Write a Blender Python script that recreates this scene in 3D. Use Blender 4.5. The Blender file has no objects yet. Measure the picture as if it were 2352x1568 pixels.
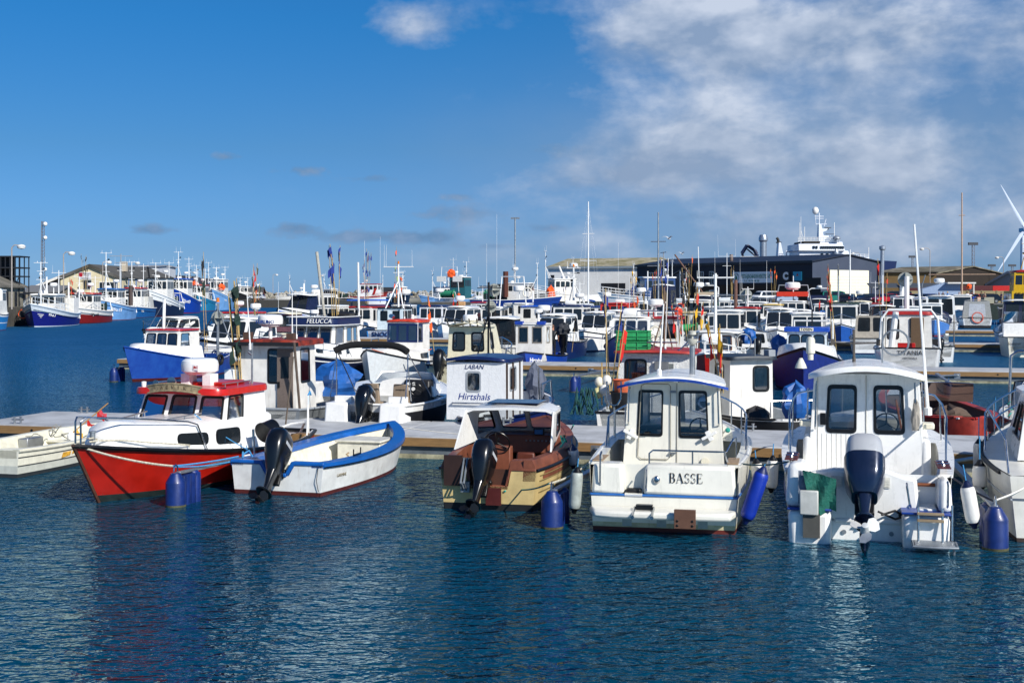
import bpy, bmesh, math, random
from mathutils import Vector as V, Matrix, noise
from mathutils.geometry import tessellate_polygon
R = math.radians
random.seed(7)
S = bpy.context.scene
COL = S.collection

# ---------------------------------------------------------------- camera, sky, sun, exposure
FD, HY, CH = 2986.0, 672.0, 3.8            # focal length and horizon in pixels of a 2352-wide picture, eye height
cam = bpy.data.cameras.new('camera'); co = bpy.data.objects.new('camera', cam); COL.objects.link(co)
cam.sensor_width = 36; cam.lens = 36 * FD / 2352; cam.shift_y = -(784 - HY) / 2352
cam.clip_start = .1; cam.clip_end = 9000
co.location = (0, 0, CH); co.rotation_euler = (R(90), 0, 0); S.camera = co
SUN_EL, SUN_AZ = R(33), math.atan2(.63, -.78)   # direction to the sun, clockwise from +Y
sd = V((math.sin(SUN_AZ) * math.cos(SUN_EL), math.cos(SUN_AZ) * math.cos(SUN_EL), math.sin(SUN_EL)))
sl = bpy.data.lights.new('sun', 'SUN'); sl.energy = 5.0; sl.angle = R(.53); sl.color = (1, .95, .87)
so = bpy.data.objects.new('sun', sl); COL.objects.link(so); so.rotation_euler = sd.to_track_quat('Z', 'Y').to_euler()
S.view_settings.view_transform = 'Standard'; S.view_settings.look = 'None'
S.view_settings.exposure = .2; S.view_settings.gamma = 1
S.cycles.sample_clamp_indirect = 3
W = bpy.data.worlds.new('World'); S.world = W; W.use_nodes = True

def nd(nt, t, ins=None, **kw):
    n = nt.nodes.new(t)
    for k, v in kw.items(): setattr(n, k, v)
    for k, v in (ins or {}).items():
        if isinstance(v, bpy.types.NodeSocket): nt.links.new(v, n.inputs[k])
        else: n.inputs[k].default_value = v
    return n
def mth(nt, op, a, b=0.0, c=None, clamp=False):
    n = nt.nodes.new('ShaderNodeMath'); n.operation = op; n.use_clamp = clamp
    for i, v in enumerate((a, b) if c is None else (a, b, c)):
        if isinstance(v, bpy.types.NodeSocket): nt.links.new(v, n.inputs[i])
        else: n.inputs[i].default_value = v
    return n.outputs[0]
def mixc(nt, f, a, b, bt='MIX'):
    n = nt.nodes.new('ShaderNodeMix'); n.data_type = 'RGBA'; n.blend_type = bt
    for i, v in ((0, f), (6, a), (7, b)):
        if isinstance(v, bpy.types.NodeSocket): nt.links.new(v, n.inputs[i])
        else: n.inputs[i].default_value = v
    return n.outputs[2]
def ramp(nt, f, stops):
    n = nt.nodes.new('ShaderNodeValToRGB'); nt.links.new(f, n.inputs[0])
    e = n.color_ramp.elements
    while len(e) < len(stops): e.new(.5)
    for q, (p, c) in zip(e, stops): q.position = p; q.color = c
    return n.outputs[0]

def sky():
    nt = W.node_tree; nt.nodes.clear()
    st = nd(nt, 'ShaderNodeTexSky', sky_type='NISHITA', sun_disc=False, sun_elevation=SUN_EL, sun_rotation=SUN_AZ,
            air_density=1.0, dust_density=.35, ozone_density=2.2, altitude=0)
    g = nd(nt, 'ShaderNodeTexCoord').outputs['Generated']
    sx = nd(nt, 'ShaderNodeSeparateXYZ', {0: g})
    x, y, z = sx.outputs
    az = mth(nt, 'ARCTAN2', x, y); el = mth(nt, 'ARCSINE', z)
    def blob(a, e, ra, re, amp):      # a bank of cloud round one direction of the sky
        u = mth(nt, 'DIVIDE', mth(nt, 'SUBTRACT', az, a), ra); v = mth(nt, 'DIVIDE', mth(nt, 'SUBTRACT', el, e), re)
        d = mth(nt, 'ADD', mth(nt, 'MULTIPLY', u, u), mth(nt, 'MULTIPLY', v, v))
        return mth(nt, 'MULTIPLY', mth(nt, 'EXPONENT', mth(nt, 'MULTIPLY', d, -1.0)), amp)
    def B(px, py, rx, ry, amp): return blob(math.atan((px - 1176) / FD), math.atan((HY - py) / FD), rx / FD, ry / FD, amp)
    cov = None
    for q in [(2050, 120, 560, 130, 1.15), (2250, 430, 420, 110, .95), (1600, 110, 260, 110, .8), (930, 60, 140, 60, .95), (1750, 330, 300, 120, .55),
              (1500, 400, 250, 80, .6), (1560, 20, 200, 70, .5),
              (1430, 405, 190, 34, .5), (1950, 560, 500, 60, .45), (1300, 480, 500, 160, .22), (1330, 600, 700, 50, .25)]:
        b = B(*q); cov = b if cov is None else mth(nt, 'ADD', cov, b)
    # outside the part of the sky towards the camera's view a broken cover carries on
    wide = mth(nt, 'MULTIPLY', mth(nt, 'GREATER_THAN', mth(nt, 'ABSOLUTE', az), .6), .22)
    cov = mth(nt, 'ADD', cov, wide)
    co3 = nd(nt, 'ShaderNodeCombineXYZ', {0: mth(nt, 'MULTIPLY', az, 12.0), 1: mth(nt, 'MULTIPLY', el, 20.0), 2: 3.1}).outputs[0]
    n1 = nd(nt, 'ShaderNodeTexNoise', {'Vector': co3, 'Scale': 1.05, 'Detail': 10.0, 'Roughness': .57, 'Distortion': .1}).outputs[0]
    co4 = nd(nt, 'ShaderNodeCombineXYZ', {0: mth(nt, 'ADD', mth(nt, 'MULTIPLY', az, 12.0), .16), 1: mth(nt, 'ADD', mth(nt, 'MULTIPLY', el, 20.0), .34), 2: 3.1}).outputs[0]
    n2 = nd(nt, 'ShaderNodeTexNoise', {'Vector': co4, 'Scale': 1.05, 'Detail': 4.0, 'Roughness': .55, 'Distortion': .1}).outputs[0]
    n3 = nd(nt, 'ShaderNodeTexNoise', {'Vector': co3, 'Scale': 3.2, 'Detail': 7.0, 'Roughness': .6}).outputs[0]
    nn = mth(nt, 'MULTIPLY', mth(nt, 'SUBTRACT', n1, .5), 2.6)
    dens = mth(nt, 'ADD', mth(nt, 'SUBTRACT', cov, .3), nn)
    dens = mth(nt, 'MULTIPLY', dens, 1.15, clamp=True)
    dens = mth(nt, 'MULTIPLY', dens, mth(nt, 'MULTIPLY', cov, 2.2, clamp=True))
    lit = mth(nt, 'ADD', mth(nt, 'MULTIPLY', mth(nt, 'SUBTRACT', n1, n2), 2.8), .42, clamp=True)
    hgt = mth(nt, 'MULTIPLY', el, 2.6, clamp=True)
    lit = mth(nt, 'MULTIPLY', lit, mth(nt, 'ADD', mth(nt, 'MULTIPLY', hgt, 1.3), .5), clamp=True)
    cc = mixc(nt, lit, (2.4, 3.25, 4.7, 1), (5.6, 6.2, 7.3, 1))
    dens = mth(nt, 'MULTIPLY', dens, .88, clamp=True)
    hs = nd(nt, 'ShaderNodeHueSaturation', {'Saturation': 1.12, 'Value': 1.0, 'Color': st.outputs[0]}).outputs[0]
    hb = ramp(nt, mth(nt, 'MAXIMUM', el, 0.0), [(0, (.25, .49, 1.15, 1)), (.033, (.2, .4, .88, 1)), (.109, (.18, .4, .69, 1)), (.206, (.11, .45, .76, 1)), (.5, (.12, .46, .8, 1)), (1, (.22, .55, .85, 1))])
    base = mixc(nt, 1.0, hs, hb, 'MULTIPLY')
    veil = None
    for q in [(1650, 420, 620, 190, .62), (2100, 300, 500, 260, .5), (1300, 600, 900, 60, .3)]:
        b = B(*q); veil = b if veil is None else mth(nt, 'ADD', veil, b)
    veil = mth(nt, 'MULTIPLY', veil, mth(nt, 'ADD', mth(nt, 'MULTIPLY', n2, .9), .25), clamp=True)
    base = mixc(nt, veil, base, (2.5, 3.35, 4.75, 1))
    sm = None                     # small flat grey clouds low on the left
    for q in [(850, 545, 190, 17, 1.0), (1000, 545, 60, 22, .7), (345, 533, 55, 14, 1.1), (690, 395, 70, 13, .9), (860, 412, 62, 12, .9), (680, 524, 60, 14, 1.0), (1130, 565, 60, 9, .8), (1060, 492, 105, 22, 1.0), (520, 368, 42, 12, .9), (1290, 350, 80, 20, .9), (1050, 452, 40, 9, .7), (1250, 524, 60, 10, .8), (1400, 410, 150, 26, .8), (1640, 500, 120, 16, .7)]:
        b = B(*q); sm = b if sm is None else mth(nt, 'ADD', sm, b)
    sd_ = mth(nt, 'MULTIPLY', mth(nt, 'ADD', mth(nt, 'SUBTRACT', sm, .4), mth(nt, 'MULTIPLY', mth(nt, 'SUBTRACT', n3, .5), 2.4)), 1.6, clamp=True)
    sd_ = mth(nt, 'MULTIPLY', mth(nt, 'MULTIPLY', sd_, .9), mth(nt, 'MULTIPLY', sm, 3.0, clamp=True))
    base = mixc(nt, sd_, base, mixc(nt, mth(nt, 'MULTIPLY', mth(nt, 'SUBTRACT', n3, .45), 3.0, clamp=True), (1.2, 2.35, 4.1, 1), (2.2, 3.2, 4.9, 1)))
    fin = mixc(nt, dens, base, cc)
    bg = nd(nt, 'ShaderNodeBackground', {'Color': fin, 'Strength': .1})
    o = nd(nt, 'ShaderNodeOutputWorld'); nt.links.new(bg.outputs[0], o.inputs[0])
sky()

# ---------------------------------------------------------------- materials
def lin(h):
    c = [int(h[i:i + 2], 16) / 255 for i in (0, 2, 4)]
    return tuple(x / 12.92 if x <= .04045 else ((x + .055) / 1.055) ** 2.4 for x in c) + (1,)
MC = {}
def mat(h, rough=.4, metal=0.0, var=.12, bump=.0, sc=6.0, kind=None, coat=0.0, h2=None):
    """painted / moulded / metal surface with wear; h is the object's own colour as hex"""
    k = (h, rough, metal, var, bump, sc, kind, coat, h2)
    if k in MC: return MC[k]
    m = bpy.data.materials.new(('m_' + (kind or 'paint') + '_' + h)); m.use_nodes = True; nt = m.node_tree
    b = nt.nodes['Principled BSDF']; c = lin(h)
    tc = nd(nt, 'ShaderNodeTexCoord').outputs['Object']
    oi = nd(nt, 'ShaderNodeObjectInfo').outputs['Random']
    off = nd(nt, 'ShaderNodeVectorMath', {0: tc, 1: nd(nt, 'ShaderNodeCombineXYZ', {0: mth(nt, 'MULTIPLY', oi, 37.0)}).outputs[0]}, operation='ADD').outputs[0]
    n = nd(nt, 'ShaderNodeTexNoise', {'Vector': off, 'Scale': sc, 'Detail': 6.0, 'Roughness': .65}).outputs[0]
    d = tuple(x * (1 - var * 1.6) for x in c[:3]) + (1,); l = tuple(min(1, x * (1 + var * .6)) for x in c[:3]) + (1,)
    if h2: d = lin(h2)
    colr = ramp(nt, n, [(.32, d), (.62, l)])
    if kind == 'stain':               # rust and dirt runs down the surface
        mp = nd(nt, 'ShaderNodeMapping', {'Vector': off, 'Scale': (5, 5, .7)}).outputs[0]
        s = nd(nt, 'ShaderNodeTexNoise', {'Vector': mp, 'Scale': 2.2, 'Detail': 5.0, 'Roughness': .7}).outputs[0]
        colr = mixc(nt, mth(nt, 'MULTIPLY', mth(nt, 'SUBTRACT', s, .58, clamp=True), 2.6, clamp=True), colr, lin('8a7458'))
    if kind is None and not metal and sum(c[:3]) > 1.2:      # rain and waterline streaks on light paint
        mp = nd(nt, 'ShaderNodeMapping', {'Vector': off, 'Scale': (7, 7, .9)}).outputs[0]
        s = nd(nt, 'ShaderNodeTexNoise', {'Vector': mp, 'Scale': 2.0, 'Detail': 6.0, 'Roughness': .7}).outputs[0]
        colr = mixc(nt, mth(nt, 'MULTIPLY', mth(nt, 'SUBTRACT', s, .56, clamp=True), 2.2, clamp=True), colr, tuple(x * .5 for x in c[:3]) + (1,))
    if kind == 'wood':
        mp = nd(nt, 'ShaderNodeMapping', {'Vector': off, 'Scale': (1.2, 12, 12)}).outputs[0]
        s = nd(nt, 'ShaderNodeTexNoise', {'Vector': mp, 'Scale': 2.5, 'Detail': 5.0}).outputs[0]
        colr = mixc(nt, s, tuple(x * .55 for x in c[:3]) + (1,), tuple(min(1, x * 1.35) for x in c[:3]) + (1,))
    if kind == 'brick':
        bt = nd(nt, 'ShaderNodeTexBrick', {'Vector': nd(nt, 'ShaderNodeMapping', {'Vector': tc, 'Rotation': (R(90), 0, 0)}).outputs[0], 'Color1': c, 'Color2': d, 'Mortar': tuple(x * .7 for x in c[:3]) + (1,), 'Scale': 1.0,
             'Brick Width': .46, 'Row Height': .16, 'Mortar Size': .012})
        colr = mixc(nt, .35, bt.outputs[0], colr)
    if kind in ('corr', 'corrx'):
        w = nd(nt, 'ShaderNodeTexWave', {'Vector': tc, 'Scale': 1.6, 'Distortion': 0.0}, wave_type='BANDS', bands_direction='X').outputs[0]
        colr = mixc(nt, mth(nt, 'MULTIPLY', w, .3), colr, tuple(x * .6 for x in c[:3]) + (1,))
    if kind == 'moss':
        s = nd(nt, 'ShaderNodeTexNoise', {'Vector': tc, 'Scale': .35, 'Detail': 7.0, 'Roughness': .7}).outputs[0]
        colr = mixc(nt, mth(nt, 'MULTIPLY', mth(nt, 'SUBTRACT', s, .42, clamp=True), 5.0, clamp=True), colr, lin(h2 or '77714a'))
    nt.links.new(colr, b.inputs['Base Color'])
    b.inputs['Metallic'].default_value = metal
    nt.links.new(mth(nt, 'ADD', mth(nt, 'MULTIPLY', n, .25), rough - .12, clamp=True), b.inputs['Roughness'])
    if coat: b.inputs['Coat Weight'].default_value = coat; b.inputs['Coat Roughness'].default_value = .08
    if kind == 'flag':
        b.inputs['Subsurface Weight'].default_value = 0
    if bump:
        bn = nd(nt, 'ShaderNodeTexNoise', {'Vector': off, 'Scale': sc * 3, 'Detail': 5.0})
        bb = nd(nt, 'ShaderNodeBump', {'Height': bn.outputs[0], 'Strength': bump, 'Distance': .03})
        nt.links.new(bb.outputs[0], b.inputs['Normal'])
    MC[k] = m; return m
def glass(tint=.3, key='glass'):
    k = (key, tint)
    if k in MC: return MC[k]
    m = bpy.data.materials.new('m_glass'); m.use_nodes = True; nt = m.node_tree; nt.nodes.clear()
    t = nd(nt, 'ShaderNodeBsdfTransparent', {'Color': (tint, tint * 1.04, tint * 1.06, 1)})
    g = nd(nt, 'ShaderNodeBsdfGlossy', {'Color': (.9, .95, 1, 1), 'Roughness': .03})
    f = nd(nt, 'ShaderNodeFresnel', {'IOR': 1.7})
    mx = nd(nt, 'ShaderNodeMixShader', {0: mth(nt, 'ADD', mth(nt, 'MULTIPLY', f.outputs[0], 1.1), .1, clamp=True), 1: t.outputs[0], 2: g.outputs[0]})
    o = nd(nt, 'ShaderNodeOutputMaterial', {0: mx.outputs[0]})
    MC[k] = m; return m
def dglass():
    if 'dg' in MC: return MC['dg']
    m = bpy.data.materials.new('m_dark_pane'); m.use_nodes = True; b = m.node_tree.nodes['Principled BSDF']
    b.inputs['Base Color'].default_value = (.012, .016, .02, 1); b.inputs['Roughness'].default_value = .06
    b.inputs['IOR'].default_value = 1.6
    MC['dg'] = m; return m

WH = mat('e9e9e6', .28, var=.05, sc=2.5, coat=.3)              # white gelcoat
WS = mat('dedcd6', .4, var=.09, sc=3, kind='stain')            # worn white paint
CR = mat('e6e0cb', .35, var=.07, sc=3)                         # cream
BK = mat('0b0c0e', .35, var=.2)                                # black plastic
BR = mat('101113', .6, var=.2)                                 # rubber
SS = mat('c4c6c8', .22, 1.0, var=.1)                           # stainless tube
AL = mat('a9acae', .42, .85, var=.12, sc=3)                    # aluminium
GV = mat('8d949a', .5, .6, var=.2, sc=4)                       # galvanised steel
RD = mat('b01b12', .35, var=.15, sc=3, coat=.2)
NV = mat('10204f', .35, var=.15, sc=3, coat=.2)                # navy
BL = mat('0b3a8c', .4, var=.18, sc=3, coat=.2)                 # boat blue
WD = mat('8a6a42', .6, var=.2, kind='wood')
OR = mat('d9541a', .5, var=.15)
ROPE = mat('c9c2ae', .85, var=.25, bump=.6, sc=30)
TEAL = mat('2a9b8c', .8, var=.2, bump=.4, sc=30)
BROPE = mat('3f8fc4', .8, var=.2, bump=.4, sc=30)
TARP = mat('1757a0', .55, var=.2, bump=.5, sc=3)

# ---------------------------------------------------------------- mesh builder
class M:
    def __init__(s, T=None): s.v = []; s.f = []; s.mi = []; s.cur = 0; s.T = T
    def p(s, q):
        q = V(q)
        if s.T is not None: q = s.T @ q
        s.v.append(q); return len(s.v) - 1
    def face(s, ids): 
        if len(set(ids)) > 2: s.f.append(tuple(ids)); s.mi.append(s.cur)
    def poly(s, pts): s.face([s.p(q) for q in pts])
    def box(s, a, b, top=None):
        """box from corner a to corner b; top=(dx0,dx1,dy) insets of the top face"""
        x0, y0, z0 = a; x1, y1, z1 = b; t = top or (0, 0, 0)
        i = [s.p(q) for q in ((x0, y0, z0), (x1, y0, z0), (x1, y1, z0), (x0, y1, z0),
             (x0 + t[0], y0 + t[2], z1), (x1 - t[1], y0 + t[2], z1), (x1 - t[1], y1 - t[2], z1), (x0 + t[0], y1 - t[2], z1))]
        for q in ((0, 3, 2, 1), (4, 5, 6, 7), (0, 1, 5, 4), (1, 2, 6, 5), (2, 3, 7, 6), (3, 0, 4, 7)): s.face([i[k] for k in q])
        return s
    def loft(s, rings, closed=True, caps=True):
        ids = [[s.p(q) for q in r] for r in rings]; n = len(ids[0])
        for a, b in zip(ids, ids[1:]):
            for k in range(n if closed else n - 1):
                s.face((a[k], a[(k + 1) % n], b[(k + 1) % n], b[k]))
        if caps and closed: s.face(ids[0][::-1]); s.face(ids[-1])
        return s
    def tube(s, pts, r, n=6, r1=None, closed=False):
        pts = [V(q) for q in pts]; rings = []; N = len(pts)
        up = None
        for i, q in enumerate(pts):
            if closed: d = (pts[(i + 1) % N] - pts[i - 1])
            else: d = (pts[min(i + 1, N - 1)] - pts[max(i - 1, 0)])
            d = d.normalized() if d.length > 1e-9 else V((0, 0, 1))
            if up is None: up = V((0, 0, 1)) if abs(d.z) < .9 else V((1, 0, 0))
            u = d.cross(up); u = u.normalized() if u.length > 1e-6 else V((1, 0, 0)); w = u.cross(d); up = w
            rr = r if r1 is None else r + (r1 - r) * i / max(N - 1, 1)
            rings.append([q + (u * math.cos(2 * math.pi * k / n) + w * math.sin(2 * math.pi * k / n)) * rr for k in range(n)])
        if closed: rings.append(rings[0])
        s.loft(rings, caps=not closed); return s
    def lathe(s, prof, n=16, c=(0, 0, 0), ax='z'):
        rings = []
        for r, z in prof:
            ring = []
            for k in range(n):
                a = 2 * math.pi * k / n; u, w = r * math.cos(a), r * math.sin(a)
                ring.append({'z': (c[0] + u, c[1] + w, c[2] + z), 'x': (c[0] + z, c[1] + u, c[2] + w), 'y': (c[0] + w, c[1] + z, c[2] + u)}[ax])
            rings.append(ring)
        s.loft(rings); return s
    def ball(s, c, r, n=12, sc=(1, 1, 1), m=7):
        s.loft([[(c[0] + r * sc[0] * math.sin(math.pi * j / m) * math.cos(2 * math.pi * k / n), c[1] + r * sc[1] * math.sin(math.pi * j / m) * math.sin(2 * math.pi * k / n),
                  c[2] - r * sc[2] * math.cos(math.pi * j / m)) for k in range(n)] for j in range(m + 1)], caps=False); return s
    def slab(s, pts, h):
        """polygon pts extruded by vector h"""
        h = V(h); a = [s.p(q) for q in pts]; b = [s.p(V(q) + h) for q in pts]; n = len(a)
        s.face(a[::-1]); s.face(b)
        for k in range(n): s.face((a[k], a[(k + 1) % n], b[(k + 1) % n], b[k]))
        return s
    def build(s, name, mats, parent=None, ang=35, bev=0, label=None):
        me = bpy.data.meshes.new(name); me.from_pydata([tuple(q) for q in s.v], [], s.f)
        if not isinstance(mats, (list, tuple)): mats = [mats]
        for m in mats: me.materials.append(m)
        me.polygons.foreach_set('material_index', [min(q, len(mats) - 1) for q in s.mi])
        bm = bmesh.new(); bm.from_mesh(me); bmesh.ops.remove_doubles(bm, verts=bm.verts, dist=1e-5)
        bmesh.ops.recalc_face_normals(bm, faces=bm.faces); bm.to_mesh(me); bm.free()
        me.shade_smooth()
        try: me.set_sharp_from_angle(angle=R(ang))
        except Exception: pass
        o = bpy.data.objects.new(name, me); COL.objects.link(o)
        if parent is not None: o.parent = parent
        if bev:
            md = o.modifiers.new('bevel', 'BEVEL'); md.width = bev; md.segments = 2; md.limit_method = 'ANGLE'; md.angle_limit = R(40)
        if label: o['label'] = label
        return o
USED = set()
def tag(o, label, cat, group=None, kind=None):
    if kind: o['kind'] = kind
    if label: o['label'] = label
    if cat: o['category'] = cat
    if group: o['group'] = group
    return o
def thing(name, label, cat, loc=(0, 0, 0), rz=0, group=None):
    o = bpy.data.objects.new(name, None); COL.objects.link(o); o.location = loc; o.rotation_euler = (0, 0, rz); o.empty_display_size = .2
    return tag(o, label, cat, group)
def struct(o): o['kind'] = 'structure'; return o

# picture-to-place helpers (pixels of the 2352-wide picture), used once to survey where each thing stands
def gnd(px, py, z=0.0):
    Y = FD * (CH - z) / (py - HY); return V(((px - 1176) * Y / FD, Y, z))
def at(px, py, Y): return V(((px - 1176) * Y / FD, Y, CH - (py - HY) * Y / FD))
TH = R(14.7)
AX = V((math.sin(TH), math.cos(TH), 0)); PX = V((math.cos(TH), -math.sin(TH), 0))
def mar(s, q, z=0): return PX * s + AX * q + V((0, 0, z))
def text(s, size, m, parent, T, name='lettering', ext=.002, shear=0, sx=1, align='CENTER', bold=0):
    c = bpy.data.curves.new(name, 'FONT'); c.body = s; c.size = size; c.extrude = ext; c.align_x = align; c.align_y = 'CENTER'; c.shear = shear; c.offset = bold
    c.resolution_u = 3
    o = bpy.data.objects.new(name, c); COL.objects.link(o)
    dg = bpy.context.evaluated_depsgraph_get(); me = bpy.data.meshes.new_from_object(o.evaluated_get(dg))
    bpy.data.objects.remove(o)
    me.transform(T @ Matrix.Diagonal((sx, 1, 1, 1))); me.materials.clear(); me.materials.append(m)
    o = bpy.data.objects.new(name, me); COL.objects.link(o); o.parent = parent
    return o
def frame(o, ux, uy):
    """matrix whose X axis is ux, Y axis uy, at o"""
    ux = V(ux).normalized(); n = ux.cross(V(uy)).normalized(); uy = n.cross(ux)
    m = Matrix.Identity(4)
    for i in range(3): m[i][0], m[i][1], m[i][2], m[i][3] = ux[i], uy[i], n[i], o[i]
    return m

# ---------------------------------------------------------------- walls with openings, windows
def rrect(c, r, n=3):
    """c: four corners (V); rounded outline"""
    out = []
    for i in range(4):
        p, a, b = c[i], c[i - 1], c[(i + 1) % 4]
        ra = min(r, (a - p).length * .48); rb = min(r, (b - p).length * .48)
        p0 = p + (a - p).normalized() * ra; p1 = p + (b - p).normalized() * rb
        for k in range(n + 1):
            t = k / n; out.append(p0 * (1 - t) ** 2 + p * 2 * t * (1 - t) + p1 * t * t)
    return out
def bil(q, u, v): return (q[0] * (1 - u) + q[1] * u) * (1 - v) + (q[3] * (1 - u) + q[2] * u) * v
def wall(m, q, wins, th=.04):
    """panel q (bl, br, tr, tl seen from outside) with rounded holes; returns the outlines and outward normal"""
    q = [V(x) for x in q]; n = (q[1] - q[0]).cross(q[3] - q[0]).normalized()
    outs = []
    for w in wins:
        c = [bil(q, w[0], w[1]), bil(q, w[2], w[1]), bil(q, w[2], w[3]), bil(q, w[0], w[3])]
        outs.append(rrect(c, w[4] if len(w) > 4 else .06))
    ux = (q[1] - q[0]).normalized(); uy = n.cross(ux)
    P = [q] + outs; flat = [[V(((x - q[0]).dot(ux), (x - q[0]).dot(uy), 0)) for x in l] for l in P]
    tri = tessellate_polygon(flat); pts = [x for l in P for x in l]
    for d in (0, -th):
        ids = [m.p(x + n * d) for x in pts]
        for t in tri: m.face([ids[k] for k in t])
    for l in P:
        k = len(l)
        for i in range(k): m.poly([l[i], l[(i + 1) % k], l[(i + 1) % k] - n * th, l[i] - n * th])
    return outs, n
def window(par, outl, n, fm=None, fw=.03, pane=None, name='window', proud=.012):
    c = sum(outl, V((0, 0, 0))) / len(outl); m = M()
    outer = [x + (x - c).normalized() * fw * .6 for x in outl]; inner = [x - (x - c).normalized() * fw * .5 for x in outl]
    k = len(outl)
    for i in range(k):
        j = (i + 1) % k
        m.poly([outer[i] + n * .001, outer[j] + n * .001, outer[j] + n * proud, outer[i] + n * proud])
        m.poly([outer[i] + n * proud, outer[j] + n * proud, inner[j] + n * proud, inner[i] + n * proud])
        m.poly([inner[i] + n * proud, inner[j] + n * proud, inner[j] - n * .03, inner[i] - n * .03])
    f = m.build(name, fm or BR, par)
    g = M(); g.poly([x - n * .008 for x in outl]); g.build('pane', pane or glass(), f)
    return f
def house(par, x0, x1, w0, w1, z0, z1, rb=0., rf=.3, si=.06, front=(), back=(), side=(), skirt=None, m=None, name='cabin_wall', fm=None, fw=.03, pane=None, th=.035, y0=0., far=False, shape=None):
    """wheelhouse on base x0..x1 (rear, front widths w0, w1) from z0 to z1; rb/rf rear and front rake, si side lean. windows (u0,v0,u1,v1,r)"""
    b = [V((x0, y0 - w0 / 2, z0)), V((x1, y0 - w1 / 2, z0)), V((x1, y0 + w1 / 2, z0)), V((x0, y0 + w0 / 2, z0))]
    t = [V((x0 + rb, y0 - w0 / 2 + si, z1)), V((x1 - rf, y0 - w1 / 2 + si, z1)), V((x1 - rf, y0 + w1 / 2 - si, z1)), V((x0 + rb, y0 + w0 / 2 - si, z1))]
    mm = M(); L = []
    for (i, j, ws) in ((0, 1, side), (1, 2, front), (2, 3, [(1 - w[2], w[1], 1 - w[0], w[3]) + tuple(w[4:]) for w in side]), (3, 0, back)):
        if far:
            q = [b[i], b[j], t[j], t[i]]; mm.poly(q); n = (q[1] - q[0]).cross(q[3] - q[0]).normalized()
            L += [(rrect([bil(q, w[0], w[1]), bil(q, w[2], w[1]), bil(q, w[2], w[3]), bil(q, w[0], w[3])], w[4] if len(w) > 4 else .06, 2), n) for w in ws]
        else:
            o, n = wall(mm, [b[i], b[j], t[j], t[i]], ws, th); L += [(x, n) for x in o]
    W_ = mm.build(name, m or WH, par, ang=20)
    for o, n in L:
        if far:
            g = M(); c = sum(o, V((0, 0, 0))) / len(o)
            g.cur = 0; g.poly([x + (x - c).normalized() * fw * .5 + n * .006 for x in o]); g.cur = 1; g.poly([x - (x - c).normalized() * fw * .3 + n * .012 for x in o])
            g.build('window', [fm or BR, pane or dglass()], par)
        else: window(par, o, n, fm, fw, pane)
    return b, t
def roof(par, x0, x1, w0, w1, z, m, th=.06, cam_=.05, r=.25, ox=0, y0=0, name='roof', lip=.0, e=3.2, rise=0):
    """cambered roof slab, superellipse plan of exponent e (larger = squarer)"""
    mm = M(); cx, hx = (x0 + x1) / 2, (x1 - x0) / 2; rows = []
    vs = [math.sin(math.pi / 2 * (k / 9)) for k in range(-9, 10)]
    us = [math.sin(math.pi / 2 * (k / 5)) for k in range(-5, 6)]
    def pt(u, v, k, dz):
        xe = max(0, 1 - abs(v) ** e) ** (1 / e); U = u * xe; hw = (w0 + (w1 - w0) * (U + 1) / 2) / 2
        return (cx + hx * U * k, y0 + hw * v * k, z + dz + cam_ * (1 - v * v))
    def ring(v): 
        top = [pt(u, v, .985 if abs(u) == 1 else 1, th) for u in us]; bot = [pt(u, v, 1, -lip if abs(u) == 1 else 0) for u in us]
        return [pt(1, v, 1.0, th * .6)] + top[::-1] + [pt(-1, v, 1.0, th * .6)] + bot
    R_ = [ring(v) for v in vs[1:-1]]; a = [V(p) for p in R_[0]]; b = [V(p) for p in R_[-1]]
    mm.loft(R_); return mm.build(name, m, par, ang=50)

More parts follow.
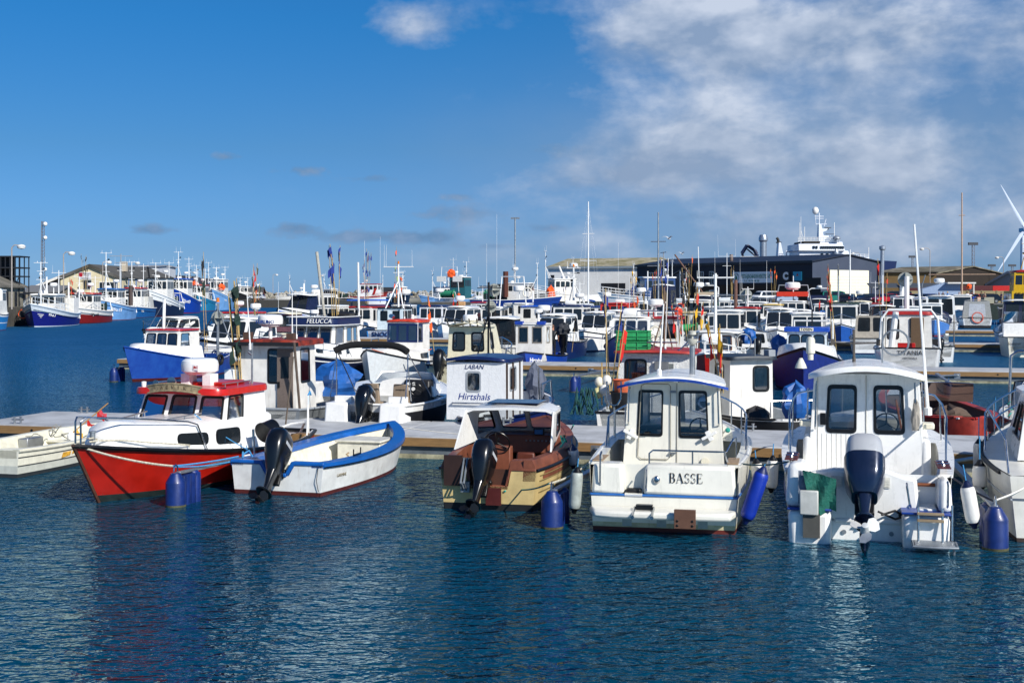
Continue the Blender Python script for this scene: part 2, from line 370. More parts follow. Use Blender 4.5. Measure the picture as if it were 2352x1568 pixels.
# ---------------------------------------------------------------- hulls
class Hull:
    def __init__(s, L, B, fs, fm, fb, tr=.85, mx=.42, ful=2.3, rake=.5, flare=.22, dr=.35, rs=False, trk=0., xm=.45, flp=1.0, hard=0.):
        s.__dict__.update(L=L, B=B, fs=fs, fm=fm, fb=fb, tr=tr, mx=mx, ful=ful, rake=rake, flare=flare, dr=dr, rs=rs, trk=trk, xm=xm, flp=flp, hard=hard)
    def sheer(s, t):
        a, b, c = s.fs, s.fm, s.fb; m = s.xm
        return a * (t - m) * (t - 1) / m + b * t * (t - 1) / (m * (m - 1)) + c * t * (t - m) / (1 - m)
    def hb(s, t):
        if t < s.mx:
            if s.rs: return s.B / 2 * max(0, 1 - ((s.mx - t) / s.mx) ** 2.6) ** .62
            return s.B / 2 * (s.tr + (1 - s.tr) * math.sin(math.pi / 2 * t / s.mx))
        return s.B / 2 * max(0, 1 - ((t - s.mx) / (1 - s.mx)) ** s.ful)
    def P(s, t, f, side=1, ins=0., dz=0.):
        """point on the side at station t, height fraction f of the sheer (f<0: below water)"""
        sh = s.sheer(t); z = sh * f if f >= 0 else s.dr * f
        wl = 1 - s.flare * (.35 + .65 * t * t); 
        y = s.hb(t)
        if f >= 0: k = wl + (1 - wl) * f ** s.flp
        else: k = wl * (1 - (-f) ** 1.6)
        x = t * s.L + s.rake * (max(z, -.2) / s.fb) * t ** 3 - s.rake * t ** 3 - s.trk * (z / max(s.fs, .1)) * (1 - t) ** 4
        yy = max(0, y * k - ins)
        return V((x, side * yy, z + dz))
    def top(s, t, side=1, ins=0., dz=0.): return s.P(t, 1, side, ins, dz)
    def body(s, par, bands, name='hull', n=26, t0=0., ztr=None, stripes=None, trans=True):
        """bands: [(f_top, material)...] upwards; the first one starts under water"""
        mats = [b[1] for b in bands]; fs = [-1, -.6, -.25, 0]; 
        m = M(); prev = 0.; rows = [(-1, 0), (-.6, 0), (-.25, 0), (0, 0)]
        for i, (ft, _) in enumerate(bands):
            k = max(1, int(round((ft - prev) / .2)))
            for j in range(1, k + 1): rows.append((prev + (ft - prev) * j / k, i))
            prev = ft
        ts = [(i / (n - 1)) for i in range(n)]; ts = [1 - (1 - t) ** 1.35 for t in ts]
        if s.rs: ts = [.5 - .5 * math.cos(math.pi * i / (n - 1)) for i in range(n)]
        grid = {}
        for sd_ in (1, -1):
            for i, t in enumerate(ts):
                for j, (f, b) in enumerate(rows): grid[sd_, i, j] = m.p(s.P(t, f, sd_))
        for sd_ in (1, -1):
            for i in range(n - 1):
                for j in range(len(rows) - 1):
                    m.cur = rows[j + 1][1]; m.face((grid[sd_, i, j], grid[sd_, i + 1, j], grid[sd_, i + 1, j + 1], grid[sd_, i, j + 1]))
        if trans and not s.rs:
            for j in range(len(rows) - 1):
                m.cur = rows[j + 1][1]
                if ztr is not None and rows[j + 1][0] * s.fs > ztr + .01: break
                m.face((grid[1, 0, j], grid[1, 0, j + 1], grid[-1, 0, j + 1], grid[-1, 0, j]))
        return m.build(name, mats, par, ang=40)
    def rail(s, par, m, r=.035, t0=0, t1=1, dz=0., out=.01, name='rub_rail', f=1., transom=False, n=22, sq=1.0):
        mm = M()
        ts = [t0 + (t1 - t0) * (1 - (1 - i / n) ** 1.3) for i in range(n + 1)]
        pa = [s.P(t, f, 1, -out, dz) for t in ts]; pb = [s.P(t, f, -1, -out, dz) for t in ts]
        if s.hb(t1) < .03: mm.tube(pa + pb[::-1][1:], r, 6)
        else: mm.tube(pa, r, 6); mm.tube(pb, r, 6)
        if transom: mm.tube([pa[0], pb[0]], r, 6)
        return mm.build(name, m, par)
    def deck(s, par, m, t0=0, t1=1, dz=-.03, cam_=.05, ins=.03, name='deck', n=16):
        mm = M(); rows = []
        for i in range(n + 1):
            t = t0 + (t1 - t0) * i / n; a, b = s.top(t, 1, ins, dz), s.top(t, -1, ins, dz)
            w = abs(a.y) / (s.B / 2)
            rows.append([a.lerp(b, k / 6) + V((0, 0, cam_ * w * (1 - (2 * k / 6 - 1) ** 2))) for k in range(7)])
        mm.loft(rows, closed=False); return mm.build(name, m, par)
    def cap(s, par, m, w=.1, t0=0, t1=1, dz=0., th=.035, name='gunwale', n=26, stern=True, ov=.02):
        """flat capping along the sheer with its own thickness"""
        mm = M()
        for sd_ in (1, -1):
            rings = []
            for i in range(n + 1):
                t = t0 + (t1 - t0) * (1 - (1 - i / n) ** 1.4)
                ww = min(w, s.hb(t) + ov)
                a = s.top(t, sd_, -ov, dz); b = s.top(t, sd_, -ov + ww, dz)
                rings.append([a + V((0, 0, -th)), a, b, b + V((0, 0, -th))])
            mm.loft(rings)
        return mm.build(name, m, par, ang=40)
    def well(s, par, m, t0, t1, zf, w=.1, name='cockpit', n=14, sl=.9, fl=None):
        """inside faces and floor of the open part"""
        mm = M(); ts = [t0 + (t1 - t0) * i / n for i in range(n + 1)]; rows = []
        for t in ts:
            a = s.top(t, 1, w, -.01); k = max(.0, a.y * sl)
            lo = min(k, max(0, s.P(t, max(0, zf / s.sheer(t)), 1, .03).y))
            rows.append([(a.x, a.y, a.z), (a.x, lo, zf), (a.x, 0, zf), (a.x, -lo, zf), (a.x, -a.y, a.z)])
        ids = [[mm.p(q) for q in r] for r in rows]
        for a, b in zip(ids, ids[1:]):
            for k in range(4):
                mm.cur = 1 if k in (1, 2) else 0; mm.face((a[k], a[k + 1], b[k + 1], b[k]))
        mm.cur = 0
        mm.face(ids[-1]); mm.face(ids[0])
        return mm.build(name, [m, fl or m], par)
    def trunk(s, par, m, t0, t1, h0, h1, ins=.25, top=.12, nose=.3, n=14, name='coachroof', zb=-.05, wins=(), fm=None, maxw=9, cam_=.05, pane=None, pr=1.0):
        """raised cabin following the hull from t0 (aft) to t1 (forward)"""
        mm = M(); rings = []
        for i in range(n + 1):
            u = i / n; t = t0 + (t1 - t0) * u; e = max(0, (u - (1 - nose)) / nose) if nose else 0
            k = math.sqrt(max(0, 1 - e ** 2.2)) if e < 1 else 0; h = (h0 + (h1 - h0) * u) * (.25 + .75 * k) if nose else h0 + (h1 - h0) * u
            a = s.top(t, 1, 0, zb); y = min(maxw, max(.02, a.y - ins)); yt = max(.01, y - top * pr * h)
            if e >= 1: h = .02
            zt = a.z - zb + h
            rings.append([(a.x, y, a.z), (a.x, yt + .03, zt - .05), (a.x, yt - .03, zt), (a.x, yt * .5, zt + cam_ * .75), (a.x, 0, zt + cam_), (a.x, -yt * .5, zt + cam_ * .75), (a.x, -yt + .03, zt), (a.x, -yt - .03, zt - .05), (a.x, -y, a.z)])
        mm.loft(rings, closed=False); mm.face([mm.p(q) for q in rings[0]]); mm.face([mm.p(q) for q in rings[-1]])
        o = mm.build(name, m, par, ang=38)
        for (ua, ub, va, vb, r) in wins:
            for sd_ in (1, -1):
                def q(u, v):
                    f = u * n; i = min(n - 1, int(f)); f -= i
                    A = V(rings[i][0]).lerp(V(rings[i][1]), v); B_ = V(rings[i + 1][0]).lerp(V(rings[i + 1][1]), v)
                    c = A.lerp(B_, f); return V((c.x, c.y * sd_, c.z))
                c4 = [q(ua, va), q(ub, va), q(ub, vb), q(ua, vb)]
                nn = (c4[1] - c4[0]).cross(c4[3] - c4[0]).normalized()
                if nn.y * sd_ < 0: nn = -nn
                out = rrect([x + nn * .006 for x in c4], r)
                w = M(); cc = sum(out, V((0, 0, 0))) / len(out)
                w.cur = 0; w.slab([x + (x - cc).normalized() * .02 - nn * .02 for x in out], nn * .03); w.cur = 1; w.slab([x - (x - cc).normalized() * .012 - nn * .02 for x in out], nn * .036)
                w.build('window', [fm or BR, pane or dglass()], o)
        return o

# ---------------------------------------------------------------- fittings
def outboard(par, x, y, z, s=1., tilt=20, col=None, cover=None, prop=True, turn=0, num=None, lcol=None, name='outboard_motor', fair=1.):
    o = bpy.data.objects.new(name, None); COL.objects.link(o); o.parent = par; o.location = (x, y, z)
    o.rotation_euler = (0, R(tilt), R(turn)); o.scale = (s, s, s); col = col or BK; lcol = lcol or col
    def ring(cx, z_, hx, hy, e=3.4, k=20):
        out = []
        for i in range(k):
            a = 2 * math.pi * i / k; c, q = math.cos(a), math.sin(a)
            out.append((cx + hx * math.copysign(abs(c) ** (2 / e), c), hy * math.copysign(abs(q) ** (2 / e), q), z_))
        return out
    m = M(); w_ = fair; m.loft([ring(-.14, -.12, .12, .09 * w_), ring(-.14, .02, .19, .135 * w_), ring(-.15, .16, .26, .165 * w_), ring(-.16, .3, .3, .178 * w_), ring(-.16, .44, .305, .178 * w_), ring(-.15, .56, .28, .165 * w_), ring(-.13, .63, .22, .13 * w_), ring(-.11, .655, .12, .08 * w_)])
    c = m.build('cowling', cover or col, o, ang=60)
    if cover is None:
        m = M(); m.box((-.34, -.07, .62), (-.22, .07, .66)); m.build('handle', BR, c, bev=.012)
        for k in (1, -1): m = M(); m.box((-.3, k * .181 * w_ - .002, .36), (-.02, k * .181 * w_ + .002, .42)); m.build('decal', mat('b9bcc0'), c)
    else:
        m = M(); m.loft([ring(-.15, -.15, .15, .12 * w_), ring(-.15, .0, .26, .17 * w_), ring(-.15, .1, .29, .19 * w_), ring(-.16, .3, .318, .195 * w_)]); m.build('lower_cowling', col, c)
    m = M(); m.loft([ring(-.14, .08, .17, .13), ring(-.16, -.1, .11, .09), ring(-.18, -.35, .09, .055), ring(-.2, -.55, .1, .04), ring(-.2, -.72, .12, .045)])
    m.loft([ring(-.27, -.53, .2, .11, 2.2), ring(-.27, -.545, .21, .12, 2.2), ring(-.27, -.56, .2, .11, 2.2)])
    m.lathe([(0, .26), (.035, .2), (.06, .05), (.06, -.15), (.05, -.2)], 12, (-.2, 0, -.74), 'x')
    m.slab([(-.1, -.01, -.74), (-.3, -.01, -.76), (-.33, -.01, -.95), (-.26, -.01, -.97)], (0, .02, 0))
    m.build('leg', lcol, o, ang=50)
    m = M(); m.box((-.05, -.11, -.28), (.02, .11, .02)); m.box((0, -.14, -.02), (.1, .14, .04)); m.tube([(.02, -.1, .0), (.1, -.1, -.1)], .015); m.tube([(.02, .1, .0), (.1, .1, -.1)], .015)
    m.build('bracket', BK, o, bev=.008)
    if prop:
        m = M(); m.lathe([(.0, -.09), (.035, -.08), (.05, 0), (.05, .08)], 12, (-.44, 0, -.74), 'x')
        for k in range(3):
            a = 2 * math.pi * k / 3 + .5; u = V((0, math.cos(a), math.sin(a))); w = V((0, -math.sin(a), math.cos(a))); c0 = V((-.44, 0, -.74))
            pts = [c0 + u * r_ + w * q_ + V((d_, 0, 0)) for r_, q_, d_ in ((.04, -.03, -.02), (.09, -.07, -.045), (.15, -.06, -.04), (.175, 0, 0), (.15, .06, .035), (.09, .06, .04), (.04, .03, .02))]
            m.slab(pts, (.008, 0, 0))
        m.build('propeller', mat('cfd0ce', .35, .3) if prop == 'w' else BK, o, ang=50)
    if num: text(num, .1, mat('dddddd'), c, frame(V((-.14, .0, .665)), (0, -1, 0), (.9, 0, .1)), ext=.004)
    return o
def mast(par, x, y, z, h, r=.04, bars=((.8, .5),), whips=(), m=None, stays=(), name='mast', lean=0., top=None, r1=None, tri=0):
    """pole with cross bars (height fraction, half width) and whip aerials (dx, dy, z0 fraction, length)"""
    m = m or WH; mm = M(); tx = x + lean * h
    mm.tube([(x, y, z), (tx, y, z + h)], r, 8, r1=r1 or r * .7)
    P_ = lambda f: V((x + lean * h * f, y, z + h * f))
    for f, w in bars: mm.tube([P_(f) + V((0, -w, 0)), P_(f) + V((0, w, 0))], r * .5, 6)
    if tri:
        for sd_ in (1, -1): mm.tube([V((x - tri, y + sd_ * tri * .8, z)), P_(.62)], r * .65, 6)
    for s0, s1 in stays: mm.tube([s0, s1], .008, 4)
    o = mm.build(name, m, par)
    for dx, dy, f, l in whips:
        a = P_(f) + V((dx, dy, 0)); q = M(); q.tube([a, a + V((0, 0, l * .25)), a + V((random.uniform(-.04, .04) * l, random.uniform(-.03, .03) * l, l))], .014, 5, r1=.006); q.build('aerial', WH, o)
    return o
def aerial(par, x, y, z, l, lx=0, ly=0, r=.014, m=None):
    q = M(); q.tube([(x, y, z), (x + lx * .3, y + ly * .3, z + l * .3), (x + lx, y + ly, z + l)], r, 6, r1=r * .5); q.lathe([(r * 2, 0), (r * 2, .12), (r, .14)], 8, (x, y, z)); return q.build('aerial', m or WH, par)
def radar(par, x, y, z, r=.25, h=.0, leg=True, m=None, txt=None, tc=None):
    mm = M()
    if h: mm.tube([(x, y, z), (x, y, z + h)], .05, 8)
    o = mm.build('radar_post', WH, par) if h else None; z += h
    q = M(); q.lathe([(r * .55, 0), (r * .75, .02), (r * .82, r * .18), (r, r * .25), (r * 1.02, r * .6), (r * .98, r * .85), (r * .86, r * .97), (r * .4, r * 1.03), (0, r * 1.03)], 24, (x, y, z))
    d = q.build('radar_dome', m or WH, par, ang=30)
    return d
def lifering(par, x, y, z, r=.28, nrm='x', m=None):
    mm = M(); pts = []
    for i in range(16):
        a = 2 * math.pi * i / 16; c, s_ = r * math.cos(a), r * math.sin(a)
        pts.append({'x': (x, y + c, z + s_), 'z': (x + c, y + s_, z), 'y': (x + c, y, z + s_)}[nrm])
    mm.tube(pts, .055, 8, closed=True); return mm.build('lifebuoy', m or OR, par)
def fender(par, p, l=.55, r=.1, m=None, cap_=None, tiltx=0, tilty=0, hang=.4):
    mm = M(Matrix.Translation(V(p)) @ Matrix.Rotation(tiltx, 4, 'X') @ Matrix.Rotation(tilty, 4, 'Y'))
    mm.cur = 0; mm.lathe([(r * .45, -l + r * .5), (r * .9, -l + r * 1.1), (r, -l + r * 1.6), (r, -r * 1.4), (r * .9, -r * .9), (r * .45, -r * .4)], 14)
    mm.cur = 1; mm.lathe([(.0, -l), (r * .3, -l + .01), (r * .45, -l + r * .5), (r * .82, -l + r * .95)], 14); mm.lathe([(r * .82, -r * .75), (r * .5, -r * .35), (r * .3, .0), (0, .02)], 14)
    mm.cur = 2; mm.tube([(0, 0, 0), (0, 0, hang)], .01, 5)
    return mm.build('fender', [m or WH, cap_ or NV, BROPE], par)
def flagpole(par, x, y, z, h, cols, lx=0., ly=0., fs=.45, n=1, pole=None):
    """bamboo dan buoy pole with a limp ragged flag"""
    d = V((lx, ly, h)); o = M().tube([V((x, y, z)), V((x, y, z)) + d], .016, 6, r1=.011).build('marker_pole', pole or mat('b59a62', .6, var=.25), par)
    for k in range(n):
        c = cols[k % len(cols)]; f0 = 1 - .03 - k * .22; m = M(); a = V((x, y, z)) + d * f0; hh = fs * random.uniform(.8, 1.15); rows = []
        ph = random.uniform(0, 6); dr_ = random.choice((-1, 1))
        for i in range(7):
            u = i / 6; row = []
            for j in range(5):
                v = j / 4; row.append(a - d.normalized() * (hh * v * (1 - .15 * u)) + V((dr_ * u * .3 * hh, .05 * math.sin(ph + 5 * u + v * 2), -u * hh * .55 + .05 * math.sin(ph + 7 * v))))
            rows.append(row)
        m.loft(rows, closed=False); m.build('flag', c, o)
    return o
def tarp(par, c, sx, sy, sz, m=None, name='cover', seed=1, bot=.8):
    """draped crumpled cloth bag"""
    mm = M(); n = 16; rings = []; N = 8
    for j in range(N + 1):
        v = j / N; pr = (1 - v ** 3.2) ** .45 if v < 1 else 0; wid = (bot + (1 - bot) * min(1, v * 2.2)) * max(pr, .02); ring = []
        for i in range(n):
            a = 2 * math.pi * i / n; q = noise.noise(V((math.cos(a) * 2.2, math.sin(a) * 2.2, v * 3 + seed * 7.3))) * .5 + .09 * math.sin(a * 5 + seed + v * 3) * (1 - v * .5)
            ring.append((c[0] + sx * math.cos(a) * wid * (1 + q), c[1] + sy * math.sin(a) * wid * (1 + q), c[2] + sz * v * (1 + .25 * noise.noise(V((math.cos(a), math.sin(a), seed))))))
        rings.append(ring)
    mm.loft(rings); return mm.build(name, m or TARP, par, ang=16)
def pulpit(par, H, t0=.7, h=.45, m=None, r=.017, n=5, name='bow_rail', ins=.06, mid=False, gap=True):
    mm = M()
    ts = [t0 + (1 - t0) * (1 - (1 - i / 8) ** 1.5) for i in range(9)]
    for q, k in ((1., 1),) + (((.5, 0),) if mid else ()):
        for sd_ in (1, -1):
            pts = [H.top(t, sd_, ins, h * q) for t in ts]
            if k: pts = [H.top(t0 - .06, sd_, ins, 0)] + pts
            mm.tube(pts, r, 6)
    for sd_ in (1, -1):
        for i in range(n):
            t = t0 + (.985 - t0) * i / (n - 1); mm.tube([H.top(t, sd_, ins, -.02), H.top(t, sd_, ins, h)], r * .8, 6)
    return mm.build(name, m or SS, par)
def rope(par, a, b, sag=.1, m=None, r=.012, n=8, name='mooring_rope'):
    a, b = V(a), V(b); pts = [a.lerp(b, i / n) - V((0, 0, sag * 4 * (i / n) * (1 - i / n))) for i in range(n + 1)]
    return M().tube(pts, r, 5).build(name, m or ROPE, par)

# ================================================================ SETTING
def water():
    m = bpy.data.materials.new('m_water'); m.use_nodes = True; nt = m.node_tree; b = nt.nodes['Principled BSDF']
    geo = nd(nt, 'ShaderNodeNewGeometry').outputs['Position']
    def nz(scx, scy, sc, det, rot=0., rough=.5, w=0.):
        mp = nd(nt, 'ShaderNodeMapping', {'Vector': geo, 'Scale': (scx, scy, 1), 'Rotation': (0, 0, rot)}).outputs[0]
        return nd(nt, 'ShaderNodeTexNoise', {'Vector': mp, 'Scale': sc, 'Detail': det, 'Roughness': rough, 'Distortion': w}).outputs[0]
    a = nz(1, 1.7, 2.9, 2.0, R(24), w=.7); c = nz(1, 1.5, 7.0, 2.0, R(-14), w=.4); e = nz(1, 1.5, .5, 2.0, R(20)); k = nz(1, 1, .09, 2.0)
    h = mth(nt, 'ADD', mth(nt, 'MULTIPLY', a, .5), mth(nt, 'MULTIPLY', c, .17))
    h = mth(nt, 'MULTIPLY', h, mth(nt, 'ADD', .55, mth(nt, 'MULTIPLY', k, .9)))
    h = mth(nt, 'ADD', h, mth(nt, 'MULTIPLY', e, .55))
    bp = nd(nt, 'ShaderNodeBump', {'Height': h, 'Strength': 1.0, 'Distance': .26})
    # with distance, rougher gloss and bluer colour are painted in for unresolved wave reflections
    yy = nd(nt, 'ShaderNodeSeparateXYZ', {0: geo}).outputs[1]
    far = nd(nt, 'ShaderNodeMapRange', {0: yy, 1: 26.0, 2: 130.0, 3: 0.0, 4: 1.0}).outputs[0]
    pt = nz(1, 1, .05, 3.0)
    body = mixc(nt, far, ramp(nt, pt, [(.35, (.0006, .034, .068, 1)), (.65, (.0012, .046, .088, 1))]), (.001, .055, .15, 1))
    nt.nodes.remove(b)
    df = nd(nt, 'ShaderNodeBsdfDiffuse', {'Color': body, 'Normal': bp.outputs[0]})
    gl = nd(nt, 'ShaderNodeBsdfGlossy', {'Color': mixc(nt, far, (.66, .9, 1, 1), (.3, .7, 1, 1)), 'Roughness': mth(nt, 'ADD', mth(nt, 'MULTIPLY', far, .36), .05), 'Normal': bp.outputs[0]})  # reflection itself is tinted blue, more strongly with distance
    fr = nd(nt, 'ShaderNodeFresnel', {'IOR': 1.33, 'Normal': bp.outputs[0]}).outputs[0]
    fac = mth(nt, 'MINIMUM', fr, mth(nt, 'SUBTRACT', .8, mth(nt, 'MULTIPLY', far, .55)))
    mx = nd(nt, 'ShaderNodeMixShader', {0: fac, 1: df.outputs[0], 2: gl.outputs[0]})
    nt.links.new(mx.outputs[0], nt.nodes['Material Output'].inputs[0])
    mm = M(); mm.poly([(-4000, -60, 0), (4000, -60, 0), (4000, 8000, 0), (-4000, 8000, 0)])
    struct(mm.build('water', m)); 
water()

CONC = mat('8f9294', .7, var=.12, bump=.3, sc=3); CONCD = mat('6f7272', .85, var=.3, bump=.5, sc=1.2, kind='stain'); DECKC = mat('b0b3b6', .8, var=.2, bump=.3, sc=1.1, kind='stain')
WEED = mat('4b4a30', .9, var=.4, bump=.6, sc=6)
def pontoon(s0, s1, q0, q1, z, label, nose=True):
    o = thing('floating_pontoon', label, 'pontoon', mar(s0, q0), -TH, 'floating pontoons of the marina')
    L = s1 - s0; D = q1 - q0
    m = M(); n = int(L / 12) + 1
    for i in range(n):
        m.box((L * i / n + .02, 0, z - .06), (L * (i + 1) / n - .02, D, z))
    m.build('deck', DECKC, o, bev=.01)
    for y0, y1 in ((-.07, -.005), (D + .005, D + .07)):
        w = M()
        for i in range(n): w.box((L * i / n + .04, y0, z - .21), (L * (i + 1) / n - .04, y1, z - .025))
        w.cur = 1
        for i in range(n * 3): w.lathe([(.035, -.012), (.035, 0)], 8, (L * (i + .5) / n / 3, y0 + (0 if y0 < 0 else .09), z - .12), 'y')
        w.build('timber_fender', [WD, BK], o)
    m = M(); m.box((.1, .03, -.4), (L - .1, D - .03, z - .065)); m.build('float', mat('5a636b', .8, var=.25, bump=.4, sc=1.5), o)
    m = M(); m.box((.08, .0, -.41), (L - .08, D, .10)); m.build('float_foot', mat('a39f86', .85, var=.35, bump=.5, sc=2, h2='3d3c28'), o)
    for i in range(int(L / 6)):
        x = 1.2 + i * 6.0
        for y in (.28, D - .28):
            c = M()
            for d in (-.09, .09): c.tube([(x + d, y, z), (x + d, y, z + .16)], .028, 8); c.lathe([(.04, .16), (.04, .175)], 8, (x + d, y, z))
            c.tube([(x - .17, y, z + .1), (x + .17, y, z + .1)], .02, 8); c.build('mooring_cleat', AL, o)
    return o
pontoon(-21.6, 34, 28.3, 31.8, .5, 'nearest grey concrete pontoon with timber edge, behind the front row of boats')
pontoon(-35.5, 40, 57.7, 60.7, .5, 'second concrete pontoon out, reaching left to a bare timber end')
pontoon(-50.7, 46, 88.1, 90.9, .5, 'third concrete pontoon out, mostly hidden by moored boats')
pontoon(-30, 60, 119.5, 122, .5, 'farthest narrow pontoon, below the workshop quay')

FLB = mat('0c2766', .42, var=.2, sc=5, coat=.1)
def boom(px, py, L, label, dth=0., s=1., endz=.46):
    """mooring arm: float with its foremost waterline point at (px,py), arm back to the pontoon"""
    g = gnd(px, py); o = thing('mooring_boom', label, 'mooring boom', (g.x, g.y, 0), R(90) - TH + dth, 'mooring booms with blue floats'); s *= .94; r = .19 * s
    m = M(); m.lathe([(0, -.2), (r, -.2), (r, .44 * s), (r * .96, .47 * s), (r * .55, .6 * s), (r * .48, .63 * s), (0, .63 * s)], 20, (r, 0, 0))
    m.box((r * 1.6, -r * .62, -.2), (r * 1.6 + .5 * s, r * .7, .56 * s)); m.lathe([(0, -.2), (r * .8, -.2), (r * .8, .5 * s), (r * .5, .6 * s), (0, .6 * s)], 16, (r * 1.6 + .55 * s, 0, 0))
    for k in (.2, .4, .58): m.lathe([(r * .74, -.2), (r * .74, .56 * s), (0, .58 * s)], 12, (r * 1.5 + k * s, 0, 0))
    m.build('float', FLB, o, bev=.01)
    m = M(); m.lathe([(r * 1.012, -.05), (r * 1.012, .035)], 20, (r, 0, 0)); m.build('weed_line', WEED, o)
    m = M(); m.tube([(r - .07, 0, .66 * s), (r - .06, 0, .75 * s), (r, 0, .79 * s), (r + .06, 0, .75 * s), (r + .07, 0, .66 * s)], .014, 6); m.build('eye', SS, o)
    m = M(); x0 = r * 1.4; z0 = .60 * s
    m.loft([[(x0, -.05, z0), (x0, .05, z0), (x0, .05, z0 + .04), (x0, -.05, z0 + .04)], [(L - 1.2, -.07, endz - .06), (L - 1.2, .07, endz - .06), (L - 1.2, .07, endz + .05), (L - 1.2, -.07, endz + .05)], [(L, -.07, endz - .1), (L, .07, endz - .1), (L, .07, endz + .03), (L, -.07, endz + .03)]])
    for sd_ in (1, -1): m.tube([(L - 1.5, 0, endz), (L - .02, sd_ * .85, endz - .05)], .04, 6); m.box((L - .06, sd_ * .8 - .12, endz - .2), (L, sd_ * .8 + .12, endz + .03))
    m.build('arm', AL, o, bev=.006)
    return o

# ================================================================ BOAT FRAME
def boat(label, g, out=False, L=6., dth=0., name='motor_boat', cat='boat', near=True, group=None, roll=0, rake=0):
    """g: waterline point of the end nearest the camera. out=True: the bow is nearest"""
    rz = R(90) - TH + dth
    if out:
        rz += math.pi; L -= rake; g = V((g[0], g[1], 0)) - V((math.cos(rz), math.sin(rz), 0)) * L
    o = thing(name, label, cat, (g[0], g[1], 0), rz, group); o.rotation_euler[0] = roll
    return o

def seat(par, x, y, z, m, w=.42, name='seat'):
    q = M(); q.box((x - .22, y - w / 2, z), (x + .22, y + w / 2, z + .12)); q.box((x - .28, y - w / 2, z), (x - .16, y + w / 2, z + .62), (.0, .03, .05)); return q.build(name, m, par, bev=.03)
def wheel(par, c, r=.18, m=None, nrm=(1, 0, .35)):
    n = V(nrm).normalized(); u = n.cross(V((0, 1, 0))).normalized(); w = n.cross(u); c = V(c); q = M()
    q.tube([c + (u * math.cos(a) + w * math.sin(a)) * r for a in [2 * math.pi * i / 20 for i in range(20)]], .014, 6, closed=True)
    for k in range(3):
        a = 2 * math.pi * k / 3; q.tube([c, c + (u * math.cos(a) + w * math.sin(a)) * r], .012, 5)
    q.tube([c, c + n * .15], .02, 6); return q.build('steering_wheel', m or BK, par)

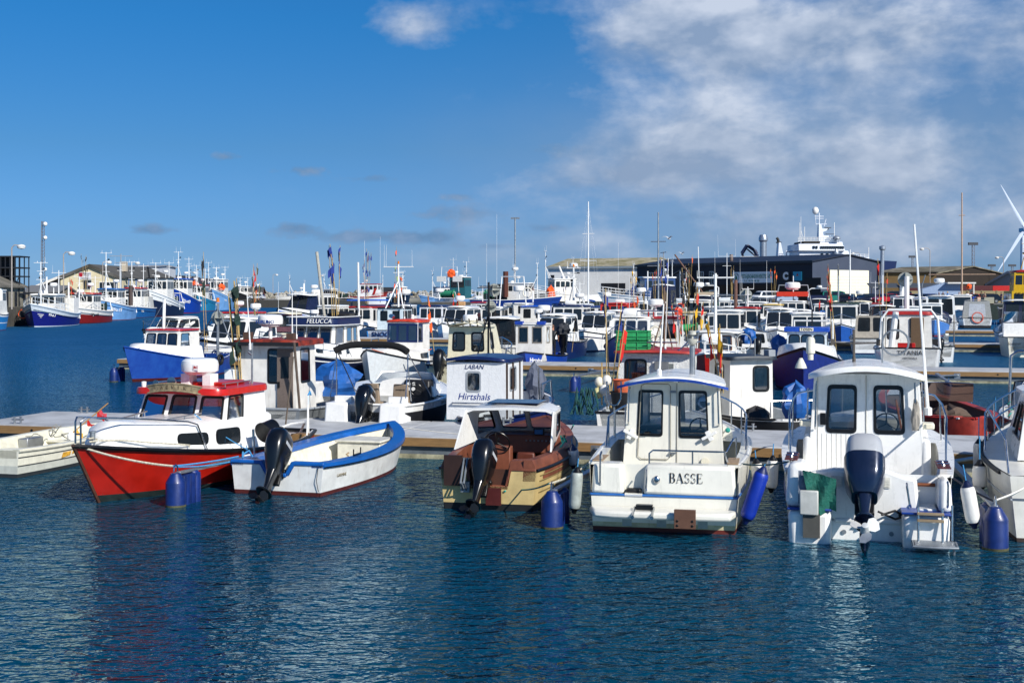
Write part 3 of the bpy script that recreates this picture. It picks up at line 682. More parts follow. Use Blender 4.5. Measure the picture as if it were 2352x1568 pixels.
# ---------------------------------------------------------------- red fishing boat, bow towards us
def b_red():
    g = gnd(228, 1153); L = 7.2
    o = boat('red hulled fishing boat with white wheelhouse and red roof, bow left beside the cream dinghy', g, True, L, R(-3), name='fishing_boat')
    H = Hull(L + .75, 2.75, .62, .66, 1.12, tr=.55, mx=.36, ful=2.7, rake=.75, flare=.3, dr=.4, xm=.5)
    RH = mat('9c170a', .38, var=.16, sc=2.2, coat=.15)
    H.body(o, [(.12, mat('14201f', .6, var=.3)), (1.0, RH)])
    H.rail(o, BK, .045, dz=-.02, transom=True)
    q = M(); q.tube([H.P(1, f, 1, 0) + V((.015, 0, 0)) for f in (0, .2, .4, .6, .8, 1)], .035, 6); q.build('stem', mat('4a2a1c', .6, var=.3), o)
    H.deck(o, WH, .38, .995, dz=0, ins=.02); H.well(o, WH, 0.0, .38, .15, w=.07, fl=mat('c9c9c2', .6))
    H.cap(o, WH, .09, 0, .38)
    H.trunk(o, WH, .365, .92, .68, .36, ins=.17, top=.22, nose=.10, zb=0, cam_=.1, wins=[(.30, .47, .22, .80, .1), (.53, .70, .22, .72, .1)], fm=BK, pr=.5)
    fr = [(.035, .14, .285, .9, .06), (.36, .12, .64, .92, .06), (.715, .14, .965, .9, .06)]
    house(o, 2.85, 4.55, 2.08, 2.02, 1.16, 1.76, rb=-.02, rf=.24, si=.07, front=fr, side=[(.58, .10, .93, .93, .07)], back=[(.08, .12, .46, .9, .05), (.54, .12, .92, .9, .05)], m=WH, fw=.05, pane=glass(.66))
    r = roof(o, 2.6, 4.72, 2.12, 2.08, 1.75, mat('c01f12', .3, var=.12, coat=.3), th=.13, cam_=.03, e=7)
    q = M(); q.box((2.95, -.9, 1.68), (4.24, .9, 1.70)); q.build('ceiling', CR, r)
    q = M(); q.box((3.0, -.62, 1.9), (3.9, .62, 1.97)); q.build('roof_hatch', RD, r, bev=.03)
    for y in (-.78, .78): q = M(); q.tube([(3.0, y, 1.96), (4.2, y, 1.96)], .015); [q.tube([(x, y, 1.87), (x, y, 1.96)], .012) for x in (3.1, 3.6, 4.1)]; q.build('grab_rail', AL, r)
    for y in (-.2, .3):
        q = M(); q.box((3.72, y - .1, 1.86), (4.02, y + .1, 2.14)); q.build('radar_leg', WH, r, bev=.01)
    q = M(); q.lathe([(.26, 0), (.33, .05), (.37, .07), (.38, .2), (.36, .28), (.3, .325), (.15, .34), (0, .34)], 32, (3.85, .05, 2.12)); d = q.build('radar_dome', WH, o, ang=30)
    q = M(); q.box((4.22, .11, 2.23), (4.232, .25, 2.34)); s_ = q.build('badge', WH, d); text('JRC', .065, RD, d, frame(V((4.235, .18, 2.285)), (0, 1, 0), (0, 0, 1)), bold=.002)
    q = M(); arc = [V((4.76 - .09 * (k / 6) ** 2, .62 * k / 6 - .02, 1.92 - .07 * (k / 6) ** 2)) for k in range(-6, 7)]
    q.loft([[p + V((0, 0, -.065)), p + V((.03, 0, -.065)), p + V((.03, 0, .065)), p + V((0, 0, .065))] for p in arc])
    q.tube([p + V((.03, 0, .07)) for p in arc], .018); q.tube([p + V((.03, 0, -.07)) for p in arc], .018); s_ = q.build('name_board', mat('8d7f63', .85, var=.3, bump=.5), o)
    for k, ch in enumerate('HAEVIKE'): text(ch, .1, mat('5a4c38'), s_, frame(V((4.80 - .09 * ((k - 3) / 4) ** 2, (k - 3) * .13, 1.915 - .06 * ((k - 3) / 4) ** 2)), (0, 1, 0), (0, 0, 1)))
    q = M(); q.lathe([(.035, 0), (.05, .08), (.05, .14), (0, .15)], 10, (4.55, -.82, 1.86)); q.build('navigation_light', WH, o)
    q = M(); q.lathe([(.07, .0), (.03, -.1), (.015, -.4)], 12, (4.55, -.55, 1.97), 'x'); q.lathe([(.05, -.1), (.09, -.05), (.1, 0), (0, .01)], 12, (4.45, -.25, 2.0), 'x'); q.build('horn', SS, o)
    q = M(); q.box((4.35, .88, 1.8), (4.47, .95, 1.9)); q.build('lamp', BK, o)
    aerial(o, 3.3, -.45, 1.9, 1.0, .02, -.08)
    q = M(); q.tube([(3.0, .78, 1.85), (3.0, .78, 2.75)], .022, 8); q.tube([(3.0, .78, 2.5), (3.0, .70, 2.55)], .03); q.build('aerial_post', GV, o); aerial(o, 3.0, .74, 2.6, 1.15, .03, -.06, .018)
    # bow rails: two upright loops and the long side rails
    q = M()
    zt = 1.66
    for sd_ in (1, -1):
        a = H.top(.93, sd_, .08); b = H.top(.6, sd_, .14)
        q.tube([H.top(.985, sd_, .03), H.top(.985, sd_, .03, .42), H.top(.975, sd_, .05, .5), H.top(.93, sd_, .07, .52), H.top(.83, sd_, .1, .54), H.top(.73, sd_, .14, .53), H.top(.70, sd_, .14, .48), H.top(.67, sd_, .12, 0)], .018, 8)
    a = H.top(.985, 1, .03, .2); q.tube([a, H.top(.985, -1, .03, .2)], .014)
    q.build('bow_rail', SS, o)
    for y in (-.62, .62):
        q = M(); q.tube([(4.75, y, 1.42), (5.75, y * .8, 1.38)], .016); [q.tube([(x, y * k, 1.28), (x, y * k, 1.4)], .014) for x, k in ((4.85, .98), (5.25, .9), (5.65, .82))]; q.build('grab_rail', AL, o)
    q = M(); q.lathe([(.05, 0), (.05, .18), (.065, .18), (.065, .21), (0, .21)], 12, (7.4, 0, 1.1)); q.build('mooring_bollard', GV, o)
    q = M(); q.tube([(7.4 + .09 * math.cos(k * .9), .09 * math.sin(k * .9), 1.13 + k * .008) for k in range(9)], .017, 6); q.tube([(7.35, .1, 1.14), (7.1, .4, 1.13), (6.6, .72, 1.04), (6.0, .92, .95), (5.7, .95, .9), (5.8, 1.0, .88)], .017, 6); q.build('rope_coil', ROPE, o)
    # cockpit clutter
    q = M(); q.lathe([(.22, .15), (.26, .5), (.24, .5), (.2, .2)], 16, (1.2, .3, 0)); q.build('tub', mat('4b4f50', .6), o)
    q = M(); q.tube([(.3, .5, .5), (1.0, 1.0, .9), (2.0, 1.15, .95), (2.4, 1.1, .9)], .03); q.tube([(.6, .9, .3), (.75, .95, 1.35)], .02); q.build('tiller_bar', WH, o)
    q = M(); q.box((.7, .65, .45), (1.0, 1.0, .62)); q.build('tackle_box', WD, o, bev=.01)
    q = M(); q.tube([(1.9, .95, .6), (1.75, 1.1, 2.4)], .02, 6); q.build('post', mat('5e5348', .7), o)
    q = M(); q.tube([(1.2, 1.15, .62), (1.1, 1.12, 1.0), (1.05, 1.1, 1.5)], .017); q.build('boat_hook', WH, o); q = M(); q.tube([(1.05, 1.1, 1.3), (1.04, 1.1, 1.5), (.95, 1.1, 1.58), (.9, 1.1, 1.5)], .022); q.build('boat_hook_head', BROPE, o)
    fender(o, tuple(H.top(.56, 1, -.13, -.02)), .62, .10, hang=.1, tiltx=.1)
    rope(o, (5.0, .62, 1.42), tuple(H.top(.56, 1, -.13, 0)), .04, BROPE, .01)
    f = gnd(413, 1165); pz = o.matrix_world
    return o, H
def b_limbo():
    g = gnd(42, 1098) - PX * .85
    L = 4.9; o = boat('cream open dinghy with LIMBO on its side, at the far left by the red boat', g, False, L, name='dinghy', cat='dinghy')
    H = Hull(L, 1.95, .58, .56, .68, tr=.88, mx=.4, ful=2.8, rake=.5, flare=.12, dr=.2)
    H.body(o, [(.14, mat('23282c', .6)), (.42, mat('b9bbb2', .5, var=.08)), (1.0, mat('d8d6c6', .45, var=.07))])
    for f in (.42, .72): H.rail(o, mat('3f4244', .5), .012, f=f, out=.004, name='strake')
    H.cap(o, mat('e2dfcd', .4), .16, dz=.01); H.rail(o, mat('c8c6b6'), .03, dz=-.03)
    H.well(o, mat('d9d6c4', .5), 0.02, .93, .12, w=.14)
    q = M(); q.box((0, -.83, .38), (.14, .83, .58)); q.build('transom_cap', mat('dcd9c8', .4), o, bev=.02)
    for x in (1.5, 3.2):
        q = M(); q.box((x, -.78, .34), (x + .3, .78, .38)); q.build('thwart', mat('e0ddcc', .4), o, bev=.01)
    q = M(); q.box((2.3, .55, .3), (2.9, .8, .52)); q.build('locker', AL, o, bev=.02)
    T = frame(V((2.6, -.96, .36)), (1, -.03, 0), (0, 0, 1)); a = H.P(.62, .62, -1); b = H.P(.7, .62, -1)
    text('LIMBO 4', .17, mat('d9b455', .6), o, frame(H.P(.67, .56, -1) + V((0, -.012, 0)), b - a, (0, 0, 1)), bold=.004)
    a = H.P(.36, .6, -1)
    q = M(); 
    for x0, x1, z0, z1 in ((1.35, 1.65, .26, .37), (1.72, 1.95, .3, .38), (2.02, 2.35, .31, .37)): q.slab([(x0, a.y - .012, z0), (x1, a.y - .014, z0 + .03), (x1 + .04, a.y - .014, z1), (x0 + .05, a.y - .012, z1)], (0, .004, 0))
    q.build('faded_lettering', mat('d9a437', .6, var=.3), o)
    q = M()
    random.seed(3)
    for k in range(5):
        p = V((2.4 + random.random() * .5, -.2 + random.random() * .5, .55)); pts = [p]
        for j in range(7): p = p + V((random.uniform(-.12, .12), random.uniform(-.12, .12), random.uniform(-.1, .09))); pts.append(p)
        q.tube(pts, .012, 5)
    q.build('rope_tangle', mat('8b8b84', .8, bump=.5), o)
    q = M(); q.lathe([(.09, 0), (.1, .1), (.04, .2), (0, .2)], 12, (3.3, .1, .4)); q.build('float', WH, o)
    q = M(); q.tube([(3.27, .13, .5), (3.48, -.75, 1.25)], .014, 6); fl = q.build('marker_pole', mat('b58a52', .6), o)
    for (x, y, z, c) in ((3.42, -.5, 1.05, RD), (3.36, -.28, .85, RD), (3.3, -.02, .64, mat('d9a52a', .7)), (3.44, -.55, 1.1, mat('c23a48', .7))):
        q = M(); rows = [[V((x + .02 * i, y - .035 * i, z - .025 * j - .03 * i + .03 * math.sin(i * 2 + j))) for j in range(5)] for i in range(5)]; q.loft(rows, closed=False); q.build('flag', c, fl)
    return o

# ---------------------------------------------------------------- blue and white open boat
def b_open():
    g = V((-4.42, 24.45, 0)); L = 6.0
    o = boat('open white dinghy with broad bright blue gunwale and tilted outboard', g, False, L, R(-1.5), name='dinghy', cat='dinghy')
    H = Hull(L, 2.25, .58, .54, .78, tr=.84, mx=.4, ful=2.5, rake=.45, flare=.2, dr=.3, xm=.45)
    GB = mat('0f5aaa', .4, var=.12, sc=4, coat=.2); W_ = mat('d5d6d4', .4, var=.12, sc=2.5, kind='stain')
    H.body(o, [(.13, mat('4c1714', .6, var=.2)), (1.0, W_)], trans=False)
    # transom with a motor notch
    def tp(y, f): a = H.P(0, f, 1); return V((a.x, y, a.z))
    a0 = H.P(0, 0, 1); a1 = H.P(0, 1, 1); lo = H.P(0, .13, 1)
    q = M(); q.cur = 0; q.slab([(0, -a1.y, a1.z), (0, -lo.y, lo.z), (0, lo.y, lo.z), (0, a1.y, a1.z), (0, .36, .56), (0, .24, .36), (0, -.24, .36), (0, -.36, .56)], (.06, 0, 0))
    q.cur = 1; q.slab([(.0, -lo.y, lo.z), (0, -a0.y * .9, -.2), (0, a0.y * .9, -.2), (.0, lo.y, lo.z)], (.05, 0, 0)); q.build('transom', [W_, mat('4c1714', .6, var=.2)], o)
    H.cap(o, GB, .27, 0, 1, dz=.05, th=.1, ov=.03); H.rail(o, BK, .018, dz=-.035, out=.02, transom=False)
    q = M()
    for sd_ in (1, -1): q.slab([(-.03, sd_ * (a1.y + .02), .57), (-.03, sd_ * .36, .57), (-.03, sd_ * .22, .36), (-.03, sd_ * .17, .42), (-.03, sd_ * .30, .64), (-.03, sd_ * (a1.y + .02), .64)], (.16, 0, 0))
    q.box((-.03, -.2, .34), (.13, .2, .42)); q.build('transom_cap', GB, o, bev=.02)
    H.well(o, mat('dcd9c8', .5, var=.12, kind='stain'), 0.01, .95, .12, w=.2)
    q = M(); q.box((3.9, -.5, .12), (4.7, .5, .55)); q.box((3.85, -.54, .55), (4.75, .54, .6)); q.build('seat_box', mat('d2d0c2', .5), o, bev=.02)
    q = M(); q.box((.55, -.9, .35), (.85, .2, .4)); q.build('thwart', mat('dcdace', .5), o, bev=.01)
    random.seed(5); q = M()
    for k in range(6):
        p = V((3.3 + random.random() * .4, -.3 + random.random() * .3, .16)); pts = [p]
        for j in range(9): p = p + V((random.uniform(-.1, .1), random.uniform(-.1, .1), random.uniform(-.01, .04))); pts.append(p)
        q.tube(pts, .018, 5)
    q.build('rope_heap', mat('9c8462', .85, bump=.5), o)
    outboard(o, -.05, -.02, .46, 1.12, 36, mat('0a0c10', .3, coat=.4), num='25', turn=4)
    # bucket upside down on a post, rowlocks
    q = M(Matrix.Translation((1.3, .95, 1.0)) @ Matrix.Rotation(R(70), 4, 'Y') @ Matrix.Rotation(R(15), 4, 'X')); q.lathe([(.2, 0), (.215, .0), (.215, .03), (.2, .03), (.16, .33), (0, .34)], 20); q.build('bucket', BK, o)
    q = M(); q.tube([(1.05, 1.02, .6), (1.05, 1.04, 1.1)], .025, 8); q.build('post', SS, o)
    q = M()
    for x in (1.25, 1.6): q.tube([(x, -1.02, .62), (x, -1.02, .75)], .014)
    q.tube([(1.25, -1.02, .63), (1.6, -1.02, .63)], .02); q.build('rowlock', BK, o)
    q = M(); q.tube([(.35, .9, .62), (.45, .95, .72), (.55, 1.0, .66), (.7, .95, .72), (.85, .9, .5), (.9, .7, .2)], .018, 6); q.tube([(1.5, .95, .64), (1.6, 1.0, .74), (1.75, 1.0, .68), (1.9, .98, .74), (2.1, 1.0, .66)], .02, 6); q.build('rope_hank', BROPE, o)
    a = H.P(.07, .55, -1); b = H.P(.17, .55, -1); text('GARMINE', .085, mat('8a7f68'), o, frame((a + b) / 2 + V((0, -.012, .02)), b - a, (0, 0, 1)))
    q = M(); q.tube([(-.02, -.85, .55), (-.05, -.83, .3), (-.03, -.86, .1)], .007); q.build('line', BK, o)
    return o

# ---------------------------------------------------------------- beige boat with brown cockpit and white shelter
def b_beige():
    g = V((-.42, 22.75, 0)); L = 5.7
    o = boat('beige clinker boat with brown gunwale, white windscreen shelter and black outboard', g, False, L, R(2.5), name='motor_boat')
    H = Hull(L, 2.15, .72, .74, 1.0, tr=.8, mx=.42, ful=2.4, rake=.5, flare=.22, dr=.3)
    BG = mat('c4ae78', .5, var=.14, sc=3); BW = mat('7a4632', .5, var=.25, sc=3, kind=None)
    H.body(o, [(.16, mat('0d0f12', .6)), (1.0, BG)], trans=False)
    for f in (.42, .56, .7, .83): H.rail(o, mat('7b6a40', .6), .012, t0=.04, f=f, out=.002, name='strake')
    a0, a1 = H.P(0, .16, 1), H.P(0, 1, 1)
    q = M(); q.cur = 0; q.slab([(0, -a1.y, a1.z), (0, -a0.y, a0.z), (0, a0.y, a0.z), (0, a1.y, a1.z), (0, .42, a1.z), (0, .36, .42), (0, -.36, .42), (0, -.42, a1.z)], (.05, 0, 0))
    q.cur = 1; q.slab([(0, -a0.y, a0.z), (0, -a0.y * .9, -.2), (0, a0.y * .9, -.2), (0, a0.y, a0.z)], (.05, 0, 0)); q.build('transom', [BG, mat('0d0f12', .6)], o)
    H.rail(o, BK, .028, dz=-.01, out=.01)
    # brown inner coaming sloping inwards, higher than the gunwale
    mm = M()
    for sd_ in (1, -1):
        rings = []
        for i in range(21):
            t = .0 + .97 * i / 20; a = H.top(t, sd_, 0, .0); b = H.top(t, sd_, .07, .17); c = H.top(t, sd_, .22, .17); d = H.top(t, sd_, .24, -.2); e = H.top(t, sd_, .02, -.2)
            rings.append([a, b, c, d, e])
        mm.loft(rings)
    mm.build('coaming', BW, o)
    q = M()
    for sd_ in (1, -1): q.slab([(-.02, sd_ * 1.0 * .86, .7), (-.02, sd_ * .42, .7), (-.02, sd_ * .34, .42), (.0, sd_ * .3, .42), (.06, sd_ * .38, .86), (.06, sd_ * .8, .88)], (.3, 0, 0))
    q.box((0, -.36, .36), (.35, .36, .43)); q.build('transom_cap', BW, o, bev=.01)
    H.well(o, mat('4a2a1c', .6), 0.02, .8, .1, w=.2); H.deck(o, BW, .62, .99, dz=.16, ins=.2)
    # shelter: raked windscreen, sides and thin roof
    q = M(); zb, zt = .9, 1.62
    def hoop(x, w, z): return [V((x, -w, zb)), V((x + .12, -w + .1, z - .08)), V((x + .18, -w + .26, z)), V((x + .18, w - .26, z)), V((x + .12, w - .1, z - .08)), V((x, w, zb))]
    roofp = [[(1.75 + .0, -.86, zt - .06), (1.75, -.7, zt), (1.7, 0, zt + .03), (1.75, .7, zt), (1.75, .86, zt - .06)], [(2.6, -.84, zt - .04), (2.6, -.66, zt + .04), (2.6, 0, zt + .08), (2.6, .66, zt + .04), (2.6, .84, zt - .04)], [(3.25, -.7, zt - .1), (3.35, -.5, zt - .03), (3.4, 0, zt), (3.35, .5, zt - .03), (3.25, .7, zt - .1)]]
    q.loft(roofp, closed=False); q.loft([[V(p) - V((0, 0, .04)) for p in r_] for r_ in roofp], closed=False)
    q.loft([[V(roofp[0][k]), V(roofp[0][k]) - V((0, 0, .05))] for k in range(5)], closed=False)
    q.build('shelter_roof', WH, o)
    q = M(); q.box((2.05, -.5, 1.69), (2.9, .5, 1.705)); q.build('solar_panel', mat('0c1736', .15, var=.2), o)
    for sd_ in (1, -1):
        q = M(); w = [(1.15, .92 * sd_, .9), (3.75, .62 * sd_, 1.0), (3.28, .7 * sd_, zt - .09), (1.75, .86 * sd_, zt - .04)]
        wl = [V(p) for p in w]
        wl = wl if sd_ < 0 else [wl[1], wl[0], wl[3], wl[2]]
        ws = [(.45, .16, .9, .84, .1)] if sd_ < 0 else [(.10, .16, .55, .84, .1)]
        out, n = wall(q, wl, ws, .03); sp = q.build('shelter_side', WH, o)
        for l in out: window(sp, l, n, BK, .03, glass(.6))
    q = M(); out, n = wall(q, [V((3.75, -.62, 1.0)), V((3.75, .62, 1.0)), V((3.3, .68, zt - .06)), V((3.3, -.68, zt - .06))], [(.05, .12, .47, .9, .06), (.53, .12, .95, .9, .06)], .03)
    sp = q.build('windscreen_frame', WH, o)
    for l in out: window(sp, l, n, BK, .03, glass(.75))
    q = M(); q.box((3.1, -.85, .62), (3.72, .85, .98), (.05, .1, .1)); q.build('dashboard', BW, o, bev=.03)
    q = M(); q.box((3.05, -.42, .99), (3.1, -.2, 1.12)); d = q.build('chart_screen', BK, o, bev=.01); q = M(); q.box((3.04, -.39, 1.01), (3.046, -.23, 1.1)); q.build('screen', mat('2a6fb0', .2), d)
    q = M(); [q.box((3.07, -.55 + .08 * k, .86), (3.09, -.52 + .08 * k, .89)) for k in range(7)]; q.build('switches', GV, o)
    wheel(o, (1.5, .18, 1.0), .24, BK, (1, 0, .5)); q = M(); q.box((1.6, -.05, .3), (1.85, .42, .92)); q.build('console', BW, o, bev=.02)
    seat(o, 1.1, -.5, .3, mat('5c2b1a', .5)); 
    outboard(o, -.04, .08, .50, 1.05, 34, mat('0a0c10', .3, coat=.4), num='20', turn=-4)
    q = M(); q.box((-.08, .45, .42), (-.02, .78, .95)); q.build('motor_pad', mat('2c1710', .6), o); q = M()
    for y in (.42, .36): q.tube([(-.05, y, .9), (-.3, y, .5), (-.12, y, .35)], .018)
    q.box((-.14, .3, .32), (-.04, .46, .5)); q.build('motor_bracket', GV, o)
    q = M(); q.box((-.09, -.25, .1), (-.05, .02, .4)); q.build('rudder_plate', mat('4a1612', .5), o)
    fender(o, (2.2, -1.12, .92), .5, .12, hang=.12, tilty=-.3)
    rope(o, (-.03, -.3, .34), (2.15, -1.0, 1.0), .16, TEAL, .018, name='teal_rope')
    q = M(); q.tube([(2.15, -.95, .95), (2.2, -.9, 1.08), (2.1, -.98, 1.1), (2.15, -1.02, .98), (2.22, -.93, 1.05)], .02); q.build('rope_knot', TEAL, o)
    return o

# ---------------------------------------------------------------- pilothouse boats
def serif(par, word, T, h, m):
    """capital letters drawn in thick and thin strokes with serifs"""
    q = M(); x = 0; t, n_ = .13 * h, .045 * h
    def st(pts, w):
        for a, b in zip(pts, pts[1:]):
            a, b = V(a), V(b); d = (b - a).normalized(); k = V((-d.y, d.x)) * w / 2; a2, b2 = a - d * w * .2, b + d * w * .2
            q.poly([T @ V((p.x + x, p.y, 0)) for p in (a2 - k, b2 - k, b2 + k, a2 + k)])
    def arc(c, rx, ry, a0, a1, w0, w1, N=12):
        for i in range(N):
            f = i / N; g_ = (i + 1) / N; A = R(a0 + (a1 - a0) * f); B_ = R(a0 + (a1 - a0) * g_); wA = w0 + (w1 - w0) * math.sin(math.pi * f); wB = w0 + (w1 - w0) * math.sin(math.pi * g_)
            pts = [V((c[0] + (rx + k * wq / 2) * math.cos(Q), c[1] + (ry + k * wq / 2) * math.sin(Q), 0)) for Q, wq, k in ((A, wA, -1), (A, wA, 1), (B_, wB, 1), (B_, wB, -1))]
            q.poly([T @ (p + V((x, 0, 0))) for p in pts])
    for ch in word:
        if ch == 'B':
            st([(.12 * h, 0), (.12 * h, h)], t); st([(0, 0), (.35 * h, 0)], n_); st([(0, h), (.33 * h, h)], n_); st([(.12 * h, .53 * h), (.33 * h, .53 * h)], n_)
            arc((.3 * h, .765 * h), .2 * h, .235 * h, -90, 90, n_, t); arc((.32 * h, .265 * h), .24 * h, .265 * h, -90, 90, n_, t); x += .74 * h
        if ch == 'A':
            st([(.06 * h, 0), (.36 * h, h)], n_); st([(.36 * h, h), (.66 * h, 0)], t); st([(.16 * h, .34 * h), (.54 * h, .34 * h)], n_); st([(-.04 * h, 0), (.18 * h, 0)], n_); st([(.52 * h, 0), (.8 * h, 0)], n_); x += .86 * h
        if ch == 'S':
            arc((.27 * h, .75 * h), .19 * h, .23 * h, 30, 255, n_, t * .8); arc((.27 * h, .25 * h), .2 * h, .25 * h, 75, -150, t, n_, 12); st([(.46 * h, .98 * h), (.46 * h, .76 * h)], n_); st([(.05 * h, .03 * h), (.05 * h, .26 * h)], n_); x += .64 * h
        if ch == 'E':
            st([(.12 * h, 0), (.12 * h, h)], t); st([(0, 0), (.56 * h, 0)], n_); st([(0, h), (.52 * h, h)], n_); st([(.12 * h, .53 * h), (.4 * h, .53 * h)], n_); st([(.56 * h, 0), (.58 * h, .22 * h)], n_); st([(.52 * h, h), (.54 * h, .8 * h)], n_); st([(.4 * h, .43 * h), (.4 * h, .63 * h)], n_); x += .72 * h
    return q.build('lettering', m, par)

def pilot(o, H, W0, W1, x0, x1, zt, wins_b, rm, rw, seam=True, pane=None, rfx=.9, edge=None, backx=0.):
    """cuddy, windscreen and flat aft bulkhead with two windows"""
    h = house(o, x0, x1, W0, W1, .5, zt, rb=.02, rf=rfx, si=.09, back=wins_b, side=[(.08, .52, .40, .9, .08), (.44, .52, .78, .9, .1)], front=[(.05, .5, .48, .92, .08), (.52, .5, .95, .92, .08)], m=WH, fw=.05, fm=BK, pane=pane or glass(.5))
    return h
def b_basse():
    g = V((2.4, 20.65, 0)); L = 6.6; o = boat('white pilothouse boat named BASSE with thin blue stripe, stern towards us', g, False, L, R(3), name='motor_boat')
    H = Hull(L, 2.62, 1.06, 1.06, 1.35, tr=.9, mx=.4, ful=2.6, rake=.7, flare=.14, dr=.4)
    GW = mat('dfddd2', .32, var=.05, sc=2, coat=.3)
    H.body(o, [(.06, mat('5c1c12', .6)), (.13, mat('bdb592', .5, var=.2)), (.535, GW), (.56, mat('2c6cb4', .4)), (1.0, GW)], ztr=.56)
    H.rail(o, mat('2763a8', .4), .022, f=.54, out=.005, transom=True)
    H.rail(o, WH, .03, dz=0, out=-.03, name='gunwale', t0=.05)
    H.well(o, GW, 0.03, .55, .38, w=.16, sl=.98); H.cap(o, GW, .2, .02, .6, dz=.015, th=.04); H.deck(o, GW, .5, .99, dz=.0, ins=.02)
    a = H.top(0).y
    # stern blocks either side of the step-through
    for y0, y1 in ((.62, a - .02), (-a + .02, .32)):
        q = M(); q.box((-.02, y0, .58), (.42, y1, 1.06), (.05, .0, .03)); q.build('stern_locker', GW, o, bev=.06)
    q = M(); q.box((-.02, .33, .56), (.4, .61, .6)); q.build('step', GW, o)
    q = M(); q.box((.05, .36, .6), (.35, .6, .66)); q.build('rubber_mat', BR, o, bev=.02)
    q = M(); P0 = [(-.02, -a - .0, .27), (-.02, a + .0, .27), (-.42, a - .12, .27), (-.5, a - .45, .27), (-.5, -a + .45, .27), (-.42, -a + .1, .27)]; q.slab(P0, (0, 0, .12)); q.build('bathing_platform', GW, o, bev=.04)
    q = M(); q.cur = 0; q.box((-.6, -.55, .17), (-.52, -.22, .46)); q.cur = 1
    for y in (-.5, -.27):
        for z in (.22, .29): q.lathe([(.02, -.01), (.02, 0)], 8, (-.6, y, z), 'x')
    q.build('motor_pad', [mat('5e4030', .6), BK], o, bev=.006)
    q = M()
    for y in (.12, .42): q.tube([(-.3, y, .43), (-.62, y, .33)], .022, 8); q.lathe([(.03, -.02), (.03, .02)], 8, (-.62, y, .33), 'x')
    q.build('ladder_tube', SS, o); q = M(); q.box((-.33, .14, .4), (-.2, .4, .47)); q.build('folded_ladder', BK, o)
    q = M(); [q.box((-.005, -.4 + d, .08), (.0, -.25 + d, .2)) for d in (-.3, .35, .9)]; q.build('drain_recess', mat('9fa8a6'), o)
    text_T = frame(V((0, 0, 0)), (0, -1, 0), (.104, 0, 1))
    serif(o, 'BASSE', Matrix.Translation((-.012, -.1, .79)) @ text_T, .15, mat('0c0c0e', .5))
    q = M(); q.ball((-.02, .1, .83), .06, 12, (.5, .9, 1.1)); q.build('air_vent', SS, o)
    q = M(); q.tube([(-.01, .26, .98), (-.07, .26, .95), (-.07, .26, .7), (-.01, .26, .66)], .014); q.tube([(-.0, 1.0, .72), (-.05, 1.0, .8), (-.03, 1.0, 1.2), (.1, 1.0, 1.24), (.25, 1.02, 1.22), (.3, 1.02, 1.05)], .016); q.build('grab_handle', SS, o)
    q = M(); q.tube([(.2, .24, 1.06), (.2, .24, 1.22), (.2, .18, 1.27), (.2, -.85, 1.27), (.22, -.95, 1.27), (.28, -1.0, 1.1)], .015); q.tube([(.2, -.45, 1.06), (.2, -.45, 1.27)], .014)
    q.tube([(.28, -.98, 1.26), (.5, -1.08, 1.45), (.7, -1.12, 1.45), (.75, -1.12, 1.1)], .014); q.build('stern_rail', SS, o)
    for y in (1.08, -1.08):
        q = M(); q.box((.25, y - .09, 1.075), (.95, y + .09, 1.09)); q.build('teak_pad', mat('9c8468', .6, kind='wood'), o)
    x0 = 2.0
    bw = [(.13, .50, .38, .91, .05), (.565, .49, .85, .91, .05)]
    house(o, x0, 4.9, 1.80, 1.5, .4, 2.24, rb=.05, rf=1.05, si=.11, back=bw, side=[(.06, .5, .36, .9, .08), (.4, .5, .7, .88, .1)], front=[(.03, .36, .48, .96, .08), (.52, .36, .97, .96, .08)], m=GW, fw=.05, fm=BK, pane=glass(.72))
    d = M(); xx = x0 - .004
    pts = [(xx + .03 + (z - 1.1) * .027, y, z) for y, z in ((.62, .95), (.56, .9), (.1, .9), (.05, .95), (.05, 2.17), (.09, 2.21), (.5, 2.21), (.56, 2.17))]
    d.tube([V(p) - V((.028, 0, 0)) for p in pts], .008, 5, closed=True); d.tube([(xx, -.06, .8), (xx + .045, -.06, 2.22)], .006, 5)
    d.build('door_seam', mat('8b8678'), o)
    q = M(); q.tube([(x0, .5, 1.36), (x0 - .05, .5, 1.36), (x0 - .05, .4, 1.36)], .012); q.build('door_handle', BK, o); q = M(); q.box((x0 - .02, -.05, 2.06), (x0 + .02, .06, 2.1)); q.box((x0 - .04, -.04, 1.0), (x0, .06, 1.03)); q.build('hinge', GV, o)
    for y in (.78, -.78): M().tube([(x0 + .02, y, 1.5), (x0 - .05, y, 1.55), (x0 - .03, y * .98, 2.1), (x0 + .04, y * .97, 2.14)], .014).build('grab_pole', SS, o)
    for y, s_ in ((.74, 1), (-.62, -1)):
        q = M(Matrix.Translation((x0 - .05, y, 1.33)) @ Matrix.Rotation(R(28 * s_), 4, 'X')); q.box((-.03, -.14, -.02), (.03, .14, .03)); q.box((-.02, -.04, -.09), (.05, .04, .09)); q.build('rod_holder', WH, o, bev=.006)
    q = M(); q.lathe([(.07, -.03), (.07, 0), (0, 0)], 14, (x0, -.55, .88), 'x'); q.build('shore_power_inlet', CR, o); 
    q = M(); q.ball((x0 + .1, -.93, 1.42), .045); q.build('starboard_light', TEAL, o)
    roof(o, x0 - .35, 4.15, 1.9, 1.55, 2.15, WH, th=.06, cam_=.15, e=4, lip=.02)
    q = M(); a_ = []
    for k in range(21):
        u = -1 + 2 * k / 20; a_.append((x0 - .36 + .13 * u ** 8, u * .955, 2.155 + .15 * (1 - u * u)))
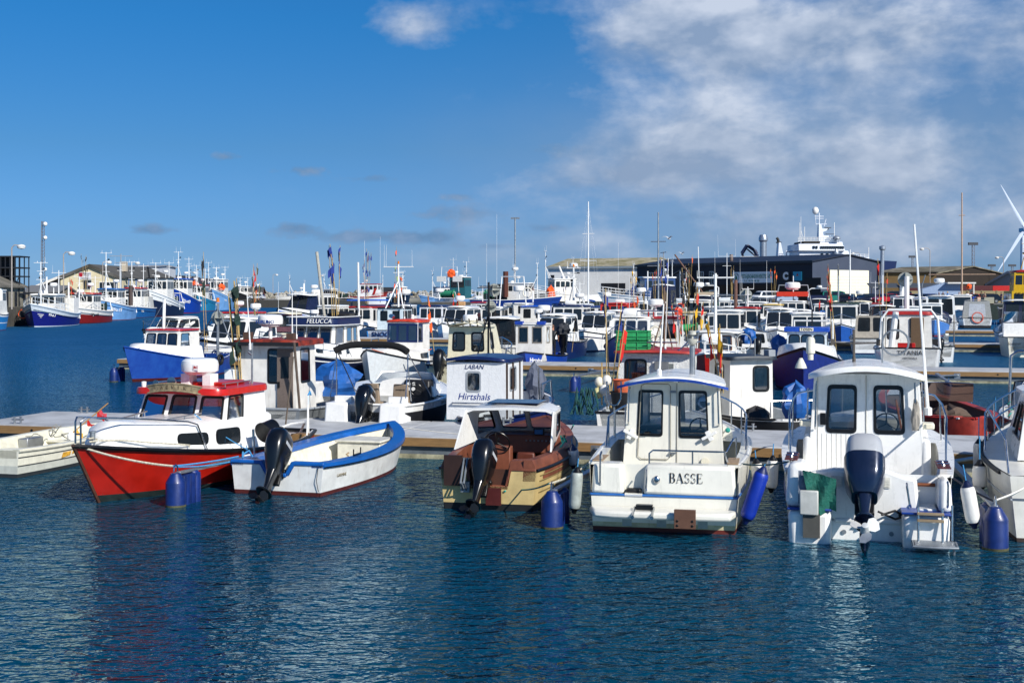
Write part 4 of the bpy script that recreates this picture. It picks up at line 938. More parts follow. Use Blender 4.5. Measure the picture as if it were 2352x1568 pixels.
    q.loft([[V(p) + V((0, 0, -.02)), V(p) + V((-.006, 0, -.02)), V(p) + V((-.006, 0, .025)), V(p) + V((0, 0, .025))] for p in a_]); q.build('roof_stripe', mat('173f96', .4), o)
    seat(o, 2.7, .35, .75, mat('31343c', .6)); seat(o, 2.7, -.4, .75, mat('31343c', .6)); wheel(o, (3.1, -.4, 1.35), .19)
    q = M(); q.box((3.25, -.75, .6), (3.7, .75, 1.32), (.1, 0, 0)); q.build('dashboard', mat('3a3b40', .5), o, bev=.03)
    q = M(); q.box((2.05, -.75, 1.4), (2.08, -.66, 2.1)); q.build('curtain', mat('b98323', .7), o)
    pulpit(o, H, .42, .5, n=6, ins=.08); H.trunk(o, GW, .55, .92, .22, .1, ins=.3, top=.3, nose=.4, zb=.0)
    aerial(o, 2.6, .3, 2.3, 1.3, -.02, -.08, .022); q = M(); q.tube([(2.7, -.28, 2.3), (2.7, -.28, 2.85)], .05, 10); q.build('mast', AL, o); q = M(); q.lathe([(.0, 0), (.05, .02), (.09, .08), (.09, .12), (.02, .13), (.02, .2), (.07, .2), (.07, .26), (0, .28)], 16, (2.7, -.28, 2.85)); q.build('floodlight', mat('b6b4a8', .4), o)
    q = M(); q.tube([(1.9, 1.02, 1.3), (1.9, 1.02, 1.8)], .014); q.tube([(1.9, .9, 2.25), (1.9, .9, 1.95), (1.9, .96, 1.85), (1.9, 1.02, 1.83), (1.9, 1.1, 1.85), (1.9, 1.15, 1.95), (1.9, 1.15, 2.25)], .014); q.build('rod_crutch', SS, o)
    for p, ty, l, mm_ in (((.05, 1.38, .98), 0, .75, mat('9aa09a', .5, var=.2)), ((1.6, -1.42, 1.0), 0, .62, WS)): fender(o, p, l, .1, mm_, BK, tiltx=.08 if p[1] > 0 else -.1, hang=.15)
    return o
def b_white():
    g = V((5.47, 20.0, 0)); L = 6.6; o = boat('white pilothouse boat with silver-capped navy outboard and green net on its stern', g, False, L, 0, name='motor_boat')
    H = Hull(L, 2.78, 1.0, 1.18, 1.42, tr=.88, mx=.4, ful=2.6, rake=.7, flare=.16, dr=.4)
    G = WH
    H.body(o, [(.09, mat('17479a', .5)), (.5, G), (.535, mat('1a3d8c', .4)), (1.0, G)], ztr=.5, trans=False)
    a = H.P(0, .5).y; b0 = H.P(0, .05).y; af = H.P(0, 1).y
    # two rounded stern pods with a recess for the engine between them
    for y0, y1 in ((.52, a), (-a, -.48)):
        q = M(); q.box((-.5, y0 + .03, -.3), (.05, y1 - .03, .50), (-.03, 0, -.02)); q.build('stern_pod', G, o, bev=.09)
        q = M(); q.box((-.54, y0 - .0, .50), (.05, y1 + .0, .535)); q.build('blue_strip', mat('1a3d8c', .4), o, bev=.012)
        q = M(); q.box((-.51, y0 + .05, -.3), (-.0, y1 - .05, .07)); q.build('boot_top', mat('17479a', .5), o, bev=.07)
    q = M(); q.box((-.05, -.55, -.3), (.1, .55, .30)); q.box((-.1, -.5, .26), (.12, .5, .34)); q.build('transom', G, o, bev=.03)
    # upper stern moulding: port side corner, curved bulwark, starboard side corner and the open step
    q = M(); q.box((-.48, .85, .53), (.25, af + .0, 1.2), (.08, 0, .04)); q.build('stern_corner', G, o, bev=.1)
    q = M(); q.box((-.42, -af, .53), (.25, -1.0, 1.0), (.12, 0, .03)); q.build('stern_corner', G, o, bev=.08)
    q = M(); q.slab([(-.08, .86, .3), (-.08, .86, 1.02), (-.08, .5, 1.09), (-.08, -.3, 1.09), (-.08, -.55, 1.0), (-.08, -.72, .98), (-.08, -.76, .55), (-.08, -.6, .3)], (.22, 0, 0)); q.build('bulwark', G, o, bev=.05)
    q = M(); q.box((-.3, -1.0, .5), (.2, -.74, .56)); q.build('step', G, o, bev=.02)
    q = M(); q.tube([(.15, -.74, .86), (.15, -1.0, .86)], .03); q.build('wooden_rail', mat('7a4526', .5), o)
    H.well(o, G, .03, .5, .4, w=.2, sl=.98); H.cap(o, G, .24, .03, .6, dz=.01, th=.05); H.deck(o, G, .45, .99, ins=.02, dz=.0); H.rail(o, mat('1a3d8c', .4), .02, f=.52, out=.004)
    for y in (1.15, -1.12):
        q = M(); q.box((-.1, y - .1, 1.2 if y > 0 else 1.14), (.75, y + .1, 1.215 if y > 0 else 1.155)); p = q.build('teak_pad', mat('54201c', .5, var=.3), o, bev=.005)
        q = M(); z = 1.22 if y > 0 else 1.16
        for x in (.15, .45): q.tube([(x, y - .09, z + .03), (x, y + .09, z + .03)], .015, 8); q.lathe([(.03, 0), (.02, .03)], 8, (x, y, z))
        q.build('cleat', SS, p)
    bw = [(.15, .52, .40, .89, .07), (.58, .52, .83, .89, .07)]; x0 = 2.05
    house(o, x0, 4.9, 1.96, 1.5, .4, 2.42, rb=.06, rf=1.1, si=.12, back=bw, side=[(.06, .52, .36, .9, .08), (.4, .52, .7, .88, .1)], front=[(.03, .36, .48, .96, .08), (.52, .36, .97, .96, .08)], m=WH, fw=.07, fm=BK, pane=glass(.72))
    for y0, y1 in ((.86, 1.06), (-1.06, -.86)):
        q = M(); q.box((x0 - .02, y0, .4), (x0 + .6, y1, 1.35), (.03, .05, .02)); q.build('side_moulding', G, o, bev=.07)
        q = M(); q.box((2.2, y0 - .05 if y0 < 0 else y0, 1.5), (2.5, y1 if y0 < 0 else y1 + .05, 1.6)); q.build('side_box', CR, o, bev=.02)
    roof(o, x0 - .6, 4.1, 2.04, 1.6, 2.35, WH, th=.06, cam_=.18, e=4.5, lip=.03)
    q = M(); q.tube([(x0 - .0, .80, .55), (x0 + .055, .80, 2.4)], .006); q.tube([(x0 - .0, .0, .55), (x0 + .05, .0, 2.4)], .009)
    for k in range(9): q.tube([(x0 + .003, .73 - .08 * k, .6), (x0 + .025, .73 - .08 * k, 1.4)], .003, 4)
    q.build('door_seam', mat('b9b7ae'), o)
    q = M(); q.box((x0 - .01, .66, 1.55), (x0 + .03, .76, 1.75)); q.build('door_lock', BK, o, bev=.01)
    for y in (.84, -.80): M().tube([(x0, y, 1.48), (x0 - .06, y, 1.52), (x0 - .05, y * .98, 2.3)], .016).build('grab_pole', SS, o)
    q = M(); q.lathe([(.05, 0), (.055, .05), (.02, .08)], 12, (x0 + .2, -.92, 2.05), 'z'); q.build('side_lamp', SS, o)
    tarp(o, (x0 - .06, -.8, 1.5), .05, .07, .5, mat('9a948a', .9), 'rag', 4)
    seat(o, 2.75, .4, .85, mat('3a3d45', .6), .5); wheel(o, (3.0, -.35, 1.5), .2); q = M(); q.box((3.1, -.7, .6), (3.7, .1, 1.55), (.15, 0, .05)); q.build('dashboard', mat('9a9890', .4), o, bev=.06)
    q = M(); q.tube([(2.9, -.62, 1.3), (2.85, -.5, 1.95)], .02); q.build('boat_hook', mat('9c5a28', .5), o)
    outboard(o, -.32, .05, .74, 1.3, 42, mat('18233c', .22, metal=.3, coat=.6), cover=mat('a9acb0', .3, var=.03, coat=.3), prop='w', fair=1.22)
    # vents, hoses, drains
    for y in (.46, -.24):
        q = M(); q.box((-.1, y - .09, .82), (-.085, y + .09, .98)); [q.box((-.108, y - .075, .84 + .025 * k), (-.1, y + .075, .85 + .025 * k)) for k in range(5)]; q.build('vent_grille', mat('d8d6cc'), o)
    q = M(); q.tube([(-.08, -.5, .42), (-.2, -.4, .5), (-.35, -.2, .45)], .018); q.tube([(-.08, -.55, .40), (-.25, -.4, .38), (-.35, -.15, .5)], .018); q.lathe([(.05, -.02), (.05, 0)], 10, (-.1, -.5, .42), 'x'); q.build('hose', BK, o)
    q = M(); [q.lathe([(.035, -.02), (.035, 0)], 12, (-.055, y, .12), 'x') for y in (.35, -.35)]; q.build('drain', GV, o)
    # plate for the spare motor with green net hanging over it
    q = M(); q.box((-.66, .72, .45), (-.58, 1.0, .82)); q.build('motor_pad', mat('b6b8b4', .5, var=.1), o, bev=.02); q = M(); q.box((-.6, .7, .1), (-.5, .95, .46)); q.build('trim_tab_bracket', mat('4a4a46', .6), o)
    mm = M(); rows = []
    for i in range(9):
        u = i / 8; rows.append([V((-.55 - .05 * math.sin(u * 9 + v_ * 5), .96 - .5 * u - .12 * v_ * (1 - u), 1.12 - .12 * u - .62 * v_ * (.9 + .12 * math.sin(u * 5)))) for v_ in [j / 8 for j in range(9)]])
    mm.loft(rows, closed=False); mm.build('green_net', mat('0f5c50', .7, var=.2, bump=.5, sc=8), o)
    mm = M(); mm.loft([[V((-.53, 1.02 - .14 * i / 3, 1.1 - .5 * j / 4)) for j in range(5)] for i in range(4)], closed=False); mm.build('grey_net', mat('6d7684', .8, bump=.5), o)
    # folding ladder
    q = M()
    for y in (-.72, -1.06): q.tube([(-.56, y, .62), (-.62, y, .1)], .018, 8)
    q.tube([(-.5, -1.2, .66), (-.56, -1.2, .15)], .016, 8)
    q.build('ladder_rails', SS, o); q = M(); [q.box((-.66, -1.08, z), (-.58, -.7, z + .035)) for z in (.42, .52)]; q.build('ladder_step', mat('8b7a62', .6), o, bev=.005)
    q = M(); q.box((-.95, -1.22, .1), (-.5, -.66, .13)); q.tube([(-.5, -.64, .11), (-.95, -.64, .11), (-.98, -.94, .11), (-.95, -1.25, .11), (-.5, -1.25, .11)], .02); q.tube([(-.9, -1.2, .1), (-.85, -1.2, -.15)], .018); q.build('bathing_grid', GV, o)
    q = M(); q.tube([(-.42, -.56, .95), (-.5, -.56, .92), (-.5, -.6, .65), (-.42, -.62, .6)], .016); q.tube([(-.46, -1.14, 1.0), (-.52, -1.14, .96), (-.52, -1.14, .66), (-.44, -1.14, .62)], .018); q.build('grab_handle', SS, o)
    q = M()
    for sd_ in (1, -1): q.tube([H.top(.12, sd_, .1), H.top(.14, sd_, .1, .5), H.top(.2, sd_, .1, .7), H.top(.35, sd_, .15, .78), H.top(.6, sd_, .1, .7), H.top(.85, sd_, .1, .6), H.top(.98, sd_, .03, .55)], .018); [q.tube([H.top(t, sd_, .1, 0), H.top(t, sd_, .12, .7)], .014) for t in (.3, .5, .7, .9)]
    q.build('side_rail', SS, o)
    H.trunk(o, WH, .5, .92, .25, .12, ins=.3, top=.3, nose=.4, zb=.0)
    q = M(); q.tube([(3.0, .2, 2.55), (3.0, .2, 3.15)], .022); q.tube([(3.0, .2, 2.9), (3.0, .55, 2.92)], .014); q.tube([(3.0, .2, 2.9), (3.0, -.2, 2.92)], .014); q.box((2.97, .53, 2.87), (3.03, .6, 2.98)); q.box((2.97, -.25, 2.87), (3.03, -.18, 2.98)); q.lathe([(.07, 0), (.07, .04), (.03, .06), (.03, .16)], 12, (3.0, .2, 2.5)); q.build('mast', mat('554f48', .6), o)
    q = M(); q.tube([(2.9, -.5 + .22 * math.cos(k * .314), 2.93 + .22 * math.sin(k * .314)) for k in range(20)], .018, 6, closed=True); q.tube([(2.9, -.28, 2.5), (2.9, -.28, 3.3)], .015); q.build('direction_finder_loop', GV, o)
    q = M(); q.lathe([(.05, 0), (.05, .1), (.08, .12), (.08, .35), (.06, .4), (0, .42)], 14, (3.1, .95, 2.6)); q.lathe([(.11, 0), (.09, .06), (.03, .18), (0, .18)], 14, (3.1, 1.12, 2.45)); q.build('anchor_light', mat('d6d4c6', .4), o)
    aerial(o, 2.1, -1.0, 1.75, 3.2, .05, .22, .032)
    fender(o, (-.25, 1.55, 1.1), .95, .12, mat('10309a', .4), mat('0c1c50', .4), tiltx=.32, hang=.05); fender(o, (-.2, -1.42, .98), .72, .11, WS, mat('101c40', .4), tiltx=-.17, hang=.25)
    fender(o, (1.2, 1.5, 1.1), .62, .1, WS, BK, tiltx=.05, hang=.2)
    return o
def b_right():
    g = V((8.75, 19.6, 0)); L = 6.5; o = boat('white cabin cruiser at the right edge of the picture with black rubber gunwale', g, False, L, R(1), name='motor_boat')
    H = Hull(L, 2.6, 1.0, 1.05, 1.4, tr=.9, mx=.35, ful=2.0, rake=.8, flare=.25, dr=.4); C_ = mat('dcdad0', .35, var=.08, sc=2)
    H.body(o, [(.06, mat('3a2a24', .6)), (.62, C_), (.66, mat('57626e', .4)), (1.0, C_)]); H.rail(o, BR, .04, dz=-.02, t0=.1); H.deck(o, C_, 0, .99, dz=0)
    H.rail(o, mat('9da3a8'), .02, f=.64, out=.01, name='strake')
    house(o, 1.6, 4.4, 1.7, 1.4, 1.05, 2.1, rf=1.1, si=.15, side=[(.06, .3, .45, .85, .08), (.5, .3, .75, .8, .08)], front=[(.06, .3, .94, .9, .08)], m=WH, fw=.04, fm=BK, pane=glass(.3)); roof(o, 1.4, 3.5, 1.5, 1.4, 2.1, WH)
    H.trunk(o, WH, .5, .93, .35, .15, ins=.35, top=.3, nose=.4, zb=.0)
    pulpit(o, H, .5, .6, n=6, mid=True); 
    q = M(); q.tube([H.top(.05, 1, .05, 0), H.top(.08, 1, .05, .5), H.top(.4, 1, .1, .75), H.top(.5, 1, .08, .6)], .018); q.build('side_rail', SS, o)
    q = M(); q.lathe([(.06, 0), (.07, .14), (.0, .15)], 12, (4.2, .95, 1.45), 'x'); q.build('deck_lamp', SS, o); q = M(); q.box((3.6, .98, 1.3), (4.3, 1.08, 1.55), (.1, .1, 0)); q.build('locker_lid', mat('5d2a20', .5), o)
    fender(o, tuple(H.top(.62, 1, -.12)), .75, .1, WS, BK); fender(o, tuple(H.top(.28, 1, -.12)), .55, .12, WS, BK)
    return o
# ================================================================ GENERAL MARINA BOAT
def wr(n, v0, v1, a=.06, b=.94, g=.05, r=.06):
    w = (b - a - g * (n - 1)) / n; return [(a + i * (w + g), v0, a + i * (w + g) + w, v1, r) for i in range(n)]
def ex(o, H, L_):
    """fit the extras listed for a boat"""
    for e in L_:
        k, a = e[0], e[1:]
        if k == 'mast': mast(o, a[0], a[1], a[2], a[3], *a[5:6], **a[4]) if len(a) > 4 else mast(o, *a)
        elif k == 'radar': radar(o, *a)
        elif k == 'tarp': tarp(o, a[0], *a[1], **(a[2] if len(a) > 2 else {}))
        elif k == 'ob': outboard(o, *a[0], **(a[1] if len(a) > 1 else {}))
        elif k == 'flags':
            x, y, z, h, cols, n = a[:6]
            for i in range(n): flagpole(o, x + random.uniform(-.12, .12), y + random.uniform(-.12, .12), z, h * random.uniform(.8, 1.05), cols, random.uniform(-.35, .35), random.uniform(-.35, .35), random.uniform(.35, .6), a[6] if len(a) > 6 else 1)
        elif k == 'aer': aerial(o, *a)
        elif k == 'ring': lifering(o, *a)
        elif k == 'rail': pulpit(o, H, *a)
        elif k == 'fend':
            for t, sd_ in a: fender(o, tuple(H.top(t, sd_, -.1)), .5, .1, WH, NV)
        elif k == 'tri':      # tripod lattice mast with lamps
            x, z, h, w = a[:4]; c_ = a[4] if len(a) > 4 else WH; m = M(); m.tube([(x, 0, z), (x, 0, z + h)], .09, 8, r1=.05)
            for s_ in (1, -1): m.tube([(x - w, s_ * w * .55, z), (x, 0, z + h * .62)], .05, 6)
            for f, ww in ((.98, w * .45), (.8, w * .25), (.62, w * .3)): m.tube([(x, -ww, z + h * f), (x, ww, z + h * f)], .03, 6)
            m.box((x - .08, -.12, z + h * .72), (x + .08, .12, z + h * .76)); q = m.build('mast', c_, o)
            m = M(); m.box((x - .12, .25, z + h * .84), (x + .02, .45, z + h * .87)); m.tube([(x, 0, z + h * .845), (x, .4, z + h * .845)], .02); m.ball((x - .1, -.15, z + h * .66), .12, 8); m.build('mast_lamp', BK, q)
            for d in (-1, 1): aerial(o, x, d * w * random.uniform(.2, .4), z + h * .98, h * random.uniform(.04, .18), 0, 0, .02)
        elif k == 'gallows':  # A-frame over the stern
            x, z, h, w = a[:4]; m = M(); m.tube([(x, -w, z), (x, -w * .75, z + h), (x, w * .75, z + h), (x, w, z)], .07, 8); m.build('gallows', a[4] if len(a) > 4 else WH, o)
        elif k == 'drum':
            x, y, z, r, w, c_ = a; m = M(); m.lathe([(0, -w), (r, -w), (r, -w + .06), (r * .7, -w + .06), (r * .78, 0), (r * .7, w - .06), (r, w - .06), (r, w), (0, w)], 18, (x, y, z), 'y'); m.build('net_drum', c_, o)
        elif k == 'box':
            p0, p1, c_, nm = a; q = M(); q.box(p0, p1); q.build(nm, c_, o, bev=.015)
        elif k == 'tube':
            p_, r_, c_, nm = a; q = M(); q.tube(p_, r_, 8); q.build(nm, c_, o)
        elif k == 'raft':
            x, y, z = a; q = M(); q.lathe([(0, -.42), (.2, -.4), (.23, -.3), (.23, .3), (.2, .4), (0, .42)], 14, (x, y, z), 'y'); q.build('life_raft', WH, o)
        elif k == 'txt':      # lettering: string, size, location, x axis dir, y dir, material, kwargs
            text(a[0], a[1], a[5], o, frame(V(a[2]), a[3], a[4]), **(a[6] if len(a) > 6 else {}))
        elif k == 'lamp':
            x, y, z, c_ = a; q = M(); q.lathe([(.09, 0), (.09, .05), (.075, .06), (.07, .2), (0, .22)], 12, (x, y, z)); q.build('warning_lamp', c_, o)
        elif k == 'refl':     # radar reflector: crossed discs
            x, y, z, r = a; q = M(); q.lathe([(0, -.005), (r, -.005), (r, .005), (0, .005)], 16, (x, y, z), 'x'); q.lathe([(0, -.005), (r, -.005), (r, .005), (0, .005)], 16, (x, y, z), 'z'); q.lathe([(0, -.005), (r, -.005), (r, .005), (0, .005)], 16, (x, y, z), 'y'); q.build('radar_reflector', mat('a8aaa2', .5, .3), o)
        elif k == 'crates':
            x, y, z, n, c_ = a
            for i in range(n):
                q = M(); z_ = z + i * .27; q.box((x - .3, y - .42, z_), (x + .3, y + .42, z_ + .03))
                for (p0, p1) in (((x - .3, y - .42, z_), (x - .27, y + .42, z_ + .25)), ((x + .27, y - .42, z_), (x + .3, y + .42, z_ + .25)), ((x - .3, y - .42, z_), (x + .3, y - .39, z_ + .25)), ((x - .3, y + .39, z_), (x + .3, y + .42, z_ + .25))): q.box(p0, p1)
                for zz in (.11, .24): q.box((x - .325, y - .445, z_ + zz - .012), (x + .325, y - .40, z_ + zz)); q.box((x - .325, y + .40, z_ + zz - .012), (x + .325, y + .445, z_ + zz)); q.box((x - .325, y - .44, z_ + zz - .012), (x - .28, y + .44, z_ + zz)); q.box((x + .28, y - .44, z_ + zz - .012), (x + .325, y + .44, z_ + zz))
                for yy in (-.15, .15): q.box((x - .32, y + yy - .008, z_ + .02), (x - .29, y + yy + .008, z_ + .25))
                cr = q.build('fish_crate', c_, None); cr.parent = None
                cr.matrix_world = o.matrix_basis.copy(); tag(cr, ['lower', 'upper'][i] + ' green plastic fish crate stacked on the red cabin roof', 'fish crate', 'green fish crates')
def gen(label, g, out=False, L=7., B=2.5, s=(.9, .85, 1.3), bands=None, dth=0., cab=None, rf_=None, trunk=None, deck=WH, extra=(), rs=False, tr=.85, rake=.6, flare=.22, rail=None, near=False, t0=None, inner=None, cap_=None, name='motor_boat', ful=2.4, group=None, cat='boat', zf=.3):
    """cab: (x0, x1, w0, w1, z0, z1, wall material, dict)  rf_: (material, overhang, thickness, camber, exponent)  trunk: (t0, t1, h0, h1, inset)"""
    o = boat(label, g, out, L, dth, name, cat, near, group, 0, rake)
    H = Hull(L, B, *s, tr=tr, mx=.42, ful=ful, rake=rake, flare=flare, dr=.35, rs=rs, xm=.45)
    H.body(o, bands or [(.08, mat('1b2c55', .6)), (1, WH)], n=26 if near else 18)
    H.rail(o, cap_ or BK, .035 if L < 10 else .07, dz=-.02, transom=not rs)
    t0 = .45 if t0 is None else t0
    if t0 < .97: H.deck(o, deck, t0, .985, dz=0, ins=.03, n=8)
    if t0 > .03: H.well(o, inner or deck, .0 if not rs else .04, t0, zf, w=.08, n=8); H.cap(o, deck, .1, .0 if not rs else .02, t0, n=10)
    if trunk: H.trunk(o, deck, *trunk[:4], ins=trunk[4], top=.25, nose=.3, zb=0, wins=trunk[5] if len(trunk) > 5 else (), n=10)
    if cab:
        cs = cab if isinstance(cab, list) else [cab]
        for i, c in enumerate(cs):
            x0, x1, w0, w1, z0, z1, m, kw = c; kw = dict(kw); kw.setdefault('far', not near); house(o, x0, x1, w0, w1, z0, z1, m=m, **kw)
            rr = rf_[i] if isinstance(rf_, list) else rf_
            if rr:
                rm, ov, th, cm, e = rr[:5]; of = rr[5] if len(rr) > 5 else ov; ob_ = rr[6] if len(rr) > 6 else ov
                roof(o, x0 + kw.get('rb', 0) - ob_, x1 - kw.get('rf', .3) + of, w0 - 2 * kw.get('si', .06) + 2 * ov, w1 - 2 * kw.get('si', .06) + 2 * ov, z1 - .01, rm, th, cm, e=e)
    if rail: pulpit(o, H, *rail)
    ex(o, H, extra)
    return o, H
RR = mat('a3211b', .45, var=.2, sc=3); RBR = mat('8a2c18', .6, var=.3, sc=3, h2='2a1614'); CRW = mat('ddd6bb', .4, var=.08)
NVC = mat('141d3d', .5, var=.25, bump=.3); GRN = mat('2c9a5c', .5, var=.12); LBL = mat('6f9fd0', .5, var=.14, sc=1.0, kind='stain'); DKG = mat('123029', .8, var=.3)
GREY = mat('8f959b', .5, var=.12, sc=2); BLK = mat('15161a', .6, var=.2); AMB = mat('d9790f', .3, coat=.5); CAN = mat('9a9b98', .8, var=.12, bump=.2)
FL = {'r': mat('c0180f', .8, var=.1), 'k': mat('15151a', .8, var=.1), 'o': mat('ee5a1c', .8, var=.1), 'b': mat('16307f', .8), 'y': mat('d8a41c', .8), 'g': DKG}

# ================================================================ ROW BEYOND THE FIRST PONTOON
def row2():
    # grey metal hull, white wheelhouse, rusty red roof
    o, H = gen('white wheelhouse boat with flaking red-brown roof, grey metal hull and blue tarpaulin', (-6.55, 34.1), L=7.8, B=2.5, s=(.78, .74, 1.0), bands=[(.2, mat('6a3a34', .6)), (1, mat('868b8e', .45, .5, var=.2, sc=2))], cab=None, near=True, t0=.72, inner=mat('c8c8c4', .6, kind='stain'), name='fishing_boat', cap_=GREY, rs=False, ful=2.2)
    bw = [(.13, .44, .46, .93, .08)]
    house(o, .35, 1.75, 1.62, 1.55, .6, 2.42, rb=0, rf=.05, si=.03, back=[(.50, .45, .82, .93, .08)], side=[(.25, .45, .7, .93, .08)], front=wr(2, .5, .92), m=WS, fw=.05, fm=BK, pane=glass(.35))
    q = M(); q.box((.3, -.72, .7), (.36, -.28, 2.32)); d = q.build('door', mat('6b5f58', .8, var=.3, kind='wood'), o); q = M(); q.box((.285, -.62, 1.55), (.3, -.4, 2.1)); q.build('window', dglass(), d); q = M(); q.box((.27, -.36, 1.3), (.3, -.3, 1.45)); q.build('latch', BK, d)
    roof(o, .05, 2.05, 1.95, 1.9, 2.4, [RBR], th=.14, cam_=.03, e=9)
    q = M(); q.box((.02, -1.0, 2.4), (.05, 1.0, 2.5)); q.build('roof_edge', BLK, o)
    radar(o, .75, .12, 2.55, .33, .33); text('FURUNO', .13, mat('1a3a80'), o, frame(V((.41, .12, 3.02)), (0, -1, 0), (0, 0, 1)), bold=.003)
    q = M(); q.box((.3, .5, 2.55), (.5, .7, 2.75)); q.box((.5, -.65, 2.55), (.7, -.45, 2.72)); q.build('roof_block', mat('4d3a30', .7), o); q = M(); q.lathe([(.14, 0), (.15, .06), (.1, .09), (0, .1)], 12, (.9, -.3, 2.55)); q.build('roof_vent', CR, o)
    aerial(o, .95, -.42, 2.55, 1.25, 0, 0, .02); aerial(o, 1.05, -.5, 2.55, .8)
    q = M(); q.box((3.2, .0, .6), (4.6, .9, 1.22)); q.build('engine_box', WS, o, bev=.03)
    tarp(o, (4.5, -.25, .78), .62, .68, 1.0, TARP, 'tarpaulin', 2)
    ex(o, H, [('flags', .3, .78, .9, 3.4, [FL['g']], 4, 3), ('tube', [(.15, -1.0, .7), (-.1, -.95, 2.5)], .035, mat('54483f', .7), 'post'), ('ring', 5.6, .6, 1.2, .3, 'z'), ('box', (0.2, .95, .6), (.5, 1.2, 1.75), WH, 'gas_bottle_box'), ('tube', [(.3, .2, 1.1), (.22, .2, 1.1), (.22, .5, 1.1)], .015, SS, 'grab_handle')])
    # speedboat with folded bimini
    o, H = gen('white sports boat with folded black bimini, beige seats and black outboard', (-3.75, 33.4), L=5.6, B=2.3, s=(.95, .92, 1.15), near=True, t0=.55, bands=[(.12, WH), (.78, BLK), (.82, WH), (1, WH)], dth=R(-2), zf=.45, tr=.95, rake=.9, flare=.25, cap_=WH, name='speedboat')
    for y in (.75, -.75):
        q = M(); q.box((-.3, y - .34, .1), (.45, y + .34, .98), (.1, 0, .03)); q.build('stern_locker', WH, o, bev=.06); q = M(); q.box((.25, y - .25, .95), (.42, y + .25, 1.12)); q.build('backrest', WH, o, bev=.02)
    TN = mat('8b7a66', .7, var=.1)
    for y in (.42, -.42):
        s_ = seat(o, 1.6, y, .75, TN, .5); text('QUICKSILVER', .045, BK, s_, frame(V((1.31, y, 1.22)), (0, -1, 0), (0, 0, 1)))
    outboard(o, -.12, .0, .62, 1.15, 32, mat('0a0b0e', .2, coat=.6)); q = M(); q.box((2.5, -.8, .6), (3.0, .05, 1.4), (.15, 0, .05)); d = q.build('dashboard', mat('17181b', .5), o, bev=.05)
    q = M()
    for y, z in ((-.15, 1.28), (-.3, 1.28), (-.15, 1.15), (-.3, 1.15)): q.lathe([(.055, 0), (.055, -.012), (0, -.012)], 12, (2.52 + (z - .9) * .3, y, z), 'x')
    q.build('gauge', WH, d); wheel(o, (2.42, -.45, 1.15), .18)
    H.trunk(o, WH, .5, .95, .42, .1, ins=.3, top=.3, nose=.5, zb=0, cam_=.1)
    q = M(); a = []
    for k in range(13):
        t = -1 + k / 6; a.append(V((3.1 + .55 * (1 - t * t), t * .9, 1.28)))
    q.loft([[p, p + V((-.38, 0, .3 if abs(i - 6) < 6 else .02)), p + V((-.39, 0, .3 if abs(i - 6) < 6 else .02))] for i, p in enumerate(a)], closed=False); q.build('windscreen', glass(.55), o)
    q = M(); q.tube([p + V((-.385, 0, .3 if 0 < i < 12 else .02)) for i, p in enumerate(a)], .012); q.build('windscreen_frame', SS, o)
    q = M(); q.tube([(.3 + .16 * (1 - u * u), u * 1.02, 2.28 + .17 * (1 - u ** 4)) for u in [-1 + i / 7 for i in range(15)]], .09, 10); q.build('bimini_bag', mat('0c0d10', .85, bump=.5), o)
    for s_ in (1, -1):
        q = M(); q.tube([(.35, s_ * .98, 2.3), (.5, s_ * 1.05, 1.0)], .014); q.tube([(.35, s_ * .98, 2.3), (1.9, s_ * 1.08, 1.02)], .016); q.tube([(.42, s_ * 1.0, 2.25), (.1, s_ * 1.05, 1.1)], .014); q.build('bimini_frame', SS, o)
    a = H.P(.45, .86, -1); b = H.P(.6, .86, -1); text('QUICKSILVER', .13, BK, o, frame((a + b) / 2 + V((0, -.02, 0)), b - a, (0, 0, 1)), shear=.2)
    # double ended boat, plain white cabin
    o, H = gen('white cabin boat named LABAN with navy roof edge and grey covered outboard', (-.98, 32.95), True, L=6.4, B=2.35, s=(.95, .66, .68), near=True, t0=.9, rs=True, bands=[(.3, mat('142c72', .4)), (.92, mat('142c72', .4)), (1, WH)], inner=mat('c9ccd0', .5), cap_=NV, ful=2.0, zf=.2)
    LW = mat('d9dbdc', .6, var=.04, bump=.25, sc=8); zc = 2.02
    house(o, 3.85, 5.55, 1.62, 1.58, .55, zc, rb=0, rf=.0, si=0.01, front=[(.34, .5, .57, .83, .07)], back=[(.15, .5, .42, .9, .05)], side=[(.42, .5, .78, .9, .07)], m=LW, fw=.05, fm=GREY, pane=glass(.55))
    roof(o, 3.75, 5.66, 1.76, 1.72, zc, NV, th=.08, cam_=.08, e=8)
    cf = 5.556; text('LABAN', .16, mat('152a60'), o, frame(V((cf + .004, -.06, 1.9)), (0, 1, 0), (0, 0, 1)), shear=.3); text('Hirtshals', .24, mat('123080'), o, frame(V((cf, -.06, 1.14)), (0, 1, 0), (0, 0, 1)), shear=.25)
    q = M(); q.tube([(cf, -.62, .98), (cf + .07, -.62, .98), (cf + .07, .55, .98), (cf, .55, .98)], .022); q.build('grab_rail', SS, o); q = M(); [q.box((x, .79, .6), (x + .04, .83, 2.0)) for x in (4.2, 4.9, 5.5)]; q.build('door_trim', mat('3b2a22', .7), o)
    tarp(o, (.55, .35, .55), .3, .3, 1.15, mat('5b6273', .85, bump=.6), 'engine_cover', 6, .6); tarp(o, (.5, .38, .3), .22, .25, .4, mat('4c5364', .85, bump=.6), 'cover_skirt', 8)
